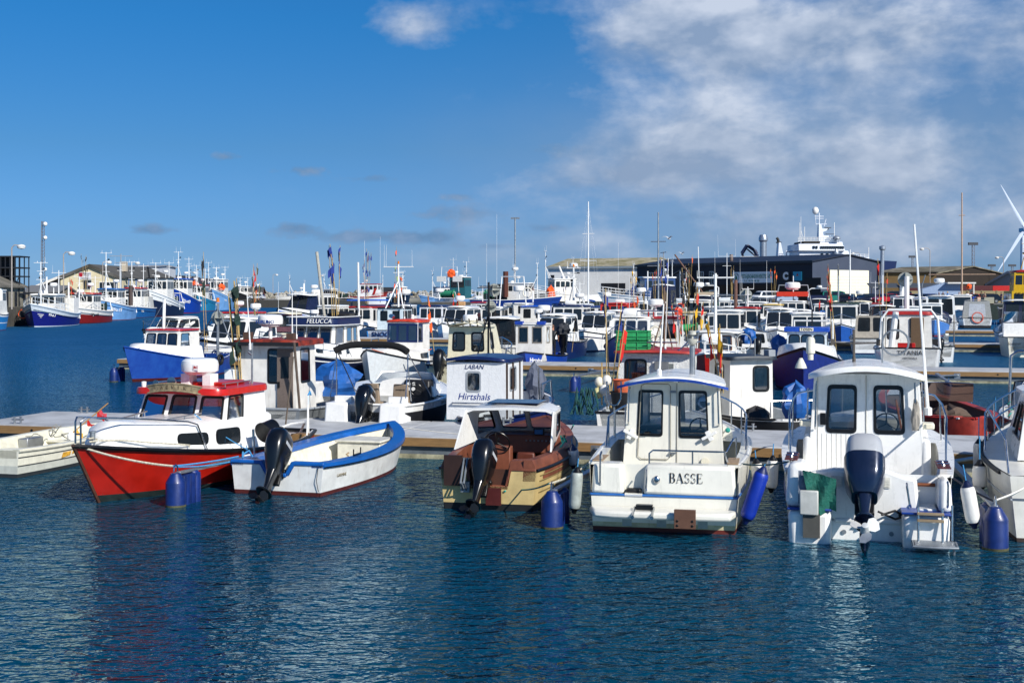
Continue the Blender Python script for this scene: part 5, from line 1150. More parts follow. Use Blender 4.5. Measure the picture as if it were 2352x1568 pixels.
    ex(o, H, [('tube', [(2.2, .9, .6), (2.2, .92, 1.25), (1.2, .95, 1.3), (1.0, .95, .7)], .025, SS, 'side_rail'), ('tube', [(2.6, .95, .6), (2.7, .95, 1.75)], .025, SS, 'post'), ('box', (2.7, -.9, .5), (3.6, .2, .75), mat('c9cacb'), 'engine_hatch'), ('tube', [(2.9, -.6, .95), (3.3, .1, 1.0)], .02, BK, 'boat_hook')])
    # red roofed wheelhouse with crates
    o, H = gen('white wheelhouse boat with faded red roof carrying green crates', (3.2, 32.0), L=7.6, B=2.7, s=(.85, .8, 1.2), near=True, t0=.7, bands=[(.2, mat('5a1a14')), (1, WS)], inner=mat('9aa0a2', .6, kind='stain'), name='fishing_boat')
    TEX = mat('d5d6d4', .75, var=.08, bump=.6, sc=9, kind='stain')
    house(o, 2.1, 4.0, 1.95, 1.8, .5, 2.2, rb=0, rf=.05, si=.02, back=[(.1, .52, .38, .9, .1), ], side=[(.35, .5, .62, .9, .1)], front=wr(3, .5, .9), m=TEX, fw=.06, fm=BK, pane=glass(.4))
    q = M(); q.box((2.07, -.6, .6), (2.1, .05, 2.1)); d = q.build('door', TEX, o); q = M(); q.box((2.05, -.5, 1.25), (2.07, -.1, 1.95)); q.build('window', mat('6f7372', .3), d); q = M(); q.box((1.98, -.38, 1.8), (2.06, -.02, 2.0)); q.build('work_lamp', mat('6e7072'), o)
    r_ = roof(o, 1.85, 4.2, 2.25, 2.05, 2.2, mat('a8322c', .55, var=.22, sc=3), th=.06, cam_=.04, e=8)
    ex(o, H, [('crates', 2.5, .62, 2.27, 2, GRN), ('mast', 3.2, -.1, 2.25, 1.7, dict(r=.03, bars=(), m=mat('6b5748', .7), tri=.35)), ('aer', 2.3, -.25, 2.3, 2.4, -.1, -.1), ('tube', [(2.1, -.6, 2.5), (2.1, .2, 2.5)], .02, SS, 'roof_rail'), ('tube', [(2.1, -.6, 2.25), (2.1, -.95, 2.6), (3.2, -.95, 2.6)], .02, SS, 'roof_bar'),
              ('flags', 1.4, 1.15, .8, 3.2, [FL['b'], FL['r']], 3, 1), ('flags', 1.2, 1.0, .8, 2.6, [FL['r']], 1, 2), ('tube', [(1.3, 1.25, .9), (1.3, 1.25, 2.0)], .018, mat('c9a868'), 'bamboo_pole')])
    for i, (x, y, z, r, c) in enumerate([(1.2, 1.1, 1.55, .12, WS), (1.1, 1.15, 1.3, .13, WS), (1.2, 1.3, 1.5, .12, CR), (1.15, 1.33, 1.22, .13, mat('c8c08a')), (1.25, 1.05, 1.05, .13, WS)]):
        q = M(); q.ball((x, y, z), r, 12, (1, 1, 1.15)); q.build('net_float', c, o)
    q = M(); q.lathe([(.3, 0), (.36, .42), (.38, .42), (.38, .46), (.34, .44), (.28, .05)], 20, (.7, .55, .85)); q.build('tub', BLK, o); q = M(); q.lathe([(.2, 0), (.25, .36), (.27, .36), (.23, .34), (.18, .02)], 18, (.7, .6, 1.25)); q.build('basket', mat('c8603a', .7, bump=.6, sc=20), o)
    random.seed(11); q = M()
    for k in range(26):
        a = random.uniform(0, 6.28); x, y = .7 + .06 * math.cos(a), 1.55 + .25 * math.sin(a); q.tube([(x, y, 1.35 + random.uniform(-.05, .05)), (x + random.uniform(-.12, .12), y + random.uniform(-.12, .12), 1.0), (x + random.uniform(-.15, .15), y + random.uniform(-.15, .15), .7)], .014, 4)
    q.build('rope_bundle', mat('1d4f4c', .85, var=.4), o)
    # small wheelhouse boat with blue covered motor, lying askew
    o, H = gen('white wheelhouse boat with dark roof and blue covered outboard, askew beyond the BASSE boat', (6.95, 31.75), L=5.6, B=2.2, s=(.72, .68, .9), near=True, t0=.8, rs=True, dth=R(30), bands=[(.15, mat('3a2a2a')), (.9, BLK), (1, WH)], inner=mat('c3c8c9', .5, kind='stain'), cap_=BLK)
    house(o, 2.5, 3.9, 1.25, 1.2, .4, 2.05, rb=0, rf=.03, si=.02, back=[(.55, .5, .9, .88, .1)], side=[(.3, .5, .7, .9, .1)], front=wr(2, .5, .9), m=WS, fw=.06, fm=BK, pane=glass(.3)); roof(o, 2.3, 4.05, 1.45, 1.4, 2.03, mat('1f2c3a', .5, var=.3), th=.09, cam_=.02, e=8)
    tarp(o, (.35, -.15, .62), .36, .36, .95, TARP, 'engine_cover', 3, .55); tarp(o, (1.6, .3, .3), .3, .35, .6, BLK, 'black_bag', 9)
    ex(o, H, [('box', (2.3, -.6, 2.12), (2.6, -.4, 2.3), GREY, 'searchlight'), ('tube', [(2.5, -.1 + .0, 2.1), (2.5, -.1, 2.6)], .02, GV, 'post'), ('tube', [(2.35, .3 + .22 * math.cos(k * .35), 2.5 + .22 * math.sin(k * .35)) for k in range(19)], .014, GV, 'direction_finder_loop'), ('tube', [(.2, .6, .75), (.2, .6, 1.15), (.15, -.55, 1.15), (.25, -.6, .75)], .02, SS, 'stern_rail'), ('flags', 2.2, .9, 1.2, 2.0, [FL['y'], FL['r']], 3, 2)])
    # red open boat and the grey one at the edge
    o, H = gen('dark red open boat with curved windscreen behind the pilothouse boat with the navy outboard', (11.1, 31.2), L=6.4, B=2.4, s=(.8, .8, 1.2), near=True, t0=.75, dth=R(16), bands=[(.2, BLK), (1, mat('8d2a1e', .5, var=.2))], inner=mat('5d4438', .7), cap_=RR, rs=True, ful=2.1)
    q = M(); a = [V((2.6 + .6 * (1 - (t) ** 2), t * .95, .95)) for t in [-1 + k / 6 for k in range(13)]]; q.loft([[p, p + V((-.3, -.1 * p.y, .5))] for p in a], closed=False); q.build('windscreen', glass(.25), o); q = M(); q.tube([p + V((-.3, -.1 * p.y, .5)) for p in a], .02); q.build('windscreen_frame', SS, o)
    ex(o, H, [('tube', [(.6, .9, .8), (.6, .95, 1.5), (.9, .95, 1.6), (1.0, .95, .8)], .03, SS, 'stern_rail'), ('fend', (.3, -1), (.55, -1)), ('tarp', (1.2, .2, .5), (.5, .5, .5), dict(m=mat('5b4b40', .9, bump=.5), name='net_heap'))]); H.cap(o, mat('a3382a', .5, var=.2), .22, .03, .95, dz=.03)
    o, H = gen('grey open boat with clear windscreen and tall bent steel post at right edge', (12.9, 30.6), L=5.4, B=2.2, s=(.75, .7, .95), near=True, t0=.7, bands=[(.15, BLK), (1, mat('b9bdbc', .4, var=.1))], inner=mat('b4b7b5', .5, kind='stain'), rs=False)
    q = M(); a = [V((2.4 + .4 * (1 - t ** 4), t * .85, .8)) for t in [-1 + k / 6 for k in range(13)]]; q.loft([[p, p + V((-.2, -.12 * p.y, .75))] for p in a], closed=False); q.build('windscreen', glass(.7), o); q = M(); q.tube([a[0]] + [p + V((-.2, -.12 * p.y, .75)) for p in a] + [a[-1]], .02); q.build('windscreen_frame', BK, o)
    ex(o, H, [('tube', [(1.2, .98, .6), (1.2, .98, 1.5), (1.2, .95, 2.25), (1.2, .8, 2.36), (1.2, -.9, 2.42), (1.2, -1.0, 2.2), (1.2, -1.0, .6)], .035, SS, 'goalpost'), ('tube', [(1.2, .5, 2.35), (1.3, .75, .8)], .01, ROPE, 'line'), ('tube', [(1.2 + random.uniform(-.05, .05), .98 + random.uniform(-.06, .06), .75 + k * .03) for k in range(14)], .018, TEAL, 'teal_rope'), ('ob', (2.2, -.1, 1.0), dict(s=.85, tilt=0, col=GREY)), ('box', (.4, -.8, .5), (.9, .8, .62), mat('c0c2c2'), 'thwart')])
row2()

# ================================================================ BOATS AT THE SECOND PONTOON
def person(label, loc, rz, cols, pose=0, h=1.75, group=None):
    """one skinned body; trousers, top and skin are faces of the same surface, hair is a child"""
    o = thing('person', label, 'person', loc, rz, group); k = h / 1.75
    J = {'pel': (0, 0, .95), 'ch': (.0, 0, 1.3), 'nk': (.01, 0, 1.5), 'hd': (.03, 0, 1.58), 'ht': (.03, 0, 1.72)}
    st = .14 if pose != 2 else .06
    ed = [('pel', 'ch'), ('ch', 'nk'), ('nk', 'hd'), ('hd', 'ht')]; rad = {'pel': .15, 'ch': .16, 'nk': .06, 'hd': .085, 'ht': .075}
    for s_, S_ in ((1, 'l'), (-1, 'r')):
        fx = .12 * s_ if pose == 1 else 0
        arm = {0: ((-.02, .27, 1.16), (.08, .25, .92)), 1: ((.02, .27, 1.16), (.25, .16, 1.08)), 2: ((.12, .26, 1.2), (.36, .2, .98))}[pose]
        J.update({'sh' + S_: (0, .17 * s_, 1.42), 'el' + S_: (arm[0][0], arm[0][1] * s_, arm[0][2]), 'wr' + S_: (arm[1][0], arm[1][1] * s_, arm[1][2]), 'hn' + S_: (arm[1][0] + .05, arm[1][1] * s_ * .98, arm[1][2] - .07),
                  'hp' + S_: (0, .09 * s_, .9), 'kn' + S_: (fx + .03, .1 * s_, .5), 'an' + S_: (fx - .02, .11 * s_, .09), 'to' + S_: (fx + .14, .12 * s_, .04)})
        rad.update({'sh' + S_: .07, 'el' + S_: .045, 'wr' + S_: .032, 'hn' + S_: .035, 'hp' + S_: .1, 'kn' + S_: .062, 'an' + S_: .045, 'to' + S_: .035})
        ed += [('ch', 'sh' + S_), ('sh' + S_, 'el' + S_), ('el' + S_, 'wr' + S_), ('wr' + S_, 'hn' + S_), ('pel', 'hp' + S_), ('hp' + S_, 'kn' + S_), ('kn' + S_, 'an' + S_), ('an' + S_, 'to' + S_)]
    ks = list(J); me = bpy.data.meshes.new('body'); me.from_pydata([V(J[q]) * k for q in ks], [(ks.index(a), ks.index(b)) for a, b in ed], [])
    b = bpy.data.objects.new('body', me); COL.objects.link(b); b.modifiers.new('s', 'SKIN'); b.modifiers.new('u', 'SUBSURF').levels = 1
    for i, q in enumerate(ks): me.skin_vertices[0].data[i].radius = (rad[q] * k, rad[q] * k); me.skin_vertices[0].data[i].use_root = (q == 'pel')
    dg = bpy.context.evaluated_depsgraph_get(); m2 = bpy.data.meshes.new_from_object(b.evaluated_get(dg)); bpy.data.objects.remove(b)
    skin = mat('a8745a', .6); m2.materials.clear()
    for c in (cols[0], cols[1], skin, BLK): m2.materials.append(c)
    for p in m2.polygons:
        c = p.center / k; a = abs(c.y) > .2 and c.z < 1.22
        p.material_index = 3 if c.z < .1 else 0 if c.z < .93 and not a else 2 if (c.z > 1.49 or a) else 1
        p.use_smooth = True
    bo = bpy.data.objects.new('body', m2); COL.objects.link(bo); bo.parent = o
    q = M(); q.ball((.015 * k, 0, 1.69 * k), .1 * k, 10, (1.05, .85, .85)); q.build('hair', cols[2], bo)
    return o
def row3():
    for px, py, L, lb in ((256, 877, 7.5, 'mooring boom with blue float in front of the blue fishing boat'), (1316, 901, 7.5, 'mooring boom with blue float in open water right of LABAN'), (2180, 915, 7.2, 'mooring boom with blue float right of the curved cabin roof')): boom(px, py, L, lb)
    # blue fishing boat, bow left
    o, H = gen('blue hulled fishing boat with white deckhouse and flat red roof', gnd(305, 877), True, L=8.4, B=2.8, s=(.85, .8, 1.55), near=True, t0=.5, bands=[(.09, mat('4a1512')), (1, mat('0c3484', .45, var=.22, sc=2, h2='1f4d9c'))], inner=mat('2a62b4', .5), cap_=BL, name='fishing_boat', rake=.7, tr=.5, trunk=(.44, .93, .62, .3, .18),
        cab=(3.6, 5.4, 1.9, 1.75, 1.2, 2.12, WS, dict(front=wr(3, .15, .85, r=.08), side=[(.5, .15, .9, .85, .08)], rf=.18, si=.05, fm=BK, fw=.04, pane=glass(.4))), rf_=(mat('b01c22', .4, coat=.3), .1, .07, .02, 8),
        extra=[('tube', [(2.3, -1.1, 1.2), (2.3, 1.1, 1.2), (.8, 1.15, 1.2), (.5, .7, 1.2), (.5, -.7, 1.2), (.8, -1.1, 1.2), (2.3, -1.1, 1.2)], .02, SS, 'rail'), ('tube', [(5.0, -.1, 1.4), (4.9, -.1, 3.5)], .07, WH, 'white_mast'), ('tube', [(6.9, .0, 1.8), (4.9, -.1, 3.4)], .008, GV, 'stay')])
    q = M(); q.tube([(1.0, .5, .8), (1.0, .5, 3.3)], .07, 8); q.tube([(1.0, .5, 3.1), (1.6, 1.6, 1.2)], .03); q.tube([(1.0, .5, 3.1), (.6, -.9, 1.2)], .03); q.build('stern_mast', GV, o)
    ex(o, H, [('lamp', 1.0, .5, 3.35, AMB), ('refl', 1.0, .5, 2.6, .34), ('flags', .8, -.2, 1.0, 4.6, [FL['k'], FL['g']], 2, 2)])
    q = M(); q.tube([(2.6 + .2 * math.cos(k * .4), 1.46, .72 + .2 * math.sin(k * .4)) for k in range(16)], .07, 8, closed=True); q.build('tyre_fender', BR, o)
    # felucca
    o, H = gen('white and navy cruising boat FELUCCA with dark parapet round the wheelhouse roof', (-9.6, 51.6), True, L=10.2, B=3.3, s=(1.15, 1.0, 1.75), near=True, t0=.22, bands=[(.06, WH), (.78, mat('0f1a3c', .35, coat=.3)), (.82, WH), (1, mat('0f1a3c', .35))], name='cruising_boat', cap_=WH, rake=1.0, flare=.3, trunk=(.2, .9, .75, .4, .4, [(.25, .3, .3, .6, .09), (.38, .43, .3, .6, .09), (.62, .69, .3, .6, .09)]),
        cab=(2.4, 5.2, 2.3, 2.0, 1.5, 2.42, WH, dict(front=wr(3, .12, .88, r=.02), side=[(.1, .2, .25, .85, .02), (.3, .2, .5, .85, .02), (.62, .12, .92, .88, .02)], rf=.3, fm=mat('7a7672', .6), fw=.07, pane=glass(.3))), rail=(.5, .55, SS, .02, 6))
    roof(o, 2.1, 5.35, 2.5, 2.3, 2.4, mat('14204a', .4, coat=.3), th=.34, cam_=.03, e=6); q = M(); 
    for z in (2.41, 2.76):
        q.tube([(3.72 + 1.66 * math.copysign(abs(math.cos(a)) ** (1 / 3), math.cos(a)), 1.24 * math.copysign(abs(math.sin(a)) ** (1 / 3), math.sin(a)), z) for a in [2 * math.pi * i / 48 for i in range(48)]], .02, 5, closed=True)
    q.build('white_trim', WH, o); text('FELUCCA', .27, WH, o, frame(V((5.38, .45, 2.585)), (0, 1, 0), (0, 0, 1)), shear=.2, ext=.01)
    a, b = H.P(.74, .55, 1), H.P(.82, .55, 1)
    q = M()
    for k in range(3): q.tube([H.P(.78, .5 + .1 * k, 1, -.02), H.P(.9, .5 + .1 * k, 1, -.02)], .02, 5)
    q.build('white_stripes', WH, o)
    ex(o, H, [('tarp', (2.6, .4, 2.72), (.5, .7, .25), dict(m=BLK, name='folded_cover')), ('flags', 3.2, .3, 2.75, 3.2, [FL['b']], 5, 2), ('radar', 3.9, -.4, 2.75, .2, .1), ('tube', [(1.8, 1.45, 1.15), (1.8, 1.45, 1.7), (.6, 1.35, 1.7), (.6, 1.35, 1.15)], .025, SS, 'side_rail'), ('tube', [(3.0, -.3, 2.7), (3.4, -.5, 5.6)], .07, mat('b4b0a4'), 'boom_spar')])
    # white boat, narrow red-topped wheelhouse with dark blue windows
    o, H = gen('white double-ended boat with small red-topped wheelhouse and dark blue window frames', gnd(852, 885), True, L=7.4, B=2.6, s=(.95, .85, 1.5), near=True, t0=.35, bands=[(.05, BLK), (1, mat('cfd3d5', .4, var=.08, kind='stain'))], cap_=BLK, rake=.5, trunk=(.33, .88, .5, .25, .2, [(.05, .3, .25, .8, .08)]), deck=WS,
        cab=(1.6, 3.1, 1.55, 1.45, 1.0, 2.5, WS, dict(front=wr(3, .45, .93, r=.01, g=.03, a=.03, b=.97), side=[(.62, .45, .95, .93, .01)], rf=.08, si=.02, fm=NV, fw=.09, pane=glass(.45))), rf_=(mat('c23a22', .4), .12, .1, .05, 5),
        extra=[('lamp', 2.0, .1, 2.62, WH), ('tube', [(2.9, -.5, 2.75), (3.15, -.5, 2.78)], .1, SS, 'searchlight'), ('flags', .9, .7, 1.0, 3.4, [FL['o']], 1, 3), ('aer', 2.2, -.2, 2.6, .8), ('fend', (.3, 1), (.5, 1))])
    rope(o, (7.3, .2, 1.5), (2.0, 1.0, 1.3), .25, mat('d06a3c', .8), .02)
    # cream pilothouse
    o, H = gen('cream pilothouse boat with rod holders along its roof and black outboard with red tag', (-2.25, 50.4), L=7.2, B=2.6, s=(1.0, 1.0, 1.35), near=True, t0=.5, bands=[(.1, NV), (.85, CRW), (1, NV)], deck=CRW, cab=(2.0, 4.8, 1.85, 1.5, .7, 2.42, CRW, dict(back=[(.12, .45, .4, .86, .1), (.58, .45, .86, .86, .1)], front=wr(2, .5, .9), side=[(.1, .5, .4, .86, .08)], rf=1.0, si=.1, fm=BK, fw=.07, pane=glass(.5))), rf_=(CRW, .12, .06, .16, 4, -.1, .4), rail=(.45, .5, SS, .02, 6),
        extra=[('ob', (-.3, .5, .75), dict(s=1.2, tilt=25)), ('radar', 2.9, .2, 2.5, .3, .1)])
    for k in range(6): y = -.75 + .3 * k; M().tube([(1.75, y, 2.44), (1.5, y * 1.05, 2.76)], .03, 6).build('rod_holder', mat('8d8678', .4, .5), o)
    mast(o, .3, -1.3, 1.0, 3.2, .045, ((.95, .35), (.5, .2)), (), BK, tri=.5)
    o2, H2 = gen('small blue boat named Hirtshals with tall white cabin and black outboard', (.75, 62.3), True, L=6.2, B=2.3, s=(.75, .7, 1.0), near=True, t0=.95, rs=True, bands=[(.1, BLK), (1, mat('1440a0', .4))], inner=mat('1a3d96', .5), cap_=BLK, cab=(3.6, 5.1, 1.5, 1.45, .5, 2.26, WS, dict(front=[(.1, .5, .42, .93, .02), (.58, .5, .9, .93, .02)], side=[(.35, .5, .75, .93, .02)], rf=0, si=.01, fm=mat('8a8378', .7), fw=.06, pane=glass(.4))), rf_=(WS, .06, .06, .02, 8),
        extra=[('box', (4.9, -.75, 2.25), (5.2, -.35, 2.42), mat('1c3f9c'), 'blue_trim'), ('box', (4.9, .35, 2.25), (5.2, .75, 2.42), mat('1c3f9c'), 'blue_trim'), ('radar', 4.2, .2, 2.3, .2, .5), ('ob', (1.0, .75, 1.15), dict(s=1.4, tilt=0, turn=180)), ('flags', 1.5, 1.2, .8, 2.0, [FL['k']], 1, 1), ('tarp', (1.6, .85, 1.7), (.35, .35, .55), dict(m=mat('33363c', .8, bump=.5), name='engine_cover', seed=4))])
    a = H2.P(.93, .8, 1); text('Hirtshals', .28, WH, o2, frame(H2.P(.9, .6, 1) + V((.02, .03, 0)), H2.P(.85, .6, 1) - H2.P(.95, .6, 1), (0, 0, 1)), bold=.004)
    wc = o2.matrix_basis @ V((3.1, .65, .45)); person('man in dark t-shirt bending over beside the white cabin of the small blue boat', tuple(wc), o2.rotation_euler[2] + R(180), (mat('1c1d22'), mat('101318'), mat('6a4a38')), 2)
    # blue-bowed boat and the black one next to it
    gen('white and navy boat with tall blue bow and large forward windows', (5.2, 61.2), True, L=8, B=2.9, s=(1.1, 1.0, 1.9), near=True, t0=.3, bands=[(.06, RD), (1, mat('12306e', .4, coat=.3))], trunk=(.3, .9, .55, .3, .3), deck=WS, cab=(2.6, 5.2, 2.2, 1.9, 1.6, 2.55, WS, dict(front=wr(3, .2, .88, r=.08), side=wr(2, .2, .88, r=.08), rf=.35, fm=GREY, fw=.03, pane=glass(.6))), rf_=(WS, .1, .06, .06, 4), rail=(.45, .5, SS, .02, 6), extra=[('raft', 3.4, -.2, 2.8), ('flags', 2, 1.3, 1.2, 4.4, [FL['b'], FL['r'], FL['r']], 4, 1), ('ring', 5.0, 1.2, 1.9, .25, 'x', CR)])
    o, H = gen('low black boat with HIRTSHALS in white on its bow, behind the flag poles', (7.3, 61.6), True, L=6, B=2.2, s=(.6, .55, .8), near=True, t0=.9, bands=[(1, BLK)], inner=GREY, cap_=WH, extra=[('flags', 3, .3, .6, 3.0, [FL['r']], 2, 3), ('box', (2, -.5, .5), (3, .4, 1.1), WS, 'engine_box')])
    text('HIRTSHALS', .22, WH, o, frame(H.P(.86, .6, 1) + V((.03, .03, 0)), H.P(.8, .6, 1) - H.P(.9, .6, 1), (0, 0, 1)))
    gen('white wheelhouse boat with red roof, round port in its door and orange float', (6.6, 61.5), L=8, B=2.9, s=(1.1, 1.0, 1.5), near=True, t0=.6, bands=[(.1, RD), (1, WS)], deck=WS, cab=(2.6, 4.8, 2.1, 1.9, .8, 2.5, WS, dict(back=[(.16, .55, .34, .83, .3), (.55, .45, .9, .85, .08)], side=[(.2, .5, .5, .9, .08)], rf=.2, fm=BK, fw=.05, pane=glass(.3))), rf_=(mat('a3262a', .45), .15, .1, .03, 8), extra=[('tube', [(1.9, -1.0, 2.2), (1.9, -1.0, 2.9), (1.9, 1.0, 2.9), (1.9, 1.0, 2.2)], .04, SS, 'rail'), ('tube', [(2.3, .5, 2.6), (2.3, .5, 2.95)], .04, RR, 'pipe'), ('tube', [(2.3, .25, 2.6), (2.3, .25, 2.95)], .04, RR, 'pipe'), ('radar', 3.4, .3, 2.6, .38, .5), ('tarp', (2.3, -.95, 2.7), (.2, .2, .4), dict(m=mat('d8482c', .4), name='orange_float'))], name='fishing_boat')
    o, H = gen('red hulled boat, bow rail up, between the crate boat and the blue one', gnd(1622, 893), True, L=7.4, B=2.8, s=(1.0, .95, 1.45), near=True, t0=.3, bands=[(.06, BLK), (1, mat('8e120c', .35, coat=.2))], deck=WH, trunk=(.3, .88, .45, .3, .3), cab=(1.6, 3.4, 1.7, 1.6, 1.1, 2.1, WS, dict(front=wr(2, .3, .88), side=[(.2, .3, .6, .88, .06)], fm=mat('5a3a24'), fw=.06, rf=.1)), rf_=(WH, .3, .06, .06, 6), rail=(.55, .5, WH, .025, 6), extra=[('raft', 4.6, 0, 1.9), ('flags', 2.2, -1.2, 1.0, 3.9, [FL['k'], FL['k'], FL['y']], 5, 2), ('flags', 2.0, -.9, 1.0, 3.0, [FL['r'], FL['y']], 2, 2), ('mast', 4.2, .1, 2.0, 2.6, dict(r=.07, bars=((.93, .75), (.96, .1)), whips=((0, .75, .93, .3), (0, -.75, .93, .3))))], cap_=WH)
    # tosen
    o, H = gen('white boat TØSEN with deep blue flaring bow and blue roof front', gnd(1846, 899), True, L=7.6, B=2.95, s=(1.1, 1.0, 1.72), near=True, t0=.3, bands=[(.04, BLK), (.93, mat('0c2470', .6, var=.2)), (1, BLK)], trunk=(.3, .9, .62, .45, .22), rake=.5, flare=.3, cab=(2.3, 3.9, 1.65, 1.6, 1.35, 2.2, mat('c9d3d8', .4), dict(front=wr(3, .16, .84, r=.12), side=[(.3, .2, .7, .8, .1)], rf=.05, si=.02, fm=BK, fw=.05, pane=glass(.22))), rf_=None, name='fishing_boat',
        extra=[('box', (2.2, -.9, 2.2), (4.0, .9, 2.38), mat('1a48a8', .4), 'blue_roof'), ('tube', [(3.2, .2, 2.4), (3.2, .2, 3.1)], .03, BK, 'mast'), ('tube', [(1.4, 1.0, 1.2), (1.4, 1.0, 2.6), (1.4, -.6, 2.6), (1.4, -.6, 1.2)], .05, WH, 'goalpost'), ('flags', 1.4, 1.05, 1.4, 3.2, [FL['r'], FL['r'], FL['k']], 2, 2), ('tarp', (2.0, -1.2, 1.2), (.4, .35, .8), dict(seed=5, name='engine_cover')), ('box', (4.001, -.27, 2.23), (4.02, .27, 2.37), CR, 'name_board')])
    text('TØSEN', .15, BK, o, frame(V((4.024, 0, 2.3)), (0, 1, 0), (0, 0, 1)), bold=.003)
    # titania
    o, H = gen('white boat TITANIA with octagonal white tube frame over its stern and red roof', (18.45, 60.3), L=8, B=3.1, s=(1.25, 1.1, 1.5), near=True, t0=.65, bands=[(.08, RD), (1, WH)], deck=WH, cab=(2.6, 4.6, 2.3, 2.1, .8, 2.72, WS, dict(back=[(.08, .4, .32, .9, .12), (.55, .45, .8, .9, .03)], side=[(.3, .4, .7, .9, .08)], rf=.2, fm=BK, fw=.06, pane=glass(.4))), rf_=(mat('a01c18', .5), .1, .16, .03, 7), name='fishing_boat',
        extra=[('tube', [(.3, 1.35, 1.2), (.3, 1.25, 2.6), (.3, .95, 3.0), (.3, -.95, 3.0), (.3, -1.25, 2.6), (.3, -1.35, 1.2)], .06, WH, 'stern_frame'), ('box', (2.5, -.75, .9), (2.56, -.15, 2.6), mat('5b4630', .7, kind='wood'), 'door_frame'), ('box', (1.2, -.3, 1.2), (1.5, .5, 1.42), RD, 'red_crate'), ('tube', [(3.5, 0, 2.8), (3.5, 0, 4.6)], .12, WH, 'exhaust_post'), ('flags', 1.2, 1.1, 1.0, 4.6, [FL['r']], 2, 1), ('tube', [(.8, .8, 1.2), (.7, .6, 2.9)], .14, WH, 'fender_roll')])
    text('TITANIA', .3, BK, o, frame(V((-.03, 0, 1.0)), (0, -1, 0), (0, 0, 1))); text('HIRTSHALS', .13, BK, o, frame(V((-.03, 0, .76)), (0, -1, 0), (0, 0, 1)))
row3()
# ================================================================ CROWD OF BOATS FARTHER OUT
# each: label, pixel x and height of its nearest waterline point or ('y', distance), options
def far_cruiser(label, px, Y, L=7.5, B=2.7, out=True, hull=None, top=WH, zr=2.5, rm=None, hard=True, dark=.45, ex_=(), dth=0., fb=1.45, group=None, fly=None, cover=None, cabx=(2.0, 5.2)):
    g = ((px - 1176) * Y / FD, Y); zr = 1.9 + (zr - 1.9) * .62; fb = 1.3 + (fb - 1.3) * .5
    x0, x1 = cabx
    c = (x0, x1, B * .78, B * .62, .95, zr, cover or top, dict(front=wr(2, .38, .92, .04, .96, .04, .1), side=wr(2, .38, .92, .04, .94, .04, .1), back=[(.08, .3, .45, .92, .08), (.55, .3, .92, .92, .08)], rf=.85, si=.12, fw=.03))
    o, H = gen(label, g, out, L=L, B=B, s=(1.0, .95, fb), bands=hull or [(.08, NV), (.7, WH), (.76, NV), (1, WH)], cab=c, rf_=(rm or top, .14, .09, .1, 3.5, .25, .3) if hard else None, trunk=(.45, .93, .4, .2, .3), rail=(.5, .5, SS, .02, 5), t0=.4, dth=dth, extra=ex_, group=group, deck=WH)
    if fly:
        q = M(); q.tube([(x0 + .4, -B * .36, zr), (x0 + .2, -B * .36, zr + 1.1), (x0 + .1, -B * .25, zr + 1.35), (x0 + .1, B * .25, zr + 1.35), (x0 + .2, B * .36, zr + 1.1), (x0 + .4, B * .36, zr)], .07, 6); q.build('radar_arch', WH, o)
        q = M(); q.box((x0 + .5, -B * .3, zr + .1), (x1 - .7, B * .3, zr + .55), (.1, .4, .1)); q.build('flybridge', fly, o, bev=.05); radar(o, x0 + .15, 0, zr + 1.4, .3)
    return o, H
def far_fisher(label, px, Y, L=8, B=2.8, out=True, hull=BL, boot=RD, roofm=None, zr=2.5, cabx=(1.8, 3.8), ex_=(), dth=0., w=1.9, sheer=(1.0, .95, 1.6), nw=3, wall_=WS, group=None, trunk=True, side=None):
    g = ((px - 1176) * Y / FD, Y); zr = 1.9 + (zr - 1.9) * .62
    return gen(label, g, out, L=L, B=B, s=sheer, bands=[(.08, boot), (.93, hull), (1, WH)], name='fishing_boat', cab=(cabx[0], cabx[1], w, w * .93, .9, zr, wall_, dict(front=wr(nw, .48, .9), side=side or wr(2, .48, .9), back=[(.12, .45, .4, .9, .06), (.6, .45, .88, .9, .06)], rf=.12, si=.04, fw=.03)), rf_=(roofm or WH, .12, .1, .05, 7), trunk=(.5, .9, .4, .3, .25) if trunk else None, t0=.5, dth=dth, extra=ex_, group=group)
def A(x, y, z, l): return ('aer', x, y, z, l)
def MS(x, z, h, w=.5): return ('mast', x, 0, z, h, dict(r=.05, bars=((.92, w), (.7, w * .5)), whips=((0, w, .92, h * .4), (0, -w, .92, h * .5))))
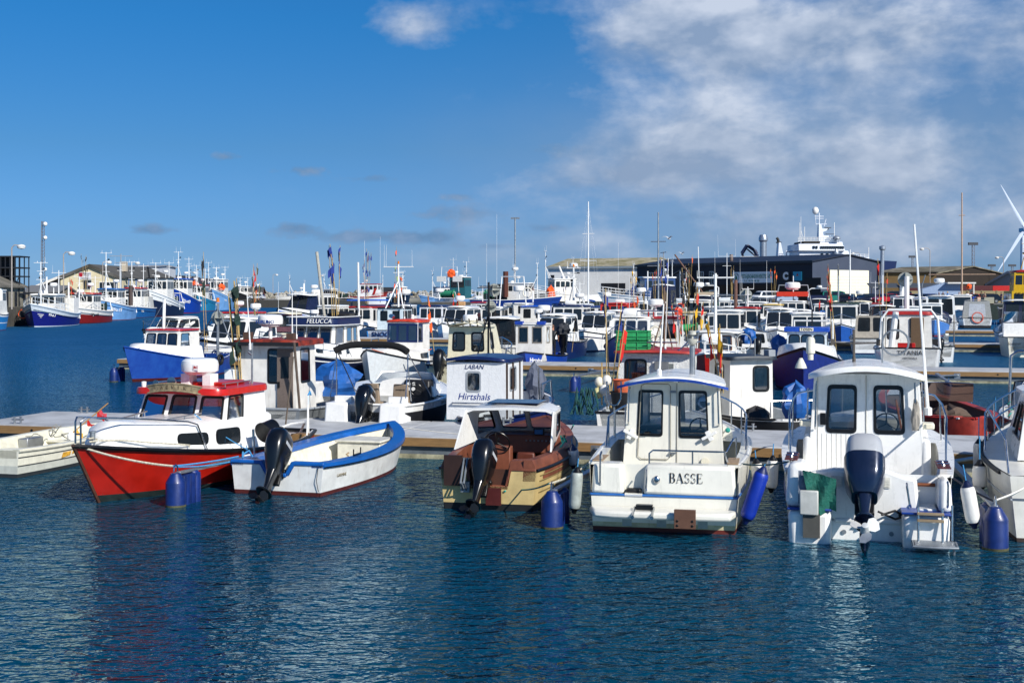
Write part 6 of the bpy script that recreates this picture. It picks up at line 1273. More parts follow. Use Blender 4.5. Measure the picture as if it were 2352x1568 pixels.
def crowd():
    F = far_fisher; C_ = far_cruiser
    # left part
    C_('white and black cabin boat with three dark windows, left end of the third pontoon', 338, 88, 8, 2.8, hull=[(.15, RD), (.75, WH), (.8, BLK), (1, BLK)], top=WS, zr=2.0, dark=.1, ex_=[A(3, 0, 2.6, 1.5), ('rail', .5, .6, SS, .02, 5)])
    o, H = C_('big white cruiser with rounded hard top and name Ørnen on its hull', 452, 63, 10, 3.3, zr=2.75, fb=1.9, hull=[(.06, NV), (.7, mat('b9bdc0', .35)), (1, WH)], cabx=(3.0, 6.6), ex_=[('radar', 3.6, .3, 2.85, .28, .1), ('flags', 1.0, -1, 1.0, 4.2, [FL['g'], FL['k']], 3, 3)])
    a, b = H.P(.90, .6, 1), H.P(.82, .6, 1); text('Ørnen', .42, NV, o, frame((a + b) / 2 + V((.05, .08, 0)), b - a, (0, 0, 1)), bold=.01)
    o, H = F('white wheelhouse boat with red roof edge bearing a white cross', 486, 90, 9, 3.0, hull=WH, roofm=RD, zr=2.55, cabx=(2.0, 5.6), w=2.3, ex_=[('radar', 4.2, 0, 2.7, .34, .15), ('flags', 1.5, 0, 1.0, 5, [FL['r']], 2, 3), A(3, .5, 2.6, 3)])
    q = M(); q.box((3.6, 1.2, 2.57), (3.66, 1.215, 2.66)); q.box((3.3, 1.2, 2.6), (3.9, 1.215, 2.63)); q.build('cross_mark', WH, o)
    C_('cream and maroon cabin cruiser with folded grey sprayhood', 612, 93, 9, 3.0, out=False, hull=[(.5, CRW), (.8, mat('5a2630', .5)), (1, CRW)], top=CRW, zr=2.4, cover=mat('6b4650', .5), ex_=[('wood', 1)][:0] + [('tarp', (1.5, .9, 1.0), (.5, .4, .9), dict(m=mat('5b6070', .8), name='folded_cover')), A(2, 0, 2.4, 2.2)])
    o, H = gen('long blue boat with white flared foredeck roof and grey wheelhouse windows', (-21.5, 121), True, L=12, B=3.8, s=(1.5, 1.5, 2.4), bands=[(.04, RD), (.9, mat('1658b0', .4, var=.15)), (1, WH)], deck=WH, t0=.2, trunk=(.45, .92, .5, .3, .3), cab=[(1.5, 5.6, 2.9, 2.7, 1.4, 3.6, WS, dict(front=wr(3, .4, .9), side=wr(4, .45, .88), fm=GREY, rf=.1)), (5.6, 8.2, 2.8, 2.2, 1.9, 3.5, NVC, dict(front=wr(2, .2, .9), side=wr(2, .2, .9), rf=1.2, si=.2))], rf_=[(WS, .1, .08, .05, 7), (WH, .3, .1, .12, 3, .9, .0)], extra=[('radar', 4.6, .4, 3.7, .36, .5), ('raft', 3.2, 0, 3.9), ('mast', 6.2, 0, 3.7, 1.0, dict(r=.1, bars=()))], name='fishing_boat')
    # middle
    F('low blue boat with white deckhouse and tall mast with amber lamp, SNOOPY on its stern', 880, 97.5, 9, 3.1, out=False, hull=mat('2f86cf', .5), zr=3.0, cabx=(1.5, 4.0), w=2.1, nw=2, wall_=mat('cfdde2', .4), roofm=BLK, ex_=[('mast', 2.0, -.5, 2.6, 3.4, dict(r=.08, bars=((.93, 1.2), (.8, .4)), whips=((0, 1.15, .93, 1.7), (0, -1.1, .93, 1.3), (0, 1.0, .93, 1.7)), tri=.9)), ('lamp', 2.0, -.5, 6.0, AMB), ('txt', 'SNOOPY', .5, (-.05, -.1, .65), (0, -1, 0), (0, 0, 1), NV, dict(bold=.01)), ('radar', 2.6, .3, 3.1, .34, .3)])
    F('white boat with scalloped blue awning and red roof front', 790, 101, 9, 3.0, hull=WH, roofm=RR, zr=3.0, cabx=(1.2, 5.4), w=2.4, side=[(.08, .4, .22, .9, .05), (.6, .4, .72, .9, .05), (.78, .4, .9, .9, .05)], ex_=[('box', (1.6, -1.3, 3.13), (4.6, 1.3, 3.25), mat('1c5cc0', .7), 'awning'), ('tarp', (1.0, -1.3, 1.6), (.6, .5, 1.1), dict(m=mat('1240a0', .6), name='blue_cover')), A(4, 0, 3, 5), A(2, .6, 3, 5.4), ('flags', 1.2, -.8, 1.2, 6, [FL['b']], 6, 3), ('tube', [(5.2, 0, 1.4), (6.2, .3, 6.2)], .09, WH, 'raised_boom')])
    F('white wheelhouse boat with orange streamers on two tall poles', 905, 116, 9, 3.0, out=False, hull=WH, roofm=WH, zr=3.0, ex_=[('flags', 1.5, .5, 1.2, 6.6, [FL['o'], mat('a8c850', .8)], 2, 3), ('flags', 1.5, -.3, 1.2, 5.0, [FL['o']], 2, 4), ('radar', 3, 0, 3.1, .5, .5), ('tube', [(1, -1.2, 1), (1, -1.2, 2.8), (1.2, 1.2, 2.8), (1.2, 1.2, 1)], .07, SS, 'rail')])
    F('white wheelhouse boat with dark blue roof behind SNOOPY, red flags at its side', 962, 104, 8, 2.8, hull=WH, roofm=NV, zr=3.1, wall_=mat('d8dce2'), cabx=(1.6, 4.4), w=2.2, ex_=[('radar', 3.6, .5, 3.2, .36, .6), ('flags', 1.0, 1.0, 1.1, 2.6, [FL['r']], 4, 2), ('flags', 1, 1.5, 1, 2.6, [FL['b']], 2, 3)])
    C_('white cruiser with long hard top and dark side glass, grey hull, near the cream boat', 1020, 96.5, 9, 3.0, zr=3.05, fb=1.8, hull=[(.55, mat('b5bcc2', .3)), (1, WH)], cabx=(2.2, 6.2), ex_=[('radar', 2.4, -.6, 3.15, .4, .0), ('box', (1.2, -1.0, 2.4), (1.5, -.5, 3.1), mat('c49a6a'), 'board')])
    C_('white boat with black bulkhead behind the cream pilothouse', 1122, 72, 7, 2.6, out=False, zr=2.5, cover=BLK, ex_=[('refl', 2.2, .5, 3.0, .35), ('mast', 1.2, .3, 1.0, 3.4, dict(r=.05, bars=((.9, .7), (.6, .3)), m=BLK)), ('ob', (-.1, 0, .9))])
    F('small white boat with steel rails and round searchlight, black star-shaped reflector aloft', 1100, 104, 8, 2.8, hull=WH, zr=2.9, nw=2, ex_=[('refl', 3.6, .2, 4.0, .55), ('tube', [(1, 1.1, 1), (1, 1.1, 2.6), (4, 1.1, 2.6)], .04, SS, 'rail'), A(2, 0, 2.9, 7.5), A(3, -.6, 2.9, 5)])
    F('white boat BÆLLE with blue waterline, stern towards us', 1173, 129, 8, 3.1, out=False, hull=WH, boot=BL, zr=3.1, cabx=(2, 4.8), w=2.6, ex_=[('txt', 'BÆLLE', .55, (-.05, 0, .85), (0, -1, 0), (0, 0, 1), BK, dict(bold=.01)), ('box', (-.1, .5, 1.2), (1.2, 1.5, 2.4), mat('c4c4be'), 'hatch'), ('gallows', .8, 1.0, 4.4, 1.5), ('radar', 3.5, 0, 3.2, .6, .7)])
    F('small boat with bright blue wheelhouse roof and white dome, beside BÆLLE', 1213, 108, 8, 2.8, out=False, hull=WH, roofm=mat('1a58c4', .4), zr=3.0, w=2.3, ex_=[('radar', 1.9, -.9, 2.2, .55, .0), ('ring', 3, .8, 3.8, .4, 'x', CR), ('mast', 2.5, .2, 3.0, 1.0, dict(r=.06, bars=()))])
    F('grey-white wheelhouse boat with black windows, spotlights and a large grey winch', 1275, 92, 9.5, 3.2, hull=WS, roofm=NV, zr=3.3, w=2.5, cabx=(2.2, 4.6), ex_=[('tri', 2.6, 2.8, 2.9, 1.2), ('raft', 3.6, 0, 3.0), ('radar', 3.2, .6, 2.8, .35, .6), ('box', (.3, -1.2, .9), (2.0, .6, 2.2), mat('9aa0a4', .6), 'winch_box'), ('lamp', 2.6, 0, 5.75, AMB)])
    F('white boat with long red deckhouse roof and red lower wall', 1395, 112, 10, 3.3, hull=WH, roofm=RD, zr=3.3, cabx=(1.5, 6.0), w=2.8, wall_=mat('c23024', .5), ex_=[('flags', 1.5, 1, 1, 5.2, [FL['y'], FL['b']], 4, 2), A(4, 0, 3.3, 5), ('raft', 3, 0, 3.0), ('ring', 4.2, 1.5, 2.6, .3, 'y')])
    C_('white cruiser with blue covered outboard hanging at its stern, behind the green crates', 1456, 127, 9, 3.1, zr=3.4, fb=1.9, cabx=(2.0, 6.0), ex_=[('radar', 4, 0, 3.5, .5, .3), ('flags', 1, 1, 1, 5, [FL['r']], 3, 1)])
    F('white cabin boat with dark framed windows above the green crates', 1506, 84, 8, 2.8, out=False, hull=WH, zr=2.75, w=2.3, ex_=[('tarp', (-.2, .9, .7), (.5, .5, 1.2), dict(name='engine_cover', seed=7)), ('flags', 1, 1.2, 1, 3.4, [FL['k']], 1, 1)])
    gen('yacht under a navy canopy with two tall silver masts, by the workshop', ((1500 - 1176) * 150 / FD, 150), True, L=11, B=3.6, s=(1.4, 1.3, 1.9), bands=[(.1, NV), (1, WH)], cab=[(1.0, 4.8, 3.1, 2.6, 1.4, 4.6, NVC, dict(front=wr(2, .3, .85), side=wr(2, .3, .85), rf=.8, si=.2)), (5.0, 8.0, 2.3, 1.8, 1.5, 2.6, NVC, dict(front=wr(2, .2, .85), side=wr(2, .2, .85), rf=.5, si=.2))], rf_=[(WH, .1, .1, .15, 3), (WH, .1, .1, .1, 4)], extra=[('mast', 6.2, 0, 1.8, 11.5, dict(r=.12, bars=((.45, 1.3), (.7, .9)), m=AL)), ('tube', [(3.4, -1.7, 1.2), (3.4, -1.7, 6.4)], .07, WH, 'pole')], name='sailing_yacht', cat='yacht')
    C_('motor yacht with white arch over a navy canopy and beige flybridge', 1605, 152, 12, 3.9, zr=4.2, fb=2.0, cover=NVC, fly=mat('a89a84', .6), cabx=(2.2, 7), ex_=[('tube', [(2, -1, 4), (1.6, -1.2, 9.5)], .05, WH, 'flag_staff')])
    F('cream wheelhouse boat with three big windows and orange pennant above', 1590, 121, 9, 3.2, hull=WH, roofm=WH, zr=3.7, w=2.6, wall_=mat('dddbd0', .4), ex_=[('radar', 3, 0, 3.8, .5, .5), ('flags', 2.8, -.8, 3.6, 4.2, [FL['o']], 1, 1, ), ('ring', 4.4, -1.6, 2.4, .35, 'x', OR)])
    C_('wide white houseboat-like cruiser with curved stern glass', 1672, 100, 9, 3.2, out=False, zr=3.0, cabx=(1.2, 5.5), ex_=[('tube', [(.6, 1.3, 1), (.6, 1.3, 3.6), (.6, -1.3, 3.6), (.6, -1.3, 1)], .06, GV, 'steel_frame'), ('refl', 2, -1.2, 3.6, .5), A(1, 1.1, 1, 6)])
    F('white boat with hanging fenders and brown exhaust pipe', 1642, 84, 8, 2.9, hull=WH, zr=2.6, nw=3, ex_=[('tube', [(2.4, .9, 1.5), (2.4, .9, 4.4), (2.2, .9, 4.6)], .12, mat('6a4a3c'), 'exhaust_pipe'), ('fend', (.5, 1), (.6, 1), (.3, 1)), ('tarp', (1, -.3, .9), (.6, .6, .5), dict(m=mat('2b8a78', .8), name='net_heap'))])
    F('boat with bulging red roof rim and white A-frame mast', 1816, 134, 9, 3.4, hull=WH, roofm=None, zr=3.4, cabx=(2.6, 5.0), w=2.9, nw=3, ex_=[('box', (2.4, -1.6, 3.4), (5.2, 1.6, 3.9), mat('cf3a22', .4), 'red_rim'), ('gallows', 2.2, 2.0, 2.6, 2.0, GREY), ('radar', 3.8, 0, 3.9, .8, .2), ('mast', 2.3, 0, 3, 2.6, dict(r=.06, bars=((.7, .6),))), ('fend', (.3, 1))])
    C_('white hard-top cruiser bow on with grey hull, left of the TØSEN boat', 1786, 84, 8.5, 3.0, zr=3.05, fb=1.55, hull=[(.62, mat('9aa39f', .5)), (1, WH)], cabx=(2.6, 6.3), ex_=[A(3, -1, 3, 3)])
    o, H = F('tall white wheelhouse boat with two oval windows and dark green roof edge', 1932, 92, 9, 3.2, hull=mat('1c4f9c', .5), roofm=DKG, zr=3.6, cabx=(3.0, 5.0), w=2.5, nw=2, ex_=[('rail', .4, .7, SS, .025, 6), ('tarp', (1.2, -1.4, 1.0), (.9, .8, 1.4), dict(seed=11)), ('mast', 3.5, .6, 3.6, 3.4, dict(r=.06, bars=((.9, .5),)))]); 
    C_('navy and white cruiser with two windscreens beside the white van', 1878, 146, 11, 3.6, zr=3.6, fb=2.0, cover=NVC, fly=NVC, hull=[(.1, NV), (.9, WH), (1, NV)])
    C_('rounded white pilot boat with cream roof and green crate, below the blue cars', 1976, 126, 8.5, 3.2, zr=3.4, fb=1.8, rm=CRW, ex_=[('radar', 3, 0, 3.6, .4, 0)])
    C_('white launch with brown framed curved windows', 2030, 114, 9, 3.2, zr=2.9, fb=1.9, cover=mat('3b2622', .5), hull=[(.6, mat('20406a', .5)), (1, WH)], ex_=[('mast', 4, 0, 2.4, 3, dict(r=.07, bars=()))])
    C_('tall white sport cruiser with grey outboard, below the red cars', 2078, 134, 10, 3.5, zr=4.2, fb=2.2, ex_=[('refl', 3, .3, 5.2, .8), ('tube', [(2, 0, 3), (2, 0, 5)], .25, WH, 'post')])
    C_('rounded white pilothouse boat with radar on its domed roof', 2162, 124, 9.5, 3.6, out=False, zr=4.3, fb=2.0, cabx=(1.4, 5.5), ex_=[('radar', 3, 0, 4.6, .5, .1), ('tube', [(1.2, 1.7, 1), (1.2, 1.7, 4.5), (1.0, 1.4, 5.5)], .05, GV, 'bent_post')])
    F('light blue wooden boat with white two-windowed cabin, right of the aerial pole', 2146, 112, 9, 3.1, hull=mat('3f74b8', .5), zr=3.3, w=2.0, nw=2, cabx=(3.2, 4.6), wall_=WH, ex_=[('tarp', (1.2, 1.2, 1), (.7, .7, 1.1), dict(m=NVC, seed=8)), ('rail', .5, .5, SS, .03, 7)])
    F('old white wooden boat with narrow brown door by the pontoon end', 2215, 168, 9, 3.4, hull=WH, zr=4.4, cabx=(2.6, 5.0), w=2.6, nw=1, ex_=[('mast', 4.5, 0, 2, 15, dict(r=.12, bars=((.28, 4.2), (.8, .4)), m=mat('b89a80'))), ('tarp', (4.4, .9, 4.3), (.35, .35, .7), dict(m=FL['o'], name='orange_float'))])
    o, H = gen('boat under a grey canvas canopy with orange lifebuoy on its stern', ((2245 - 1176) * 138 / FD, 138), False, L=8, B=3.4, s=(1.1, 1.0, 1.5), bands=[(.3, BLK), (1, WH)], cab=(.4, 4.2, 3.0, 2.6, 1.0, 2.9, CAN, dict(back=[(.2, .12, .8, .85, .08)], side=wr(2, .2, .85), front=wr(2, .2, .85), rf=.6, si=.25, pane=mat('b9bcc0', .3), fm=CAN)), rf_=(CAN, .04, .05, .12, 5), extra=[('ring', -.1, 0, 1.15, .55, 'x', mat('d8583a', .6))])
    o, H = gen('small open white boat with clear screen and red covered outboard, right of TITANIA', (23.2, 71.0), False, L=5, B=2.1, s=(.9, .85, 1.1), bands=[(.1, WH), (1, WH)], t0=.6, rs=False, extra=[('tarp', (-.2, .9, .5), (.4, .4, 1.25), dict(m=mat('b8281c', .5), name='engine_cover', seed=12)), ('ob', (-.1, -.2, .7), dict(s=.9, tilt=10)), ('tube', [(.1, -.9, .8), (.1, -.9, 2.6)], .03, mat('6b625a'), 'post'), ('box', (1.6, -.5, .5), (1.9, .5, 1.2), BLK, 'console')], inner=mat('cfcfca'))
    q = M(); a = [V((2.8 + .4 * (1 - t * t), t * .8, 1.0)) for t in [-1 + k / 5 for k in range(11)]]; q.loft([[p, p + V((-.2, 0, .5))] for p in a], closed=False); q.build('windscreen', glass(.6), o)
    o, H = gen('cream sports boat with clear screen, large black outboard and script name, right edge', (30.4, 76.4), False, L=6.5, B=2.8, s=(1.2, 1.2, 1.5), bands=[(.3, CR), (1, CR)], t0=.5, near=True, extra=[('ob', (-.2, -.1, .95), dict(s=1.5, tilt=22, prop='w')), ('ob', (-.1, -1.15, .8), dict(s=.9, tilt=5)), ('box', (2.6, -.2, .6), (2.7, 1.0, 2.0), mat('3c3a3c', .5), 'cabin_door'), ('box', (2.2, -1.2, .6), (2.75, 1.2, 1.95), WH, 'bulkhead'), ('txt', 'Scupper', .24, (-.04, .85, .8), (0, -1, 0), (0, 0, 1), BK, dict(shear=.4))])
    q = M(); a = [V((2.7 + .9 * (1 - t * t), t * 1.15, 2.0)) for t in [-1 + k / 6 for k in range(13)]]; q.loft([[p, p + V((-.3, 0, .65))] for p in a], closed=False); q.build('windscreen', glass(.6), o); wheel(o, (2.3, -.75, 1.95), .25)
    C_('navy and white pilothouse boat cut by the right edge', 2352, 92, 9, 3.2, out=False, zr=3.9, fb=1.8, cover=NVC, cabx=(2, 5.5))
    # white and grey filler boats in the packed middle, each of its own colours
    C_('small white boat with cream tent canopy left of TITANIA', 2003, 80, 7, 2.7, out=False, zr=2.6, cover=mat('a39c90', .8), hard=False)
    C_('low open cruiser with blue covered engine behind the hanging fenders', 1718, 66, 6, 2.3, out=False, zr=1.6, hull=[(.3, BLK), (1, WH)], hard=False, ex_=[('ob', (-.1, -.5, .8)), ('ob', (-.1, .5, .8), dict(s=1.2)), ('tarp', (.2, .0, 1.2), (.4, .4, .8), dict(seed=13)), ('fend', (.4, 1))])
    F('light grey boat with two round-cornered windows left of the red roofed wheelhouse', 1420, 76, 7.5, 2.7, hull=mat('bfc8cc'), zr=2.6, nw=2, ex_=[('flags', 1.5, 1, 1, 3, [FL['k']], 1, 1), A(3, 0, 2.5, 2.4)])
    C_('white boat with open sliding roof behind the blue-bowed boat', 1345, 83, 8, 2.9, zr=2.7, ex_=[('radar', 3, .5, 2.8, .35, .7)])
    F('white and blue netter with green net drum behind the red roofed boats', 1728, 118, 10, 3.4, hull=BL, zr=3.4, ex_=[('drum', 1.2, 0, 2.0, .8, 1.0, mat('1f8060', .8)), ('flags', 1, 1.4, 1.2, 5, [FL['o']], 3, 1)])
    C_('white day cruiser with blue stripe in the fourth row', 1690, 136, 9, 3.2, zr=3.4, fb=1.9, hull=[(.5, BL), (.6, WH), (1, WH)], ex_=[A(3, 0, 3.4, 4)])
    C_('white cruiser with grey windscreen cover by the workshop wall', 1740, 158, 10, 3.5, zr=4.0, fb=2.1, cover=mat('6b7682', .7))
    F('small grey workboat with long silver davit', 1924, 124, 8.5, 3.1, hull=GREY, roofm=GREY, zr=3.1, ex_=[('tube', [(2, 0, 1.5), (2, 0, 5.5), (3.2, 0, 6.6)], .08, AL, 'davit'), ('flags', 1, -1, 1, 5.5, [FL['r']], 2, 3)])
    C_('white cruiser with light blue side panel, third from the yellow workboat', 2120, 150, 9.5, 3.4, zr=3.9, fb=2.0, hull=[(.55, mat('7fa6c8')), (1, WH)])
    F('dark blue potting boat with orange floats along its rail', 1560, 138, 9, 3.2, hull=NV, zr=3.4, ex_=[('tarp', (1, 1, 1.2), (.5, .4, .7), dict(m=FL['o'], name='orange_float', seed=14)), ('tarp', (1, -1, 1.2), (.5, .4, .7), dict(m=FL['o'], name='orange_float', seed=15)), ('tri', 3.4, 2.7, 2.6, .9), ('flags', 1, 0, 1.2, 6, [FL['k'], FL['r']], 4, 2)])
    F('white boat with raised black dan flags amidships in the fourth row', 1660, 146, 9, 3.2, hull=WH, zr=3.4, ex_=[('flags', 2, .5, 2, 5, [FL['k']], 5, 2), MS(3.4, 3.4, 5, 1.0)])
    # yellow workboat
    o, H = gen('yellow superstructure workboat with black hull at the right edge', ((2374 - 1176) * 150 / FD, 150), True, L=16, B=5.5, s=(2.0, 1.8, 2.4), bands=[(1, BLK)], cab=[(5.5, 12.5, 4.6, 4.2, 1.8, 4.0, mat('c8a000', .45), dict(front=wr(3, .3, .85), side=wr(3, .3, .85), rf=.2, si=.1)), (6, 9.5, 3.2, 3.0, 4.0, 6.2, mat('c8a000', .45), dict(front=wr(3, .35, .85), side=wr(2, .35, .85), rf=.1, si=.1))], rf_=[None, (RD, .2, .25, .1, 4)], extra=[('tri', 7.5, 6.3, 3.5, .8, mat('d8b820')), ('fend', (.8, 1))], name='workboat')
    text('SEA EAGLE', .7, BK, o, frame(V((12.42, 0, 3.55)), (0, 1, 0), (0, 0, 1)))
crowd()
def fill():
    F, C_ = far_fisher, far_cruiser
    # px, distance, kind, hull, roof, what sets it apart
    for px, Y, k, h, r, ex_, lb in (
        (1238, 72, 'c', NV, WH, [('ob', (-.1, 0, .8))], 'navy hulled day boat with black outboard right of the small blue Hirtshals boat'),
        (1300, 104, 'f', mat('3c6a54'), WH, [MS(2, 2.5, 2.2, .4)], 'green hulled small fishing boat with white cabin'),
        (1362, 128, 'f', WH, BL, [('tarp', (1, 0, .9), (.7, .5, .8), dict(seed=21))], 'white boat with blue cabin roof and blue heap in its cockpit'),
        (1322, 142, 'c', WH, WH, [('radar', 3, 0, 2.6, .35, .4)], 'white cruiser with radar dome under the tall yacht mast'),
        (1400, 90, 'c', mat('b9c2c6'), WH, [A(3, 0, 2.4, 1.6)], 'pale grey cruiser with single short aerial behind the green crates'),
        (1470, 98, 'f', mat('7c1a14'), WH, [('flags', 1, .6, .9, 3, [FL['o']], 2, 1)], 'maroon hulled boat with two orange pennants'),
        (1535, 104, 'c', WH, NVC, [('ring', 1, 1, 1.5, .3, 'x')], 'white cruiser with navy top and orange ring'),
        (1578, 90, 'f', WH, mat('c8b890'), [('drum', 1, 0, 1.3, .4, .6, GRN)], 'white boat with sand coloured roof and small green drum'),
        (1622, 112, 'c', mat('2a7fae'), WH, [], 'light blue hulled cruiser in the packed fourth row'),
        (1660, 72, 'f', WH, WH, [('tarp', (1.2, .2, .8), (.6, .5, .7), dict(m=mat('2b8a78', .8), name='net_heap', seed=22)), ('fend', (.4, 1))], 'white boat heaped with green net right of the red hulled boat'),
        (1708, 86, 'f', WH, RR, [MS(2.4, 2.4, 1.8, .4)], 'white boat with brick red roof left of the grey hulled cruiser'),
        (1768, 108, 'f', WH, mat('d0b060'), [('raft', 2.5, 0, 2.7)], 'white boat with ochre roof and raft canister'),
        (1836, 104, 'c', WH, WH, [('tarp', (1.0, .4, .9), (.5, .5, .9), dict(seed=23))], 'white cruiser with blue hooded engine right of the grey hulled one'),
        (1850, 74, 'f', mat('9fb4c0'), WH, [('flags', 1, .6, .9, 2.4, [FL['r']], 1, 1)], 'pale blue-grey boat with one red flag behind TØSEN'),
        (1888, 112, 'f', mat('1c3a2e'), WH, [], 'dark green hulled boat with white cabin'),
        (1952, 140, 'c', WH, BL, [A(3, .4, 2.7, 2)], 'white cruiser with blue top edge below the navy estate car'),
        (2012, 142, 'f', WH, RD, [MS(3, 2.7, 2.4, .5)], 'white boat with bright red roof below the red hatchback'),
        (2052, 96, 'c', mat('6a7076'), WH, [], 'charcoal hulled cruiser behind TITANIA'),
        (2096, 108, 'f', WH, WH, [('rail', .5, .5, SS, .03, 6)], 'white boat with steel bow rail right of TITANIA'),
        (1270, 128, 'c', WH, NV, [('flags', 1, 0, 1, 4, [FL['b']], 2, 1)], 'white cruiser with navy roof and blue pennants'),
        (1448, 150, 'f', BL, WH, [('gallows', 1, 1, 2, 1)], 'blue boat with little stern gantry by the long trawler'),
        (1085, 122, 'f', WH, RR, [MS(2.4, 2.5, 2.0, .4)], 'white boat with brick roof between the cream boat and BÆLLE'),
        (745, 104, 'c', WH, WH, [('fend', (.5, 1))], 'white cabin boat left of the blue awning boat'),
        (706, 98, 'f', mat('16406e'), WH, [('tarp', (1, 0, 1), (.5, .5, .6), dict(m=mat('6b6f76', .8), name='net_heap', seed=24))], 'steel blue boat with grey heap behind FELUCCA')):
        (C_ if k == 'c' else F)(lb, px, Y, 6.5 + (px % 7) * .3, 2.5 + (px % 5) * .1, **(dict(hull=[(.1, NV), (1, h)], rm=r, zr=2.5 + (px % 6) * .12) if k == 'c' else dict(hull=h, roofm=r, zr=2.6 + (px % 6) * .15, w=1.7 + (px % 4) * .15, nw=2 + px % 2)), ex_=ex_, out=bool(px % 3))
fill()

# ================================================================ QUAYS, BREAKWATER
QM = mat('7c7a74', .85, var=.2, bump=.3, sc=.6); QW = mat('4a4843', .9, var=.35, bump=.4, sc=.5, kind='stain')
def quay(pts, z, name='quay', wallm=QW, topm=QM, skirt=1.2):
    m = M(); m.cur = 0; m.poly([(x, y, z) for x, y in pts]); m.cur = 1; n = len(pts)
    for i in range(n):
        a, b = pts[i], pts[(i + 1) % n]; m.poly([(a[0], a[1], -skirt), (b[0], b[1], -skirt), (b[0], b[1], z), (a[0], a[1], z)])
    return struct(m.build(name, [topm, wallm]))
quay([(-55.6, 100), (-55.9, 145), (-59, 178), (-60.5, 200), (-64, 236), (-78, 346), (-84, 392), (-500, 392), (-500, 100)], 2.2)
quay([(-74, 330), (-44, 330), (-44, 395), (-84, 395), (-74, 345)], 1.95, wallm=mat('3c3b37', .9, var=.4, bump=.4, kind='stain'))
quay([(-60, 418), (0, 418), (6, 440), (60, 470), (60, 500), (-60, 500)], 1.9, wallm=mat('8d8a7e', .85, var=.2, bump=.3, sc=.4))
quay([(9, 232), (28, 232), (30, 205), (44, 186), (120, 172), (600, 172), (600, 700), (24, 700), (9, 300)], 2.15, wallm=mat('24302c', .9, var=.4))
def stones(label, x0, x1, y, w, h, n, seed):
    random.seed(seed); m = M(); 
    for i in range(n):
        x = random.uniform(x0, x1); k = random.uniform(-1, 1); r = random.uniform(.6, 1.5); z = h * (1 - abs(k)) - .6 + random.uniform(-.3, .3); c = V((x, y + k * w, z)); p = [c + V((random.uniform(.6, 1) * r * a, random.uniform(.6, 1) * r * b, random.uniform(.5, .9) * r * d)) for a, b, d in ((1, 0, 0), (0, 1, 0), (-1, 0, 0), (0, -1, 0), (0, 0, 1), (0, 0, -1))]; 
        ids = [m.p(q) for q in p]
        for a, b in ((0, 1), (1, 2), (2, 3), (3, 0)): m.face((ids[a], ids[b], ids[4])); m.face((ids[b], ids[a], ids[5]))
    o = m.build('breakwater_stones', mat('8b8678', .9, var=.25, sc=.3), ang=10); tag(o, label, 'breakwater', kind='stuff')
stones('long breakwater of grey boulders along the horizon behind the far pier', -125, 110, 520, 7, 4.4, 2600, 21)
m = M(); m.box((-130, 514, -1), (120, 526, 2.6), (0, 0, 4)); struct(m.build('breakwater_core', mat('6f6b60', .95, bump=.5)))
def lamp_post(px, pyt, Y, zb, label, dirn=1, double=False):
    x = (px - 1176) * Y / FD; zt = CH - (pyt - HY) * Y / FD; o = thing('street_lamp', label, 'street lamp', (x, Y, zb), 0, 'tall quay street lamps'); h = zt - zb
    q = M(); r = .07; q.tube([(0, 0, 0), (0, 0, h * .96), (dirn * .08 * h * .5, 0, h), (dirn * h * .12, 0, h)], r, 6, r1=r * .7); q.build('pole', mat('a39a92', .5), o)
    q = M(); c = (dirn * h * .15, 0, h - .12); q.lathe([(0, -.28), (.34, -.2), (.42, 0), (.25, .16), (0, .2)], 12, c); q.build('lamp_head', mat('e4e2dc', .3), o)
for a in ((27, 563, 125, 2.2, 'street lamp nearest the dark steel tower at left', 1), (146, 579, 150, 2.2, 'street lamp in front of the cream gabled building', 1), (236, 600, 190, 2.2, 'street lamp by the light blue fishing boat', 1), (302, 602, 205, 2.2, 'street lamp in front of the white block', 1), (437, 625, 300, 2.2, 'street lamp by the red brick shed', 1), (627, 630, 345, 1.95, 'street lamp right of the small red hut', 1), (732, 632, 420, 1.9, 'street lamp at the left end of the pier', 1), (1045, 635, 440, 1.9, 'street lamp behind the rescue boat', 1), (2136, 570, 232, 2.15, 'street lamp above the white trailer', -1), (1975, 660 - 80, 300, 2.15, 'street lamp behind the brown brick hall', -1), (2305, 590 - 0, 260, 2.15, 'street lamp near the wind turbine', -1)): lamp_post(a[0], a[1], a[2], a[3], a[4], a[5])

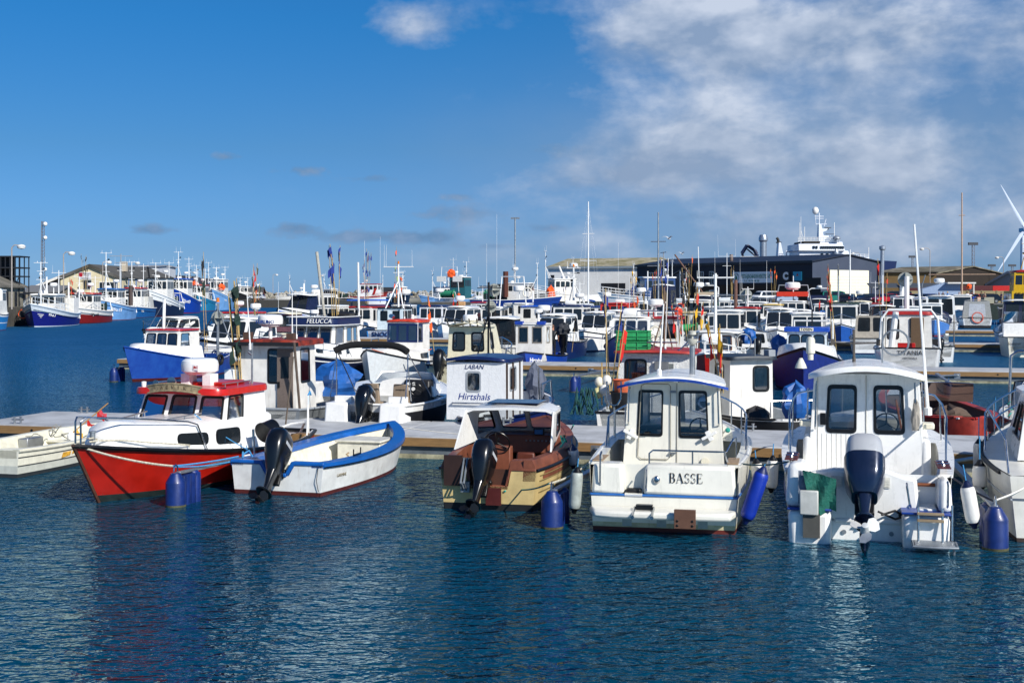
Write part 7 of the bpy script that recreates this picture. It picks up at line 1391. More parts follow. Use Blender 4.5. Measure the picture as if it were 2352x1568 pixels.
# ================================================================ FISHING BOATS ALONG THE LEFT QUAY
def trawler(label, px, py, L, B, fb, fs, hull, boot, zr, num=None, ncol=WH, roofm=WH, mh=5., wallm=WS, rz=None, ex_=(), upper=None, band=.72, gal=True, sheerf=None, wh=None, nx=.80, nsz=.55, lead=None):
    g = gnd(px, py); rz = R(-90 + 3) if rz is None else rz; w = V((math.cos(rz), math.sin(rz), 0)); org = g - w * L
    o = thing('fishing_vessel', label, 'fishing vessel', (org.x, org.y, 0), rz)
    H = Hull(L, B, fs, fs * .95, fb, tr=.75, mx=.4, ful=2.6, rake=fb * .55, flare=.34, dr=.8, xm=.4)
    H.body(o, [(.05 if not lead else lead, boot), (band, hull), (1, upper or hull)], n=22)
    H.rail(o, upper or WH, .09, dz=0, transom=True); H.deck(o, mat('8a8c88', .7), .3, .97, dz=-.5, n=8, cam_=.1); H.well(o, GREY, .0, .5, fs * .5, w=.1, n=6)
    x0, x1, ww = wh or (L * .42, L * .66, B * .62)
    house(o, x0, x1, ww, ww * .9, fs * .6, zr, rb=0, rf=.15, si=.06, front=wr(4, .66, .9, r=.1), side=wr(4, .66, .9, r=.1), back=wr(2, .6, .9), m=wallm, fm=BK, fw=.05, far=True)
    roof(o, x0 - .3, x1 + .25, ww + .3, ww * .9 + .3, zr, roofm, .16, .06, e=8)
    q = M()
    for sd_ in (1, -1):
        for f in (.45, .9): q.tube([H.top(t, sd_, .08, f) for t in (.55, .7, .85, .93, .98)], .03, 5)
        for t in (.55, .63, .7, .78, .85, .91, .96): q.tube([H.top(t, sd_, .08, -.1), H.top(t, sd_, .08, .9)], .03, 5)
    q.build('bow_rail', upper or WH, o)
    ex(o, H, [('tri', x1 + L * .06, fb * .8, mh, B * .34), ('radar', x0 + 1.2, ww * .2, zr + .1, .42, .9), ('raft', x0 + .6, -ww * .2, zr + .35), ('mast', x0 + .3, ww * .3, zr, mh * .55, dict(r=.06, bars=((.9, .8), (.7, .4)), whips=((0, .7, .9, random.uniform(.3, 1.2)), (0, -.7, .9, random.uniform(.3, 1.5)))))])
    if gal: ex(o, H, [('gallows', L * .1, fs * .5, 2.6, B * .42), ('drum', L * .17, 0, fs + .5, .6, B * .28, DKG)])
    if num:
        a, b = H.P(nx, .66, 1), H.P(nx - .12, .66, 1); n_ = (b - a).cross(V((0, 0, 1))).normalized(); n_ = n_ if n_.y > 0 else -n_
        text(num, nsz, ncol, o, frame((a + b) / 2 + n_ * .06, b - a, (0, 0, 1)), bold=.012)
    ex(o, H, ex_)
    return o, H
def left_fleet():
    T = trawler; SB = mat('12186e', .45, var=.15)
    o, H = T('dark blue fishing vessel HG.7 with white striped emblem on its bow', 70, 752, 13, 5.0, 2.55, 1.5, SB, mat('cfd6dc'), 3.5, 'HG.7', WH, upper=mat('ccd4da', .4), mh=5.2, nx=.86, ex_=[('flags', 3, 1.5, 2, 3.5, [FL['r']], 3, 2), ('box', (2.2, 1.2, .8), (4.2, 2.2, 3.2), WS, 'shelter'), ('ring', 8, -2.4, 1.4, .5, 'x', OR), ('tube', [(3.5, 1.4, 2.5), (3.5, 1.4, 5.0)], .1, WH, 'exhaust_post'), ('tube', [(7.2, 0, 3.0), (7.2, 0, 5.6)], .09, WH, 'fore_post')])
    for sd_ in (1, -1):
        q = M()
        for k in range(3): q.tube([H.P(.955 - .01 * k, .60 - .07 * k, sd_, -.03), H.P(.90 + .01 * k, .60 - .07 * k, sd_, -.03)], .035, 5)
        q.build('white_stripes', WH, o)
    T('red fishing vessel HG 74 with white bulwark and red wheelhouse roof', 170, 744, 12, 4.6, 2.0, 1.5, mat('7c140f', .5, var=.2), mat('4a1210'), 3.6, 'HG 74', BK, upper=WS, band=.62, roofm=RD, mh=4.2, wh=(6, 9, 3.4), ex_=[('flags', 2, -1.4, 2, 6.5, [FL['k']], 5, 2), ('txt', 'BRITTA', .42, (9.28, 0, 3.68), (0, 1, 0), (0, 0, 1), WH)])
    T('light blue fishing vessel HG.19 with tall grey tripod mast and rusty waterline', 226, 737.5, 14, 5.0, 2.9, 1.9, LBL, mat('7a3a34'), 4.2, 'HG.19', WH, roofm=mat('1f5fa0'), mh=7.0, nsz=.85, nx=.84, ex_=[('mast', 6, 1, 3, 6.2, dict(r=.1, bars=((.95, 1.6), (.8, .8)), m=GREY)), ('box', (6.5, -1.8, 2.2), (9.5, 1.8, 3.0), WS, 'deckhouse'), ('tube', [(4.5, 2.0, 2), (4.5, 2.0, 4.8)], .3, mat('4a3a34'), 'funnel')], wallm=WS)
    T('blue fishing vessel 105 with grey tarpaulin shelter and red roof line', 288, 731, 14, 4.6, 1.9, 1.5, mat('1c5f9c', .5, var=.25), mat('5a2a24'), 4.4, '105', WH, roofm=RD, mh=7, ex_=[('box', (3, -1.5, 1.2), (7.5, 1.9, 3.2), mat('bdbcb6', .8, bump=.6), 'tarpaulin_shelter')])
    T('navy fishing vessel HG.31 with high white bow and white stripes', 342, 728.5, 17, 5.8, 4.2, 2.2, mat('14203c', .45), mat('4a1a18'), 6.0, 'HG.31', WH, upper=WH, band=.68, roofm=BLK, mh=5.2, ex_=[('box', (3, -1, 3), (5, 1, 5.2), BLK, 'winch_house'), ('tube', [(10.5, -1.2, 5), (11.2, -1.5, 8)], .14, BLK, 'crane_boom')])
    T('bright blue fishing vessel HG89 with cream mast', 398, 721, 16, 5.4, 4.6, 2.4, mat('103c9c', .45, var=.15), mat('7a1a14'), 6.2, 'HG89', WH, roofm=mat('1650b0'), wallm=WS, mh=7.6, nsz=1.0, nx=.86)
    T('turquoise fishing vessel HG.5 with orange-red roof', 441, 716, 16, 5.4, 3.6, 2.2, mat('1d7fa8', .5), mat('7a2a20'), 5.2, 'HG.5', BK, roofm=mat('b84a30', .5), mh=6.5, ex_=[('tarp', (8, -1, 5.2), (.6, .6, 1), dict(m=FL['o'], name='orange_float'))])
    T('pale blue fishing vessel with white A-frame, behind the turquoise one', 487, 713, 18, 5.6, 4.6, 2.4, LBL, LBL, 6.6, 'HG.9', WH, mh=5.6, roofm=WH, ex_=[('tarp', (12, 1, 4.4), (.8, .8, 1.3), dict(m=FL['o'], name='orange_float', seed=3))])
    T('black hulled fishing vessel with white wheelhouse and domed radar mast', 546, 705.5, 18, 5.6, 4.0, 2.4, mat('14181f'), mat('4a1a18'), 5.4, 'HG 91', WH, mh=4.6, wh=(9, 13, 4.2))
    T('small pale blue fishing vessel moored last along the left quay', 580, 705, 12, 4.2, 3.0, 2.0, LBL, mat('7a3a34'), 4.6, mh=3)
    T('fishing vessel with white whaleback behind the turquoise one', 470, 709, 18, 5.6, 4.4, 2.4, WH, RD, 6.0, mh=7.6, roofm=mat('2e5fa8'))
    T('fishing vessel with white mast and red roof between the blue bows', 425, 713, 16, 5.2, 4.0, 2.3, WS, RD, 5.6, mh=6.4, roofm=RD)
    # stern of the blue vessel cut by the left edge
    o, H = gen('sky blue fishing vessel with white rail cut by the left edge, clear fenders hanging', gnd(-58, 761), False, L=8, B=4.0, s=(1.9, 1.6, 2.2), bands=[(.05, mat('5a1a18')), (.45, mat('1b74b4', .5)), (.5, WH), (.85, mat('1b74b4', .5)), (1, WH)], cab=(3, 6, 3, 2.8, 1.5, 4, WS, dict(side=wr(2, .6, .9), back=wr(2, .5, .9))), rf_=(WH, .15, .12, .05, 7), dth=R(20), name='fishing_vessel', cat='fishing vessel', extra=[('flags', 1.2, -1.6, 1.8, 6.2, [FL['r']], 8, 3), ('tube', [(1.5, -1.9, 3.0), (1.5, -1.9, 4.2)], .2, WH, 'hanging_fender'), ('tube', [(1.9, -1.9, 3.0), (1.9, -1.9, 4.2)], .2, WH, 'hanging_fender')])
left_fleet()
def mid_fleet():
    T = trawler; r = math.pi
    def at_(px, Y): return px, HY + FD * CH / Y
    T('white and blue fishing vessel with long white whaleback at the pier', *at_(632, 345), 14, 4.6, 2.9, 2.7, mat('1a2a8c'), mat('1a2a8c'), 3.8, 'HG 22', BK, upper=WH, band=.45, mh=6, rz=R(205), wallm=WH, gal=False)
    T('dark blue fishing vessel behind the pennant poles', *at_(722, 360), 12, 4.6, 3.4, 2.4, mat('1a2230'), mat('1a2a7c'), 4.6, mh=6.2, rz=R(150), gal=True)
    o, H = T('white rescue boat SAR with red roof and slanting red stripe', *at_(908, 408), 15, 5, 3.4, 2.6, WH, RD, 6.4, None, RD, upper=RD, band=.86, roofm=RD, mh=6.5, rz=R(-12), gal=False, wh=(4, 10, 4.2), wallm=WH)
    text('SAR', 1.5, RD, o, frame(V((5.6, -2.16, 4.2)), (1, 0, 0), (0, 0, 1))); q = M(); q.slab([(8.2, -2.12, 3.2), (8.9, -2.12, 3.2), (9.6, -2.12, 5.2), (8.9, -2.12, 5.2)], (0, -.04, 0)); q.build('red_stripe', RD, o)
    T('dark green fishing vessel with tall white A mast, bow to the right', *at_(935, 345), 15, 5.2, 4.0, 2.6, mat('14233a'), mat('7a1a14'), 5.2, mh=6.4, rz=R(-70))
    T('small light blue wooden fishing vessel with black wheelhouse roof and crew on deck', *at_(960, 318), 14, 5, 3.4, 2.2, LBL, mat('7a3a34'), 5.0, mh=6.5, roofm=NV, rz=R(-150), wallm=WS)
    T('large light blue fishing vessel stern on with green net drum, white gantry', *at_(1090, 300), 18, 6, 3.6, 2.6, LBL, mat('8a4a40'), 7.2, mh=8, rz=R(70), wallm=mat('28606a'), ex_=[('drum', 2.0, 0, 3.6, .9, 1.5, mat('1d7a58', .8)), ('gallows', 3, 2, 7.5, 2.4), ('box', (2.9, -3, 6.2), (3.1, -.8, 7.4), WS, 'name_board'), ('box', (2.9, .8, 6.2), (3.1, 3, 7.4), WS, 'name_board'), ('tarp', (3.4, -.3, 7.2), (.9, .9, 1.8), dict(m=FL['o'], name='orange_float'))])
    T('white fishing vessel with grey superstructure between the masts', *at_(1000, 380), 20, 6, 4.6, 3, mat('e0e2e2'), RD, 7.0, mh=6, rz=R(-130))
    T('blue fishing vessel with white trim right of the green net drum', *at_(1010, 330), 14, 5, 3.6, 2.4, mat('1d4a98'), RD, 5.2, mh=6, rz=R(-120))
    T('white and blue trawler with rounded white whaleback and tall white mast', *at_(1195, 252), 19, 6, 5.0, 3.4, mat('1a3e74'), mat('173a6c'), 6.4, mh=8, upper=WH, band=.5, rz=R(-158), wallm=WS, ex_=[('radar', 8, .8, 7.0, .8, 1.8), ('tube', [(9, .5, 4.5), (11.0, .5, 9.0)], .2, WH, 'derrick'), ('raft', 10, 0, 6.8)], gal=False)
    T('blue and white vessel with rust brown funnel and green net drum', *at_(1292, 232), 17, 5.6, 3.2, 2.6, mat('1a3c8c'), mat('173a6c'), 5.4, mh=6.6, rz=R(-20), ex_=[('tube', [(7, -2.2, 3), (7, -2.2, 7.6)], .5, mat('5a3020'), 'funnel'), ('drum', 3, 0, 3.6, .8, 1.2, mat('1d7a58', .8)), ('radar', 8, 0, 5.6, .6, 2.2)])
    o, H = T('long white and blue trawler with painted red and white flag on its bow', *at_(1372, 196), 20, 6, 3.9, 3.0, mat('123a7c', .45), mat('123a7c'), 6.0, None, WH, upper=WH, band=.52, mh=5, rz=R(-172), wallm=mat('2a4a7c'), ex_=[('mast', 10, 1, 3, 7, dict(r=.12, bars=((.98, 1.8), (.6, 1)), m=GREY)), ('tube', [(3, 0, 3.0), (8, 0, 9.6)], .12, mat('6a4a3a'), 'derrick')])
    a, b = H.P(.58, .8, 1, -.05), H.P(.5, .8, 1, -.05)
    q = M(); q.cur = 0; d = (b - a).normalized(); q.slab([a + V((0, 0, -.3)), a + d * 1.3 + V((0, 0, -.2)), a + d * 1.3 + V((0, 0, .6)), a + V((0, 0, .5))], (0, .02, 0)); q.cur = 1; q.slab([a + d * .42 + V((0, .021, -.3)), a + d * .56 + V((0, .021, -.3)), a + d * .56 + V((0, .021, .56)), a + d * .42 + V((0, .021, .56))], (0, .01, 0)); q.slab([a + V((0, .021, .04)), a + d * 1.3 + V((0, .021, .14)), a + d * 1.3 + V((0, .021, .26)), a + V((0, .021, .16))], (0, .01, 0)); q.build('painted_flag', [RD, WH], o)
    # sailing yacht with the tallest mast
    o, H = gen('sailing yacht with the tallest mast in the harbour, blue sail cover', ((1338 - 1176) * 172 / FD, 172), True, L=11, B=3.4, s=(1.3, 1.2, 1.6), bands=[(.1, NV), (1, WH)], t0=.3, trunk=(.3, .8, .45, .3, .4), name='sailing_yacht', cat='yacht', extra=[('mast', 6.5, 0, 1.6, 14.5, dict(r=.11, r1=.07, bars=((.45, 1.1), (.7, .8)), stays=(((0, 0, 1.4), (6.5, 0, 16)), ((10.9, 0, 1.6), (6.5, 0, 15.2)), ((6.3, 1.6, 1.3), (6.5, 1.1, 8.1)), ((6.5, 1.1, 8.1), (6.5, 0, 15.5)), ((6.3, -1.6, 1.3), (6.5, -1.1, 8.1)), ((6.5, -1.1, 8.1), (6.5, 0, 15.5))))), ('tube', [(2.2, 0, 2.6), (6.4, 0, 2.8)], .16, BL, 'sail_cover')])
    o = thing('work_barge', 'black work barge with container and orange nets at the quay corner', 'barge', (-2.5, 238, 0), R(-5)); q = M(); q.box((-6, 0, -.5), (18, 8, 1.9)); q.build('hull', BLK, o, bev=.05)
    q = M(); q.box((-1, 2, 1.9), (5, 5, 5.4)); q.build('container', mat('1c1e24', .6), o, bev=.05); q = M(); q.box((5.5, 1, 1.9), (9, 4, 3.6)); q.build('bin', mat('4d5054', .7), o); tarp(o, (9.5, 2, 1.9), .9, .7, 3, FL['o'], 'orange_net', 4)
    q = M(); q.tube([(3, 1, 1.9), (3, 1, 17.5)], .14, 6); q.box((2.2, .9, 17.3), (3.8, 1.1, 17.6)); q.build('lamp_mast', GV, o)
    person('figure in orange overalls standing on the quay corner by the barge', (-9.5, 232, 2.15 - .05), R(-90), (FL['o'], FL['o'], mat('3a2a1a')), 0, 1.85)
    quay([(-16, 230), (-7, 230), (-7, 244), (-16, 244)], 2.1, name='quay')
mid_fleet()
# ================================================================ BUILDINGS
def P2(px, Y): return V(((px - 1176) * Y / FD, Y, 0))
def shed(label, a, b, depth, z0, ze, zr, wallm, roofm, name='shed', cat='building', gable='side', wins=(), back=(), over=.35, gm=None, ridge=.5, fascia=None, lower=None, bside=()):
    """wall from a to b seen from outside (left to right), extends depth away from us; gable='front': the seen wall is a gable"""
    o = thing(name, label, cat, (a.x, a.y, 0), 0); b = b - a; u = b.normalized(); n = V((-u.y, u.x, 0)); L = b.length; Z = V((0, 0, 1)); A_ = V((0, 0, 0)); w = M()
    def Q(s, t, z): return u * s + n * t + Z * z
    if gable == 'front':
        w.cur = 0
        for t in (0, depth): w.poly([Q(0, t, z0), Q(L, t, z0), Q(L, t, ze), Q(L * ridge, t, zr), Q(0, t, ze)])
        for s in (0, L): w.poly([Q(s, 0, z0), Q(s, depth, z0), Q(s, depth, ze), Q(s, 0, ze)])
        w.build('wall', [wallm], o)
        r = M(); k = over
        for s0, z_0, s1, z_1 in ((-k, ze - k * (zr - ze) / (L * ridge), L * ridge, zr), (L * ridge, zr, L + k, ze - k * (zr - ze) / (L * (1 - ridge)))):
            r.slab([Q(s0, -k, z_0 + .02), Q(s1, -k, z_1 + .02), Q(s1, depth + k, z_1 + .02), Q(s0, depth + k, z_0 + .02)], (0, 0, .18))
        ro = r.build('roof', roofm, o)
        if fascia:
            f = M()
            for s0, z_0, s1, z_1 in ((-k, ze - k * (zr - ze) / (L * ridge), L * ridge, zr), (L * ridge, zr, L + k, ze - k * (zr - ze) / (L * (1 - ridge)))): f.slab([Q(s0, -k - .03, z_0 - .25), Q(s1, -k - .03, z_1 - .25), Q(s1, -k - .03, z_1 + .22), Q(s0, -k - .03, z_0 + .22)], n * -.06)
            f.build('bargeboard', fascia, ro)
    else:
        for t in (0, depth): w.poly([Q(0, t, z0), Q(L, t, z0), Q(L, t, ze), Q(0, t, ze)])
        w.cur = 1 if gm else 0
        for s in (0, L): w.poly([Q(s, 0, z0), Q(s, depth, z0), Q(s, depth, ze), Q(s, depth * ridge, zr), Q(s, 0, ze)])
        w.build('wall', [wallm] + ([gm] if gm else []), o)
        r = M(); k = over
        for t0, z_0, t1, z_1 in ((-k, ze - k * (zr - ze) / (depth * ridge), depth * ridge, zr), (depth * ridge, zr, depth + k, ze - k * (zr - ze) / (depth * (1 - ridge)))):
            r.slab([Q(-k, t0, z_0 + .02), Q(L + k, t0, z_0 + .02), Q(L + k, t1, z_1 + .02), Q(-k, t1, z_1 + .02)], (0, 0, .2))
        ro = r.build('roof', roofm, o)
        if fascia: f = M(); f.slab([Q(-k, -k - .02, ze - .25), Q(L + k, -k - .02, ze - .25), Q(L + k, -k - .02, ze + .2), Q(-k, -k - .02, ze + .2)], n * -.08); f.build('fascia', fascia, ro)
    if lower:
        q = M(); q.slab([Q(0, -.03, z0), Q(L, -.03, z0), Q(L, -.03, z0 + lower[0]), Q(0, -.03, z0 + lower[0])], n * -.05); q.build('base_course', lower[1], o)
    for lst, base in ((wins, 0), (bside, 1)):
        for (s, z, ww, hh, kind) in lst:
            D = (lambda s_, d, z_: Q(s_, -d, z_)) if base == 0 else (lambda s_, d, z_: Q(L + d, s_, z_))
            nn = -n if base == 0 else u
            d0 = .06
            f = M(); f.slab([D(s, 0, z), D(s + ww, 0, z), D(s + ww, 0, z + hh), D(s, 0, z + hh)], nn * d0); fo = f.build('window' if kind != 'door' else 'door', WH if kind == 'w' else BLK if kind == 'dark' else mat('e6e2cc', .6) if kind == 'door' else GREY, o)
            if kind in ('w', 'g'):
                g_ = M(); k = 2 if ww < 2.2 else 3
                for i in range(k):
                    x0 = s + .08 + i * (ww - .08) / k; x1 = s + (i + 1) * (ww - .08) / k; 
                    g_.slab([D(x0, d0, z + .08), D(x1, d0, z + .08), D(x1, d0, z + hh - .08), D(x0, d0, z + hh - .08)], nn * .015)
                g_.build('pane', dglass(), fo)
            if kind == 'door' and ww > 4:
                g_ = M(); [g_.slab([D(s + ww * (.06 + .155 * i), d0, z + .9), D(s + ww * (.17 + .155 * i), d0, z + .9), D(s + ww * (.17 + .155 * i), d0, z + 1.4), D(s + ww * (.06 + .155 * i), d0, z + 1.4)], nn * .015) for i in range(6)]; g_.build('pane', dglass(), fo)
                g_ = M(); [g_.slab([D(s, d0, z + k * .55), D(s + ww, d0, z + k * .55), D(s + ww, d0, z + k * .55 + .03), D(s, d0, z + k * .55 + .03)], nn * .012) for k in range(1, 9)]; g_.build('panel_seam', mat('b8b49c'), fo)
    return o, Q, L, u, n
ASP = mat('56544e', .8, var=.15, sc=.5, kind='corr'); CREAMW = mat('cfc4a2', .8, var=.08, sc=.4); NAVW = mat('111a2c', .6, var=.08, sc=.5); BRB = mat('4a3a2e', .85, var=.12, sc=.5, kind='brick'); MOSS = mat('aaa28a', .9, var=.1, sc=.4, kind='moss')
def buildings():
    # workshop
    a, b = P2(1463, 262), P2(1866, 226)
    o, Q, L, u, n = shed('long dark blue workshop with green and white Vestkajens Maskinværksted sign', a, b, 19, 2.15, 9.2, 10.5, NAVW, mat('1c2230', .5, var=.1), name='workshop', cat='workshop', gm=mat('3c4557', .6, var=.06, sc=.5), fascia=mat('20242c'), lower=(3.1, mat('3a2d24', .85, kind='brick')), wins=[(3.2, 5.6, 2.6, 2.2, 'w'), (17.5, 5.4, 1.2, 2.4, 'w'), (20.2, 5.4, 1.2, 2.4, 'w'), (34, 2.3, 1.9, 1.6, 'w'), (40, 2.3, 1.9, 1.6, 'w'), (48.5, 2.3, 1.4, 1.4, 'w'), (43.3, 2.2, 3.6, 4.2, 'dark')], bside=[(4.6, 2.2, 10.8, 5.6, 'door')])
    zc = 6.6
    s0 = L * .585; s1 = L * .80
    q = M(); q.slab([Q(s0, -.05, zc - 1.0), Q(s1, -.05, zc - 1.0), Q(s1, -.05, zc + 1.0), Q(s0, -.05, zc + 1.0)], n * -.08); sg = q.build('sign', mat('f0f4f4', .5, var=.02), o)
    GN = mat('0f7a52', .5); T = lambda s, z: frame(Q(s, -.145, z), u, (0, 0, 1))
    w = s1 - s0; t = text('VESTKAJENS MASKINVÆRKSTED A/S', .95, GN, sg, T(s0 + w * .58, zc + .12), sx=w * .78 / 16.5, bold=.015)
    text('TLF. 98 94 48 88', .5, GN, sg, T(s0 + w * .48, zc - .68), sx=1.1)
    q = M(); c = Q(s0 + w * .09, -.15, zc)
    for k in range(22): a0, a1 = 2 * math.pi * k / 22, 2 * math.pi * (k + .5) / 22; q.poly([c + u * (r * math.cos(t_) * w * .075) + V((0, 0, r * .82 * math.sin(t_))) for r, t_ in ((.86, a0), (1.0, a0), (1.0, a1), (.86, a1))]); q.poly([c + u * (r * math.cos(t_) * w * .075) + V((0, 0, r * .82 * math.sin(t_))) for r, t_ in ((.84, a0), (.92, a0), (.92, 2 * math.pi * (k + 1) / 22), (.84, 2 * math.pi * (k + 1) / 22))])
    q.build('gear_emblem', BK, sg); text('V', 1.0, GN, sg, T(s0 + w * .09, zc + .12), bold=.03); text('M', .7, GN, sg, T(s0 + w * .09, zc - .25), bold=.03)
    q = M(); q.slab([Q(s0 + w * .2, -.13, zc + .62), Q(s1 - w * .05, -.13, zc + .62), Q(s1 - w * .05, -.13, zc + .66), Q(s0 + w * .2, -.13, zc + .66)], n * -.01); q.build('sign_line', GN, sg)
    for f, c_ in ((.845, mat('0b0c10')), (.905, mat('2aa0c0'))):
        q = M(); q.slab([Q(L * f, -.05, zc - .7), Q(L * f + 2.0, -.05, zc - .7), Q(L * f + 2.0, -.05, zc + .9), Q(L * f, -.05, zc + .9)], n * -.06); sg = q.build('small_sign', c_, o)
        if f < .87: text('C', 1.7, WH, sg, frame(Q(L * f + 1.0, -.12, zc + .1), u, (0, 0, 1)), bold=.12)
        else: text('A', .7, RD, sg, frame(Q(L * f + 1.0, -.12, zc + .3), u, (0, 0, 1)), bold=.03)
    # glazed entrance with pitched canopy
    q = M(); q.slab([Q(10.5, -.1, 2.3), Q(15.5, -.1, 2.3), Q(15.5, -.1, 8.2), Q(14.4, -.1, 8.0), Q(10.5, -.1, 6.6)], n * -1.2); e = q.build('entrance', mat('39404c', .5), o)
    q = M(); [q.box((0, 0, 0), (0, 0, 0)) for _ in ()]; q.slab([Q(13.6, -1.35, 2.3), Q(13.9, -1.35, 2.3), Q(13.9, -1.35, 8), Q(13.6, -1.35, 8)], n * -.05); q.slab([Q(15.3, -1.35, 2.3), Q(15.5, -1.35, 2.3), Q(15.5, -1.35, 8.4), Q(15.3, -1.35, 8.4)], n * -.05); [q.slab([Q(13.9, -1.35, z), Q(15.3, -1.35, z), Q(15.3, -1.35, z + .12), Q(13.9, -1.35, z + .12)], n * -.05) for z in (3.5, 4.8, 6.1, 7.3)]; q.build('glazing_bars', WH, e)
    q = M(); q.slab([Q(9.6, -1.5, 6.4), Q(14.8, -1.5, 8.4), Q(14.8, -.1, 8.4), Q(9.6, -.1, 6.4)], (0, 0, .2)); q.build('canopy', mat('5a5c60'), e)
    q = M(); q.lathe([(.35, 0), (.35, 1.1), (.3, 1.2), (0, 1.2)], 12, Q(23, 3, 9.8)); q.build('roof_vent', mat('6a5c54'), o)
    q = M(); p = Q(L + .5, 17.6, 0); q.tube([p + V((0, 0, 5.0)), p + V((.6, 0, 5.2)), p + V((.7, 0, 11.6))], .35, 10); q.lathe([(.4, 0), (.6, .2), (.6, .7), (0, .9)], 12, p + V((.7, 0, 11.5))); q.build('flue', mat('aab2bc', .4, .6), o)
    # white hall with mossy roof
    shed('white rendered hall with yellowed mossy roof left of the workshop', P2(1259, 282), P2(1478, 272), 22, 2.15, 9.2, 11.2, mat('e4e4e0', .85, var=.08, sc=.3), MOSS, name='hall', fascia=mat('8a97a0'), wins=[(.6, 3.0, .9, 4.6, 'dark'), (12.5, 2.2, 5.5, 3.6, 'dark')])
    # brick halls at right
    shed('low dark brick hall with rust stained roof behind the workshop', P2(1990, 262), P2(2150, 250), 26, 2.15, 7.4, 8.9, mat('251d16', .85, var=.15, sc=.5), mat('8b8473', .85, var=.2, sc=.3, kind='moss', h2='56503c'), name='hall', fascia=mat('2c2a26'), wins=[(5, 3.3, 5, 1.8, 'dark'), (12, 3.3, 5, 1.8, 'dark')])
    o, Q, L, u, n = shed('tan brick gable with sloping dark roof edge', P2(2150.5, 250), P2(2236, 292), 24, 2.15, 7.6, 7.62, mat('8a7048', .85, var=.1, sc=.5, kind='brick'), mat('32302c', .8), gable='front', ridge=.1, name='hall'); 
    shed('grey gabled warehouse with pale fascia at the far right', P2(2262, 262), P2(2378, 250), 22, 2.15, 5.2, 7.9, mat('99a0a8', .7, var=.06), mat('33363a', .7, kind='corr'), gable='front', name='warehouse', fascia=mat('b9bcc0'))
    shed('long low roofed warehouse behind the brick gable', P2(2200, 330), P2(2300, 330), 18, 2.15, 5.6, 7.0, mat('5a544c', .85), mat('6f6c5a', .85, kind='moss'), name='warehouse')
    o = thing('site_container', 'long dark red container with bright red lettered end', 'container', tuple(P2(2082, 226)), R(-6)); q = M(); q.box((0, 0, 2.2), (14.5, 2.6, 5.0)); q.build('body', mat('4a1016', .6), o, bev=.03); q = M(); q.box((14.52, -.02, 2.2), (18.0, 2.6, 5.0)); e = q.build('end_panel', mat('b81410', .5), o, bev=.03); text('HIRTSHALS LIFT', .36, WH, e, frame(V((16.3, -.04, 3.3)), (1, 0, 0), (0, 0, 1))); text('98 940 940', .3, WH, e, frame(V((16.3, -.04, 2.9)), (1, 0, 0), (0, 0, 1)))
    o = thing('concrete_fence', 'panelled concrete fence behind the parked cars', 'fence', tuple(P2(2050, 216)), R(-4)); q = M(); q.box((0, 0, 2.15), (27, .15, 4.1)); q.build('panels', mat('8f8362', .85, var=.1), o)
    for k in range(12): q = M(); q.box((k * 2.4, -.08, 2.15), (k * 2.4 + .2, 0, 4.2)); q.build('post', mat('7d7458', .85), o)
    for i, (x0, x1, Y) in enumerate(((2000, 2068, 218), (2074, 2180, 216))):
        p = P2(x0, Y); o = thing('carport', 'low grey lean-to roof ' + ('by the brick hall wall' if i == 0 else 'in front of the concrete fence'), 'carport', tuple(p), R(-3)); w = (x1 - x0) * Y / FD; q = M(); q.slab([(0, 0, 4.6), (w, 0, 4.6), (w, 3, 5.3), (0, 3, 5.3)], (0, 0, .12)); q.build('roof', mat('454b52', .7, kind='corr'), o); q = M(); [q.box((x, .1, 2.15), (x + .12, .22, 4.62)) for x in (.1, w * .5, w - .3)]; q.build('posts', BLK, o)
    # left side
    a, b = P2(139, 205), P2(275, 205)
    o, Q, L, u, n = shed('cream gabled net store with Egersund Trawl sign and P sign', a, b, 34, 2.2, 6.2, 8.1, CREAMW, ASP, gable='front', name='net_store', fascia=mat('4d4a44'), wins=[(3.6, 4.3, 1.3, 1.5, 'g'), (6.7 - .6, 3.9, 1.9, 1.6, 'w'), (8.0 - .1, 3.9, 1.2, 1.6, 'w'), (2.0, 2.25, 1.0, 1.5, 'dark'), (3.9, 2.25, 3.2, .9, 'dark')], bside=[(2 + k * 4.2, 3.0, 2.0, 2.0, 'g') for k in range(7)])
    q = M(); q.slab([Q(L * .31, -.03, 5.9), Q(L * .52, -.03, 5.9), Q(L * .52, -.03, 7.05), Q(L * .31, -.03, 7.05)], n * -.05); sg = q.build('sign', mat('c9ccd2', .5), o); q = M(); q.slab([Q(L * .315, -.09, 6.25), Q(L * .39, -.09, 6.25), Q(L * .39, -.09, 6.95), Q(L * .315, -.09, 6.95)], n * -.02); q.build('sign_mark', mat('a01828'), sg)
    text('Egersund', .42, mat('3a3f4a'), sg, frame(Q(L * .455, -.1, 6.8), u, (0, 0, 1)), sx=.68); text('Trawl DK', .26, mat('3a3f4a'), sg, frame(Q(L * .44, -.1, 6.5), u, (0, 0, 1)), sx=.7); text('Hirtshals/Skagen', .24, mat('3a3f4a'), sg, frame(Q(L * .42, -.1, 6.08), u, (0, 0, 1)), sx=.8)
    q = M(); q.slab([Q(L * .31, -.1, 3.2), Q(L * .36, -.1, 3.2), Q(L * .36, -.1, 3.85), Q(L * .31, -.1, 3.85)], n * -.04); s_ = q.build('parking_sign', mat('1450a8'), o); text('P', .55, WH, s_, frame(Q(L * .335, -.15, 3.55), u, (0, 0, 1)), bold=.02)
    q = M(); q.box(Q(L * .78, 9, 7.3) - V((.5, .5, 0)), Q(L * .78, 9, 7.3) + V((.5, .5, 1.6))); q.build('chimney', mat('b9ad98', .8), o)
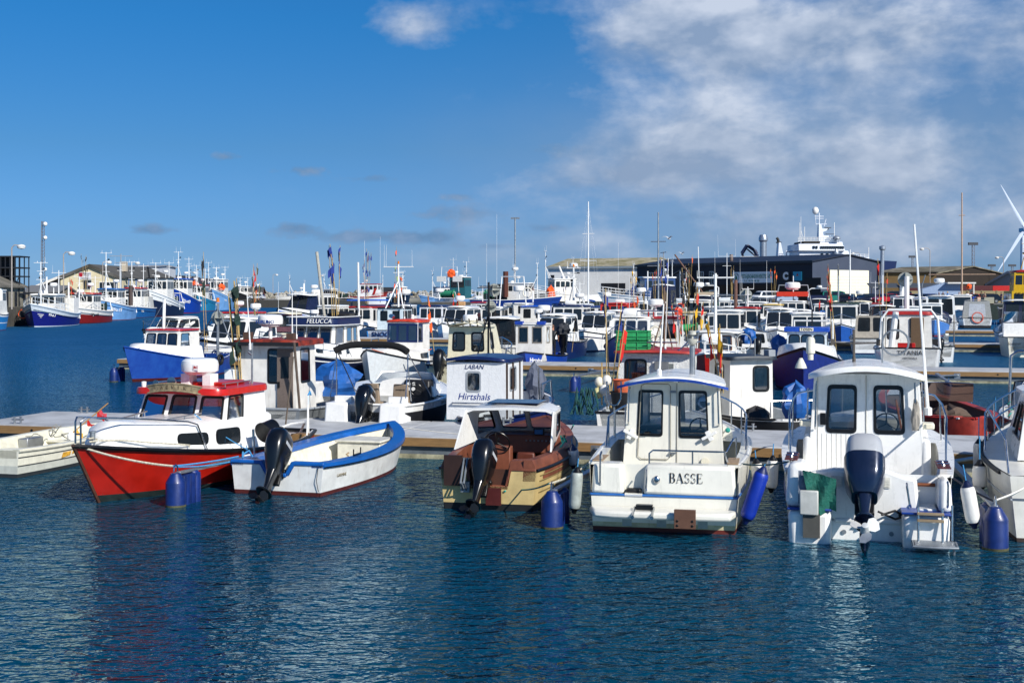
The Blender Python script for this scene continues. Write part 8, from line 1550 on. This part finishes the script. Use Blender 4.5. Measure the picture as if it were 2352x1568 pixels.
    for k in range(8):
        q = M(); q.box((L + .01, k * 4.2 + .1, 2.2), (L + .07, k * 4.2 + .8, 6.1)); q.build('blue_pilaster', mat('7f95b8', .8), o)
    shed('dark shed with white bargeboard and long sloping roof', P2(42, 228), P2(186, 228), 14, 2.2, 3.6, 6.8, mat('191b22', .8), mat('22242a', .8), gable='front', ridge=.72, name='shed', fascia=WS)
    shed('low grey weathered boathouse with rusty doors at the left edge', P2(-150, 118), P2(56, 153), 8, 2.2, 4.5, 6.4, mat('8d8878', .9, var=.15, kind='stain'), mat('7f7a70', .9, kind='moss', h2='5d5a50'), name='boathouse', wins=[(k * 4.2 + 1, 2.2, 1.2, 1.7, 'dark') for k in range(9)])
    shed('long low net shed with grey roof behind the first fishing vessels', P2(58, 176), P2(134, 176), 6, 2.2, 3.9, 4.6, mat('807868', .9), mat('6d6f72', .9), name='net_shed')
    shed('white panelled block with small windows behind the net store', P2(290, 262), P2(362, 262), 14, 2.2, 9.0, 9.3, mat('b8bcc2', .7, var=.08, sc=.6, kind='corr'), mat('8e9298'), name='office_block', wins=[(1.6, 6.6, 2.6, 1.0, 'g'), (4.3, 6.6, .9, 1.6, 'g')])
    shed('red brick hall with dark slate roof behind the blue fishing vessels', P2(362, 292), P2(446, 292), 24, 2.2, 5.2, 7.6, mat('7a3a28', .85, kind='brick', var=.1), mat('2c2e34', .8), gable='front', ridge=.35, name='hall', wins=[(2.6, 4.4, 1.8, 1.4, 'g')])
    shed('dark roofed red gable farther along the left quay', P2(400, 330), P2(478, 330), 18, 2.2, 5.2, 7.3, mat('6e2a26', .8), mat('2c2e34', .8), name='hall', gm=mat('7a2e28', .8))
    o, Q, L, u, n = shed('small red wooden hut with grey roof on the pier', P2(557, 345), P2(600, 345), 5, 1.95, 3.7, 5.1, mat('55181a', .8), mat('4b4c4e', .8, kind='corr'), name='hut', fascia=mat('c9c6c0'), bside=[(1.6, 2.0, 1.2, 2.2, 'w')]); 
    shed('dark roofed red hut behind the rescue boat', P2(862, 436), P2(912, 436), 8, 1.9, 4.0, 5.4, mat('5a1a1a', .8), mat('26282c', .8), name='hut')
    # open steel tower
    o = thing('steel_tower', 'dark open steel stair tower at the left edge', 'tower', tuple(P2(-30, 150)), 0); w = 74 * 150 / FD; q = M()
    for x in [w * k / 7 for k in range(8)]:
        for y in (0, 3): q.box((x - .05, y - .05, 2.2), (x + .05, y + .05, 8.0))
    q.build('columns', mat('14181f', .6), o); q = M()
    for z in (3.6, 5.6, 6.6, 7.9): q.box((-.1, -.1, z), (w + .1, 3.1, z + .15))
    q.build('floors', mat('14181f', .6), o); q = M(); q.box((0, 1.5, 2.2), (w * .72, 1.6, 8.0)); q.build('cladding', mat('171c26', .7, kind='corr'), o); q = M()
    for k in range(4): q.tube([(w * k / 4, -.05, 3.6), (w * (k + 1) / 4, -.05, 5.6)], .05); q.tube([(w * k / 4, -.05, 5.6), (w * (k + 1) / 4, -.05, 3.6)], .05)
    q.build('bracing', mat('14181f', .6), o)
    # lattice mast
    o = thing('lattice_mast', 'slim lattice mast with white camera domes and dishes', 'mast', tuple(P2(98, 182) + V((0, 0, 2.2)))); q = M(); h = CH - (508 - HY) * 182 / FD - 2.2
    for a in range(3): c, s = math.cos(a * 2.09) * .35, math.sin(a * 2.09) * .35; q.tube([(c, s, 0), (c * .6, s * .6, h)], .045, 5)
    for k in range(26):
        z0, z1 = h * k / 26, h * (k + 1) / 26
        for a in range(3): c0, s0, c1, s1 = math.cos(a * 2.09) * .33, math.sin(a * 2.09) * .33, math.cos((a + 1) * 2.09) * .3, math.sin((a + 1) * 2.09) * .3; f0, f1 = 1 - .4 * k / 26, 1 - .4 * (k + 1) / 26; q.tube([(c0 * f0, s0 * f0, z0), (c1 * f1, s1 * f1, z1)], .025, 4)
    q.build('lattice', mat('6a6e78', .5), o)
    for z, r in ((h - .4, .3), (h * .8, .28), (h * .42, .26)): q = M(); q.ball((.4, -.1, z), r, 10); q.build('camera_dome' if z > h * .5 else 'dish', WH, o)
    # small far masts and floodlight towers
    for px, pt, pb, Y, lb in ((2235, 563, 672, 330, 'tall lattice floodlight mast behind the brick gable'), (2010, 0, 0, 0, ''), (2278, 612, 672, 420, 'short floodlight mast behind the grey warehouse'), (2325, 612, 668, 430, 'dark topped floodlight mast near the turbine'), (2096, 592, 650, 420, 'floodlight mast above the brown hall roof')):
        if not Y: continue
        o = thing('floodlight_mast', lb, 'floodlight mast', tuple(P2(px, Y) + V((0, 0, 2.15))), 0, 'floodlight masts behind the halls'); h = CH - (pt - HY) * Y / FD - 2.15; q = M()
        for a in range(3): c, s = math.cos(a * 2.09) * .4, math.sin(a * 2.09) * .4; q.tube([(c, s, 0), (c, s, h)], .05, 4)
        for k in range(14):
            for a in range(3): q.tube([(math.cos(a * 2.09) * .4, math.sin(a * 2.09) * .4, h * k / 14), (math.cos((a + 1) * 2.09) * .4, math.sin((a + 1) * 2.09) * .4, h * (k + 1) / 14)], .035, 4)
        q.build('lattice', mat('7c7a80', .6), o); q = M(); q.box((-1.2, -.3, h), (1.2, .3, h + .7)); q.build('floodlights', mat('3c4048', .5), o)
    # wind turbine
    Yt = 1168; hub = at(2352, 528, Yt); o = thing('wind_turbine', 'white three-bladed wind turbine at the right edge', 'wind turbine', (hub.x, hub.y, 0)); q = M(); q.tube([(0, 3, 0), (0, 3, hub.z)], 2.6, 24, r1=1.7); TW = mat('c9d2de', .5, var=.02); q.build('tower', TW, o)
    q = M(); q.box((-1.8, -1, hub.z - 1.8), (1.8, 8, hub.z + 1.8)); q.build('nacelle', TW, o, bev=.5); q = M(); q.ball((0, -2.2, hub.z), 2.2, 14); q.build('hub', TW, o)
    for a in (R(180 - 30.5), R(180 + 210 - 180 + 180 - 3), R(270 - 0)):
        pass
    for i, ang in enumerate((118.5, 237, 358)):
        d = V((math.cos(R(ang)), 0, math.sin(R(ang)))); w = V((-d.z, 0, d.x)); q = M(); rings = []
        for r_, c, th in ((1, 1.6, 1.6), (6, 3.2, 1.1), (14, 2.9, .7), (28, 1.8, .4), (40, 1.0, .2), (46, .2, .08)):
            cc = V((0, -2.4, hub.z)) + d * r_; rings.append([cc + w * c * .35, cc + V((0, -th / 2, 0)), cc - w * c * .65, cc + V((0, th / 2, 0))])
        q.loft(rings); q.build('blade', TW, o, ang=60)
def ship():
    Y = 330; o = thing('offshore_ship', 'white ship bridge, mast, funnel and blue knuckle crane rising behind the workshop', 'ship', tuple(P2(1700, Y))); k = Y / FD
    X = lambda px: (px - 1700) * k; Z = lambda py: CH - (py - HY) * k; WB = mat('d5dbe4', .4, var=.03)
    q = M(); q.loft([[(X(1690), -8, -1), (X(2000), -8, -1), (X(2040), 0, -1), (X(2000), 8, -1), (X(1690), 8, -1)], [(X(1690), -8.5, Z(600)), (X(2000), -8.5, Z(600)), (X(2060), 0, Z(600)), (X(2000), 8.5, Z(600)), (X(1690), 8.5, Z(600))]]); q.build('hull', mat('16224c'), o)
    def blk(x0, x1, y0, y1, w, name, m=WB, fr=0, bk=0): q = M(); q.box((X(x0), -w, Z(y1)), (X(x1), w, Z(y0)), (bk, fr, .3)); return q.build(name, m, o, bev=.1)
    s = blk(1824, 1926, 566, 604, 6, 'superstructure'); b = blk(1821, 1926, 562, 578, 6.8, 'bridge', fr=.6); r = blk(1834, 1922, 557.5, 563, 6, 'bridge_roof'); blk(1926, 1948, 577, 604, 5, 'forward_house', fr=1.2); blk(1900, 1985, 592, 604, 5, 'foredeck')
    q = M()
    for i in range(11): x = X(1870 + i * 4.9); q.box((x, -6.95, Z(573)), (x + .4, -6.4, Z(567.5)))
    for x in (1853, 1859.5): q.box((X(x), -6.95, Z(573)), (X(x + 4), -6.4, Z(567)))
    q.build('windows', dglass(), b); q = M(); [q.box((X(x), -6.06, Z(590)), (X(x + 5), -5.9, Z(583))) for x in (1873, 1885)]; q.build('portholes', dglass(), s)
    q = M(); q.box((X(1834), -6.3, Z(562)), (X(1870), 5, Z(556))); q.build('black_coaming', BLK, o)
    q = M()
    for z in (548, 552, 556): q.tube([(X(1821), -6, Z(z)), (X(1915), -6, Z(z))], .07, 4); q.tube([(X(1940), -4, Z(z + 36)), (X(1985), -4, Z(z + 38))], .07, 4)
    for i in range(14): q.tube([(X(1821 + i * 7.2), -6, Z(558)), (X(1821 + i * 7.2), -6, Z(548))], .06, 4)
    for i in range(6): q.tube([(X(1940 + i * 9), -4, Z(600)), (X(1940 + i * 9), -4, Z(584))], .07, 4)
    q.tube([(X(1985), -4, Z(600)), (X(1985), -4, Z(569))], .12, 4); q.build('railing', WH, o)
    q = M(); q.loft([[(X(1878), -1.2, Z(560)), (X(1893), -1.2, Z(560)), (X(1893), 1.2, Z(560)), (X(1878), 1.2, Z(560))], [(X(1879.5), -.7, Z(515)), (X(1885), -.7, Z(515)), (X(1885), .7, Z(515)), (X(1879.5), .7, Z(515))]]); q.slab([(X(1882), -.8, Z(525)), (X(1900), -.8, Z(525)), (X(1897), -.8, Z(530)), (X(1884), -.8, Z(535))], (0, 1.6, 0)); q.slab([(X(1884), -.8, Z(541)), (X(1907), -.8, Z(541)), (X(1900), -.8, Z(546)), (X(1886), -.8, Z(553))], (0, 1.6, 0))
    q.tube([(X(1881.5), 0, Z(516)), (X(1881.5), 0, Z(489))], .15, 6); q.tube([(X(1871), 0, Z(497)), (X(1892), 0, Z(497))], .1, 5); q.tube([(X(1872), 0, Z(502)), (X(1892), 0, Z(502))], .08, 5); q.tube([(X(1874), 0, Z(515)), (X(1899), 0, Z(515))], .1, 5); q.tube([(X(1874), 0, Z(516)), (X(1872.5), 0, Z(489))], .08, 5, ); q.tube([(X(1893), 0, Z(520)), (X(1897), 0, Z(503))], .1); q.build('mast', WB, o)
    q = M(); q.ball((X(1873), 0, Z(484)), .85, 12, (1, 1, 1.15)); q.build('satellite_dome', WH, o)
    q = M(); q.box((X(1893), -.15, Z(524)), (X(1909), .15, Z(522))); q.box((X(1896), -.3, Z(528)), (X(1903), .3, Z(524))); q.box((X(1896), -.15, Z(538.5)), (X(1916), .15, Z(537))); q.build('radar_scanner', mat('4a5058'), o)
    for x, y0, y1, r in ((1907, 557, 544, .95), (1906, 600, 573, .7)): q = M(); q.lathe([(r * .7, 0), (r * .7, (y0 - y1) * k * .3), (r * 1.1, (y0 - y1) * k * .5), (r * .9, (y0 - y1) * k * .8), (r * .5, (y0 - y1) * k), (0, (y0 - y1) * k)], 14, (X(x), -6.5, Z(y0))); q.build('ventilator', mat('a8b0b8', .4, .6), o)
    q = M(); h = (604 - 541) * k; q.lathe([(.85, 0), (.85, h * .74), (1.15, h * .8), (1.15, h * .88), (.85, h), (0, h)], 16, (X(1746), -4, Z(604))); q.build('exhaust_pipe', mat('a9b1ba', .35, .7), o); blk(1737, 1756, 594, 604, 2, 'pipe_base')
    q = M(); q.box((X(1783), -1.4, Z(604)), (X(1801), 1.4, Z(557)), (.4, 1.1, .2)); f = q.build('funnel', WB, o, bev=.1); q = M(); q.tube([(X(1788), 0, Z(558)), (X(1787), 0, Z(550)), (X(1784), 0, Z(546))], .35, 8); q.box((X(1784), -1, Z(558)), (X(1793), 1, Z(555.5))); q.build('funnel_top', BLK, f)
    q = M(); q.tube([(X(1806), 0, Z(604)), (X(1806), 0, Z(577)), (X(1826), 0, Z(577))], .25, 6); q.build('pipe_frame', WB, o)
    CRN = mat('131f40', .5); q = M(); pts = [(X(1737), 0, Z(604)), (X(1738), 0, Z(584)), (X(1733), 0, Z(575)), (X(1716), 0, Z(563.5)), (X(1704), 0, Z(582)), (X(1708), 0, Z(592))]
    for a, b, r in zip(pts, pts[1:], (.55, .5, .42, .5, .3)): q.tube([a, b], r, 6)
    q.tube([(X(1735), 0, Z(588)), (X(1716), 0, Z(572))], .2); q.build('knuckle_crane', CRN, o)
    for px, y0, y1 in ((1833, 556, 512), (1844, 556, 522), (1912, 545, 512)): q = M(); q.tube([(X(px), -2, Z(y0)), (X(px), -2, Z(y1))], .09, 5); q.build('aerial', WH, o)
    q = M(); q.tube([(X(1829.5), -5, Z(565)), (X(1829.5), -5, Z(500)), ], .12, 5, r1=.05); q.tube([(X(1829), -5, Z(530)), (X(1837), -5, Z(556))], .06); q.build('pole', WH, o)
    q = M()
    for z in (591, 596, 601): q.tube([(X(1690), -7, Z(z)), (X(1732), -7, Z(z))], .06, 4)
    for i in range(8): q.tube([(X(1690 + i * 6), -7, Z(604)), (X(1690 + i * 6), -7, Z(591))], .05, 4)
    q.build('railing', WH, o)
# ================================================================ CARS AND PEOPLE ON THE QUAY
def car(label, px, Y, rz, colr, z0=2.15, L=4.4, H_=1.5, kind='car', name='parked_car', group='cars parked along the quay'):
    p = P2(px, Y); o = thing(name, label, 'car' if kind == 'car' else 'van', (p.x, p.y, z0), rz, group); W = 1.8; m_ = mat(colr, .25, var=.03, coat=.6)
    if kind == 'van': prof = [(-.5, .35), (-.5, 1.55), (-.46, 1.9), (.18, 1.93), (.3, 1.8), (.40, 1.2), (.49, 1.02), (.5, .35)]; H_ = 1; zs = 1
    else: prof = [(-.5, .35), (-.5, .9), (-.44, 1.0), (-.36, 1.38), (-.22, 1.5), (.06, 1.5), (.26, 1.0), (.45, .85), (.5, .6), (.5, .32)]; zs = H_ / 1.5
    P_ = [(x * L, z * zs) for x, z in prof]; q = M(); rings = []
    for y, k, dz in ((-W / 2, .93, 0), (-W / 2 + .03, 1, 0), (-W / 2 + .1, 1, .0)):
        pass
    def sec(y): return [(x, y * (1 if z < 1.05 * zs else 1 - .16 * (z - 1.05 * zs) / .45), z) for x, z in P_]
    q.loft([sec(-W / 2), sec(-W / 2 + .12), sec(0), sec(W / 2 - .12), sec(W / 2)]); bo = q.build('body', m_, o, bev=.05, ang=30)
    zt, zb = (1.45 * zs if kind == 'car' else 1.78), (1.04 * zs if kind == 'car' else 1.25)
    for s_ in (1, -1):
        q = M(); yy = lambda z: s_ * (W / 2 * (1 - .16 * (z - 1.05 * zs) / .45) + .012)
        xs = ((-.37, .02), (.04, .2)) if kind == 'car' else ((-.44, -.16), (-.14, .12), (.14, .32))
        for x0, x1 in xs:
            tp = -.06 if (x0 > 0) else 0; tq = .08 if (x0 < -.3 and kind == 'car') else 0
            q.poly([(x0 * L, yy(zb), zb), (x1 * L, yy(zb), zb), ((x1 + tp) * L, yy(zt), zt), ((x0 + tq) * L, yy(zt), zt)])
        q.build('side_glass', dglass(), bo)
        for x in (-.31, .31):
            w_ = M(); w_.lathe([(0, -.1), (.2, -.11), (.32, -.1), (.33, 0), (.32, .1), (.2, .11), (0, .1)], 16, (x * L, s_ * (W / 2 - .08), .33), 'y'); wo = w_.build('wheel', BR, o); w_ = M(); w_.lathe([(.2, -.03), (.19, .03), (0, .03)] if s_ > 0 else [(.2, .03), (.19, -.03), (0, -.03)], 10, (x * L, s_ * (W / 2 + .035), .33), 'y'); w_.build('rim', AL, wo)
        q = M(); q.box((L * .5 - .12, s_ * .72 - .16, .68 * zs), (L * .5 + .01, s_ * .72 + .16, .84 * zs)); q.build('headlight', mat('c8ccd0', .1), bo); q = M(); q.box((-L * .5 - .01, s_ * .76 - .1, .7 * zs), (-L * .5 + .06, s_ * .76 + .1, 1.05 * zs)); q.build('tail_light', mat('8c0c0c', .2), bo)
    a = (.24, .08) if kind == 'car' else (.385, .31); 
    q = M(); q.poly([(a[0] * L + .03, -.72, zb), (a[0] * L + .03, .72, zb), (a[1] * L + .03, .62, zt), (a[1] * L + .03, -.62, zt)]); q.build('windscreen', dglass(), bo); x = -.46 * L if kind == 'car' else -.505 * L
    q = M(); q.poly([(x + .0, -.7, zb), (x, .7, zb), (x + (.1 * L if kind == 'car' else .02), .6, zt), (x + (.1 * L if kind == 'car' else .02), -.6, zt)]); q.build('rear_window', dglass(), bo)
    q = M(); q.box((L * .5 - .02, -.5, .45), (L * .5 + .02, .5, .6)); q.build('grille', BK, bo)
    return o
def quay_life():
    car('white van with black roof rails in front of the dark workshop doorway', 1758, 207, R(-145), 'd8dadc', L=5.0, kind='van', name='parked_van')
    for lb, px, Y, rz, c in (('light blue-grey hatchback half hidden behind the white van', 1800, 203, R(-150), '8a9aae'), ('black car at the left corner of the workshop doorway', 1670, 214, R(20), '14161c'), ('dark navy estate car facing away with red tail lights', 1948, 196, R(60), '10182c'), ('dark blue saloon between the navy estate and the red car', 1988, 199, R(-160), '121c34'), ('bright red hatchback, left of the pair of red cars', 2033, 196, R(-155), 'a01016'), ('dark red hatchback, right of the pair of red cars', 2076, 199, R(-155), '8a0f18'), ('white car with blue bonnet shadow next to the deep blue car', 2112, 201, R(-150), 'd0d4da'), ('deep blue hatchback left of the white trailer', 2128, 194, R(-150), '0a1a70'), ('teal green van behind the navy estate car', 1918, 214, R(0), '0d6a58'), ('red car with black bonnet among the people on the right', 2225, 196, R(160), 'a8141c'), ('black estate car beside the standing people', 2265, 204, R(170), '0e1014'), ('black van parked under the lean-to roof', 2060, 208, R(175), '15181e')):
        car(lb, px, Y, rz, c, kind='van' if 'van ' in lb + ' ' and 'behind' in lb[:20] + '' or lb.startswith('teal') or lb.startswith('black van') else 'car')
    car('silver crossover by the small red hut on the pier', 589, 338, R(175), 'b4bac2', z0=1.95, L=4.6)
    # sales trailer
    o = thing('sales_trailer', 'white and blue sales trailer with raised flap and open side', 'trailer', tuple(P2(2118, 196) + V((0, 0, 2.15))), R(-6)); q = M(); q.slab([(0, 0, .3), (5.6, 0, .3), (5.6, 0, 3.1), (3.4, 0, 3.1), (0, 0, 2.2)], (0, 2.2, 0)); q.build('body', mat('8fa3c0', .5), o, bev=.03)
    q = M(); q.box((3.5, -1.2, 3.0), (7.6, 2.2, 3.2)); q.box((7.45, -.2, .4), (7.6, 2.2, 3.1)); q.build('flap', WS, o); q = M(); q.box((0, -.05, .2), (5.6, .02, 1.1)); q.build('blue_skirt', mat('12307c'), o)
    q = M(); q.box((6.0, -1.2, 0), (7.6, -.6, 1.1)); q.build('blue_bin', mat('1440a0'), o)
    P_ = [('man in grey jacket leaning at the sales trailer', 2157, 190, 'black jacket', '22242a', '33353c', '8a8078'), ('man in black jacket second from the trailer', 2166, 189, '', '20242c', '15171c', '6a625a'), ('person in bright blue shirt and straw hat', 2176, 188, '', '6a6458', '1478c0', 'c8b070'), ('woman in pale pink top and shorts', 2203, 188, '', 'b08878', 'c8a8a0', '8a6a4a'), ('person in white coat with blue backpack', 2222, 188, '', '2a2c34', 'd0d2d6', '3a2a1a'), ('person in dark coat turned away near the blue bin', 2232, 190, '', '181a20', '1c2028', '2a1e16'), ('person in beige jacket with long hair by the concrete fence', 2262, 196, '', '3a3c44', 'b8a890', '6a4a30'), ('person in black clothes left of the beige jacket', 2254, 194, '', '16181c', '1a1c22', '1c140f'), ('person in navy coat standing behind the crates', 2312, 192, '', '14182a', '18203c', '2a1e16'), ('person in dark blue top next to the bicycles', 2300, 194, '', '2a2c34', '1c2a54', '3a2a1a')]
    for i, (lb, px, Y, _, a, b, c) in enumerate(P_): person(lb, tuple(P2(px, Y) + V((0, 0, 2.15))), R(-90 + 40 * (i % 3 - 1) * 2), (mat(a, .8), mat(b, .8), mat(c, .8)), i % 2, 1.72 + .05 * (i % 3), 'people on the right quay')
    for lb, px, Y, c, s_ in (('yellow pallet box on the quay', 2318, 184, 'c8a018', 1.3), ('dark green pallet box right of the yellow one', 2336, 184, '123a2c', 1.2), ('grey concrete bin with red and white striped end', 2268, 183, '8a8878', 1.5), ('light wooden crate by the people', 2248, 185, 'c8a890', .9)):
        o = thing('pallet_box', lb, 'box', tuple(P2(px, Y) + V((0, 0, 2.15))), R(8), 'boxes on the right quay'); q = M(); q.box((-s_ / 2, -.5, .12), (s_ / 2, .5, 1.0)); q.build('box', mat(c, .7), o, bev=.03); q = M(); [q.box((x, -.5, 0), (x + .15, .5, .12)) for x in (-s_ / 2, -.08, s_ / 2 - .15)]; q.build('skids', BLK, o)
    for px, py, Y, s in ((2537 / 1.7415 + 80, 1010 / 1.7415 - 32, 120, 1), (2754 / 1.7415 - 15, 580, 160, -1)):
        p = at(px if px < 1700 else 1538, 548 if s > 0 else 583, Y); o = thing('gull', 'gull flying ' + ('above the masts, wings banked' if s > 0 else 'low over the workshop roof'), 'gull', tuple(p), R(40)); q = M(); q.ball((0, 0, 0), .09, 8, (2.4, 1, 1)); q.slab([(.1, .05, .05), (-.12, .05, .05), (-.2, .35, .2), (-.28, .7, .1), (-.12, .45, .22), (.08, .3, .18)], (0, 0, .02)); q.slab([(.1, -.05, .05), (-.12, -.05, .05), (-.2, -.35, .2), (-.28, -.7, .1), (-.12, -.45, .22), (.08, -.3, .18)], (0, 0, .02)); q.build('body', mat('c4c6c8', .7), o)
buildings(); ship(); quay_life()
# ================================================================ FRONT ROW
b_red(); b_limbo(); b_open(); b_beige(); b_basse(); b_white(); b_right()
boom(392, 1166, 7.4, 'mooring boom with blue float in front of the red boat', R(0)); boom(1262, 1216, 7.4, 'mooring boom with blue float between the beige boat and the BASSE boat', R(-1)); boom(2290, 1266, 8.3, 'mooring boom with blue float at the lower right edge', R(1.5), s=1.05)
def line(label, a, b, sag, m=None, r=.013):
    o = rope(None, a, b, sag, m, r, 14); tag(o, label, 'rope', 'mooring lines of the front row')
f1, f2, f3 = gnd(392, 1166), gnd(1262, 1216), gnd(2290, 1266)
E = lambda f: (f.x, f.y + .15, .72)
line('thick grey rope from the bow of the red boat down to the first blue float', (-7.75, 23.0, 1.12), E(f1), .06, None, .02)
line('light blue rope from the first blue float to the blue edged dinghy', E(f1), (-5.25, 24.95, .66), .02, BROPE, .016)
line('second light blue rope under the first, from the same float to the dinghy', (f1.x + .03, f1.y + .2, .70), (-5.2, 25.1, .6), .05, BROPE)
line('white line from the bow of the blue edged dinghy to the pontoon', (-2.75, 30.1, .72), (-.55, 29.4, .56), .03, mat('d8d6cc', .8), .01)
line('pale twisted rope from the second float up to the BASSE boat', E(f2), (1.25, 21.2, 1.02), .05, None, .018)
line('teal rope end from the second float to the transom of the beige boat', E(f2), (.15, 22.7, .36), .03, TEAL, .014)
line('dark green doubled rope between the BASSE boat and the pilothouse boat with the net', (3.6, 21.0, 1.06), (4.3, 20.2, 1.18), .05, mat('12404a', .8), .014)
line('dark navy rope from the pilothouse boat down to the right float', (6.75, 20.6, 1.05), E(f3), .04, mat('161a2c', .8), .016)
line('white rope from the right float up to the cruiser at the edge', E(f3), (8.2, 20.0, 1.0), .04, mat('d8d6cc', .8), .016)
line('teal rope lying from the beige boat foredeck to the pontoon', (1.3, 27.5, 1.0), (1.2, 29.6, .56), .05, TEAL, .016)
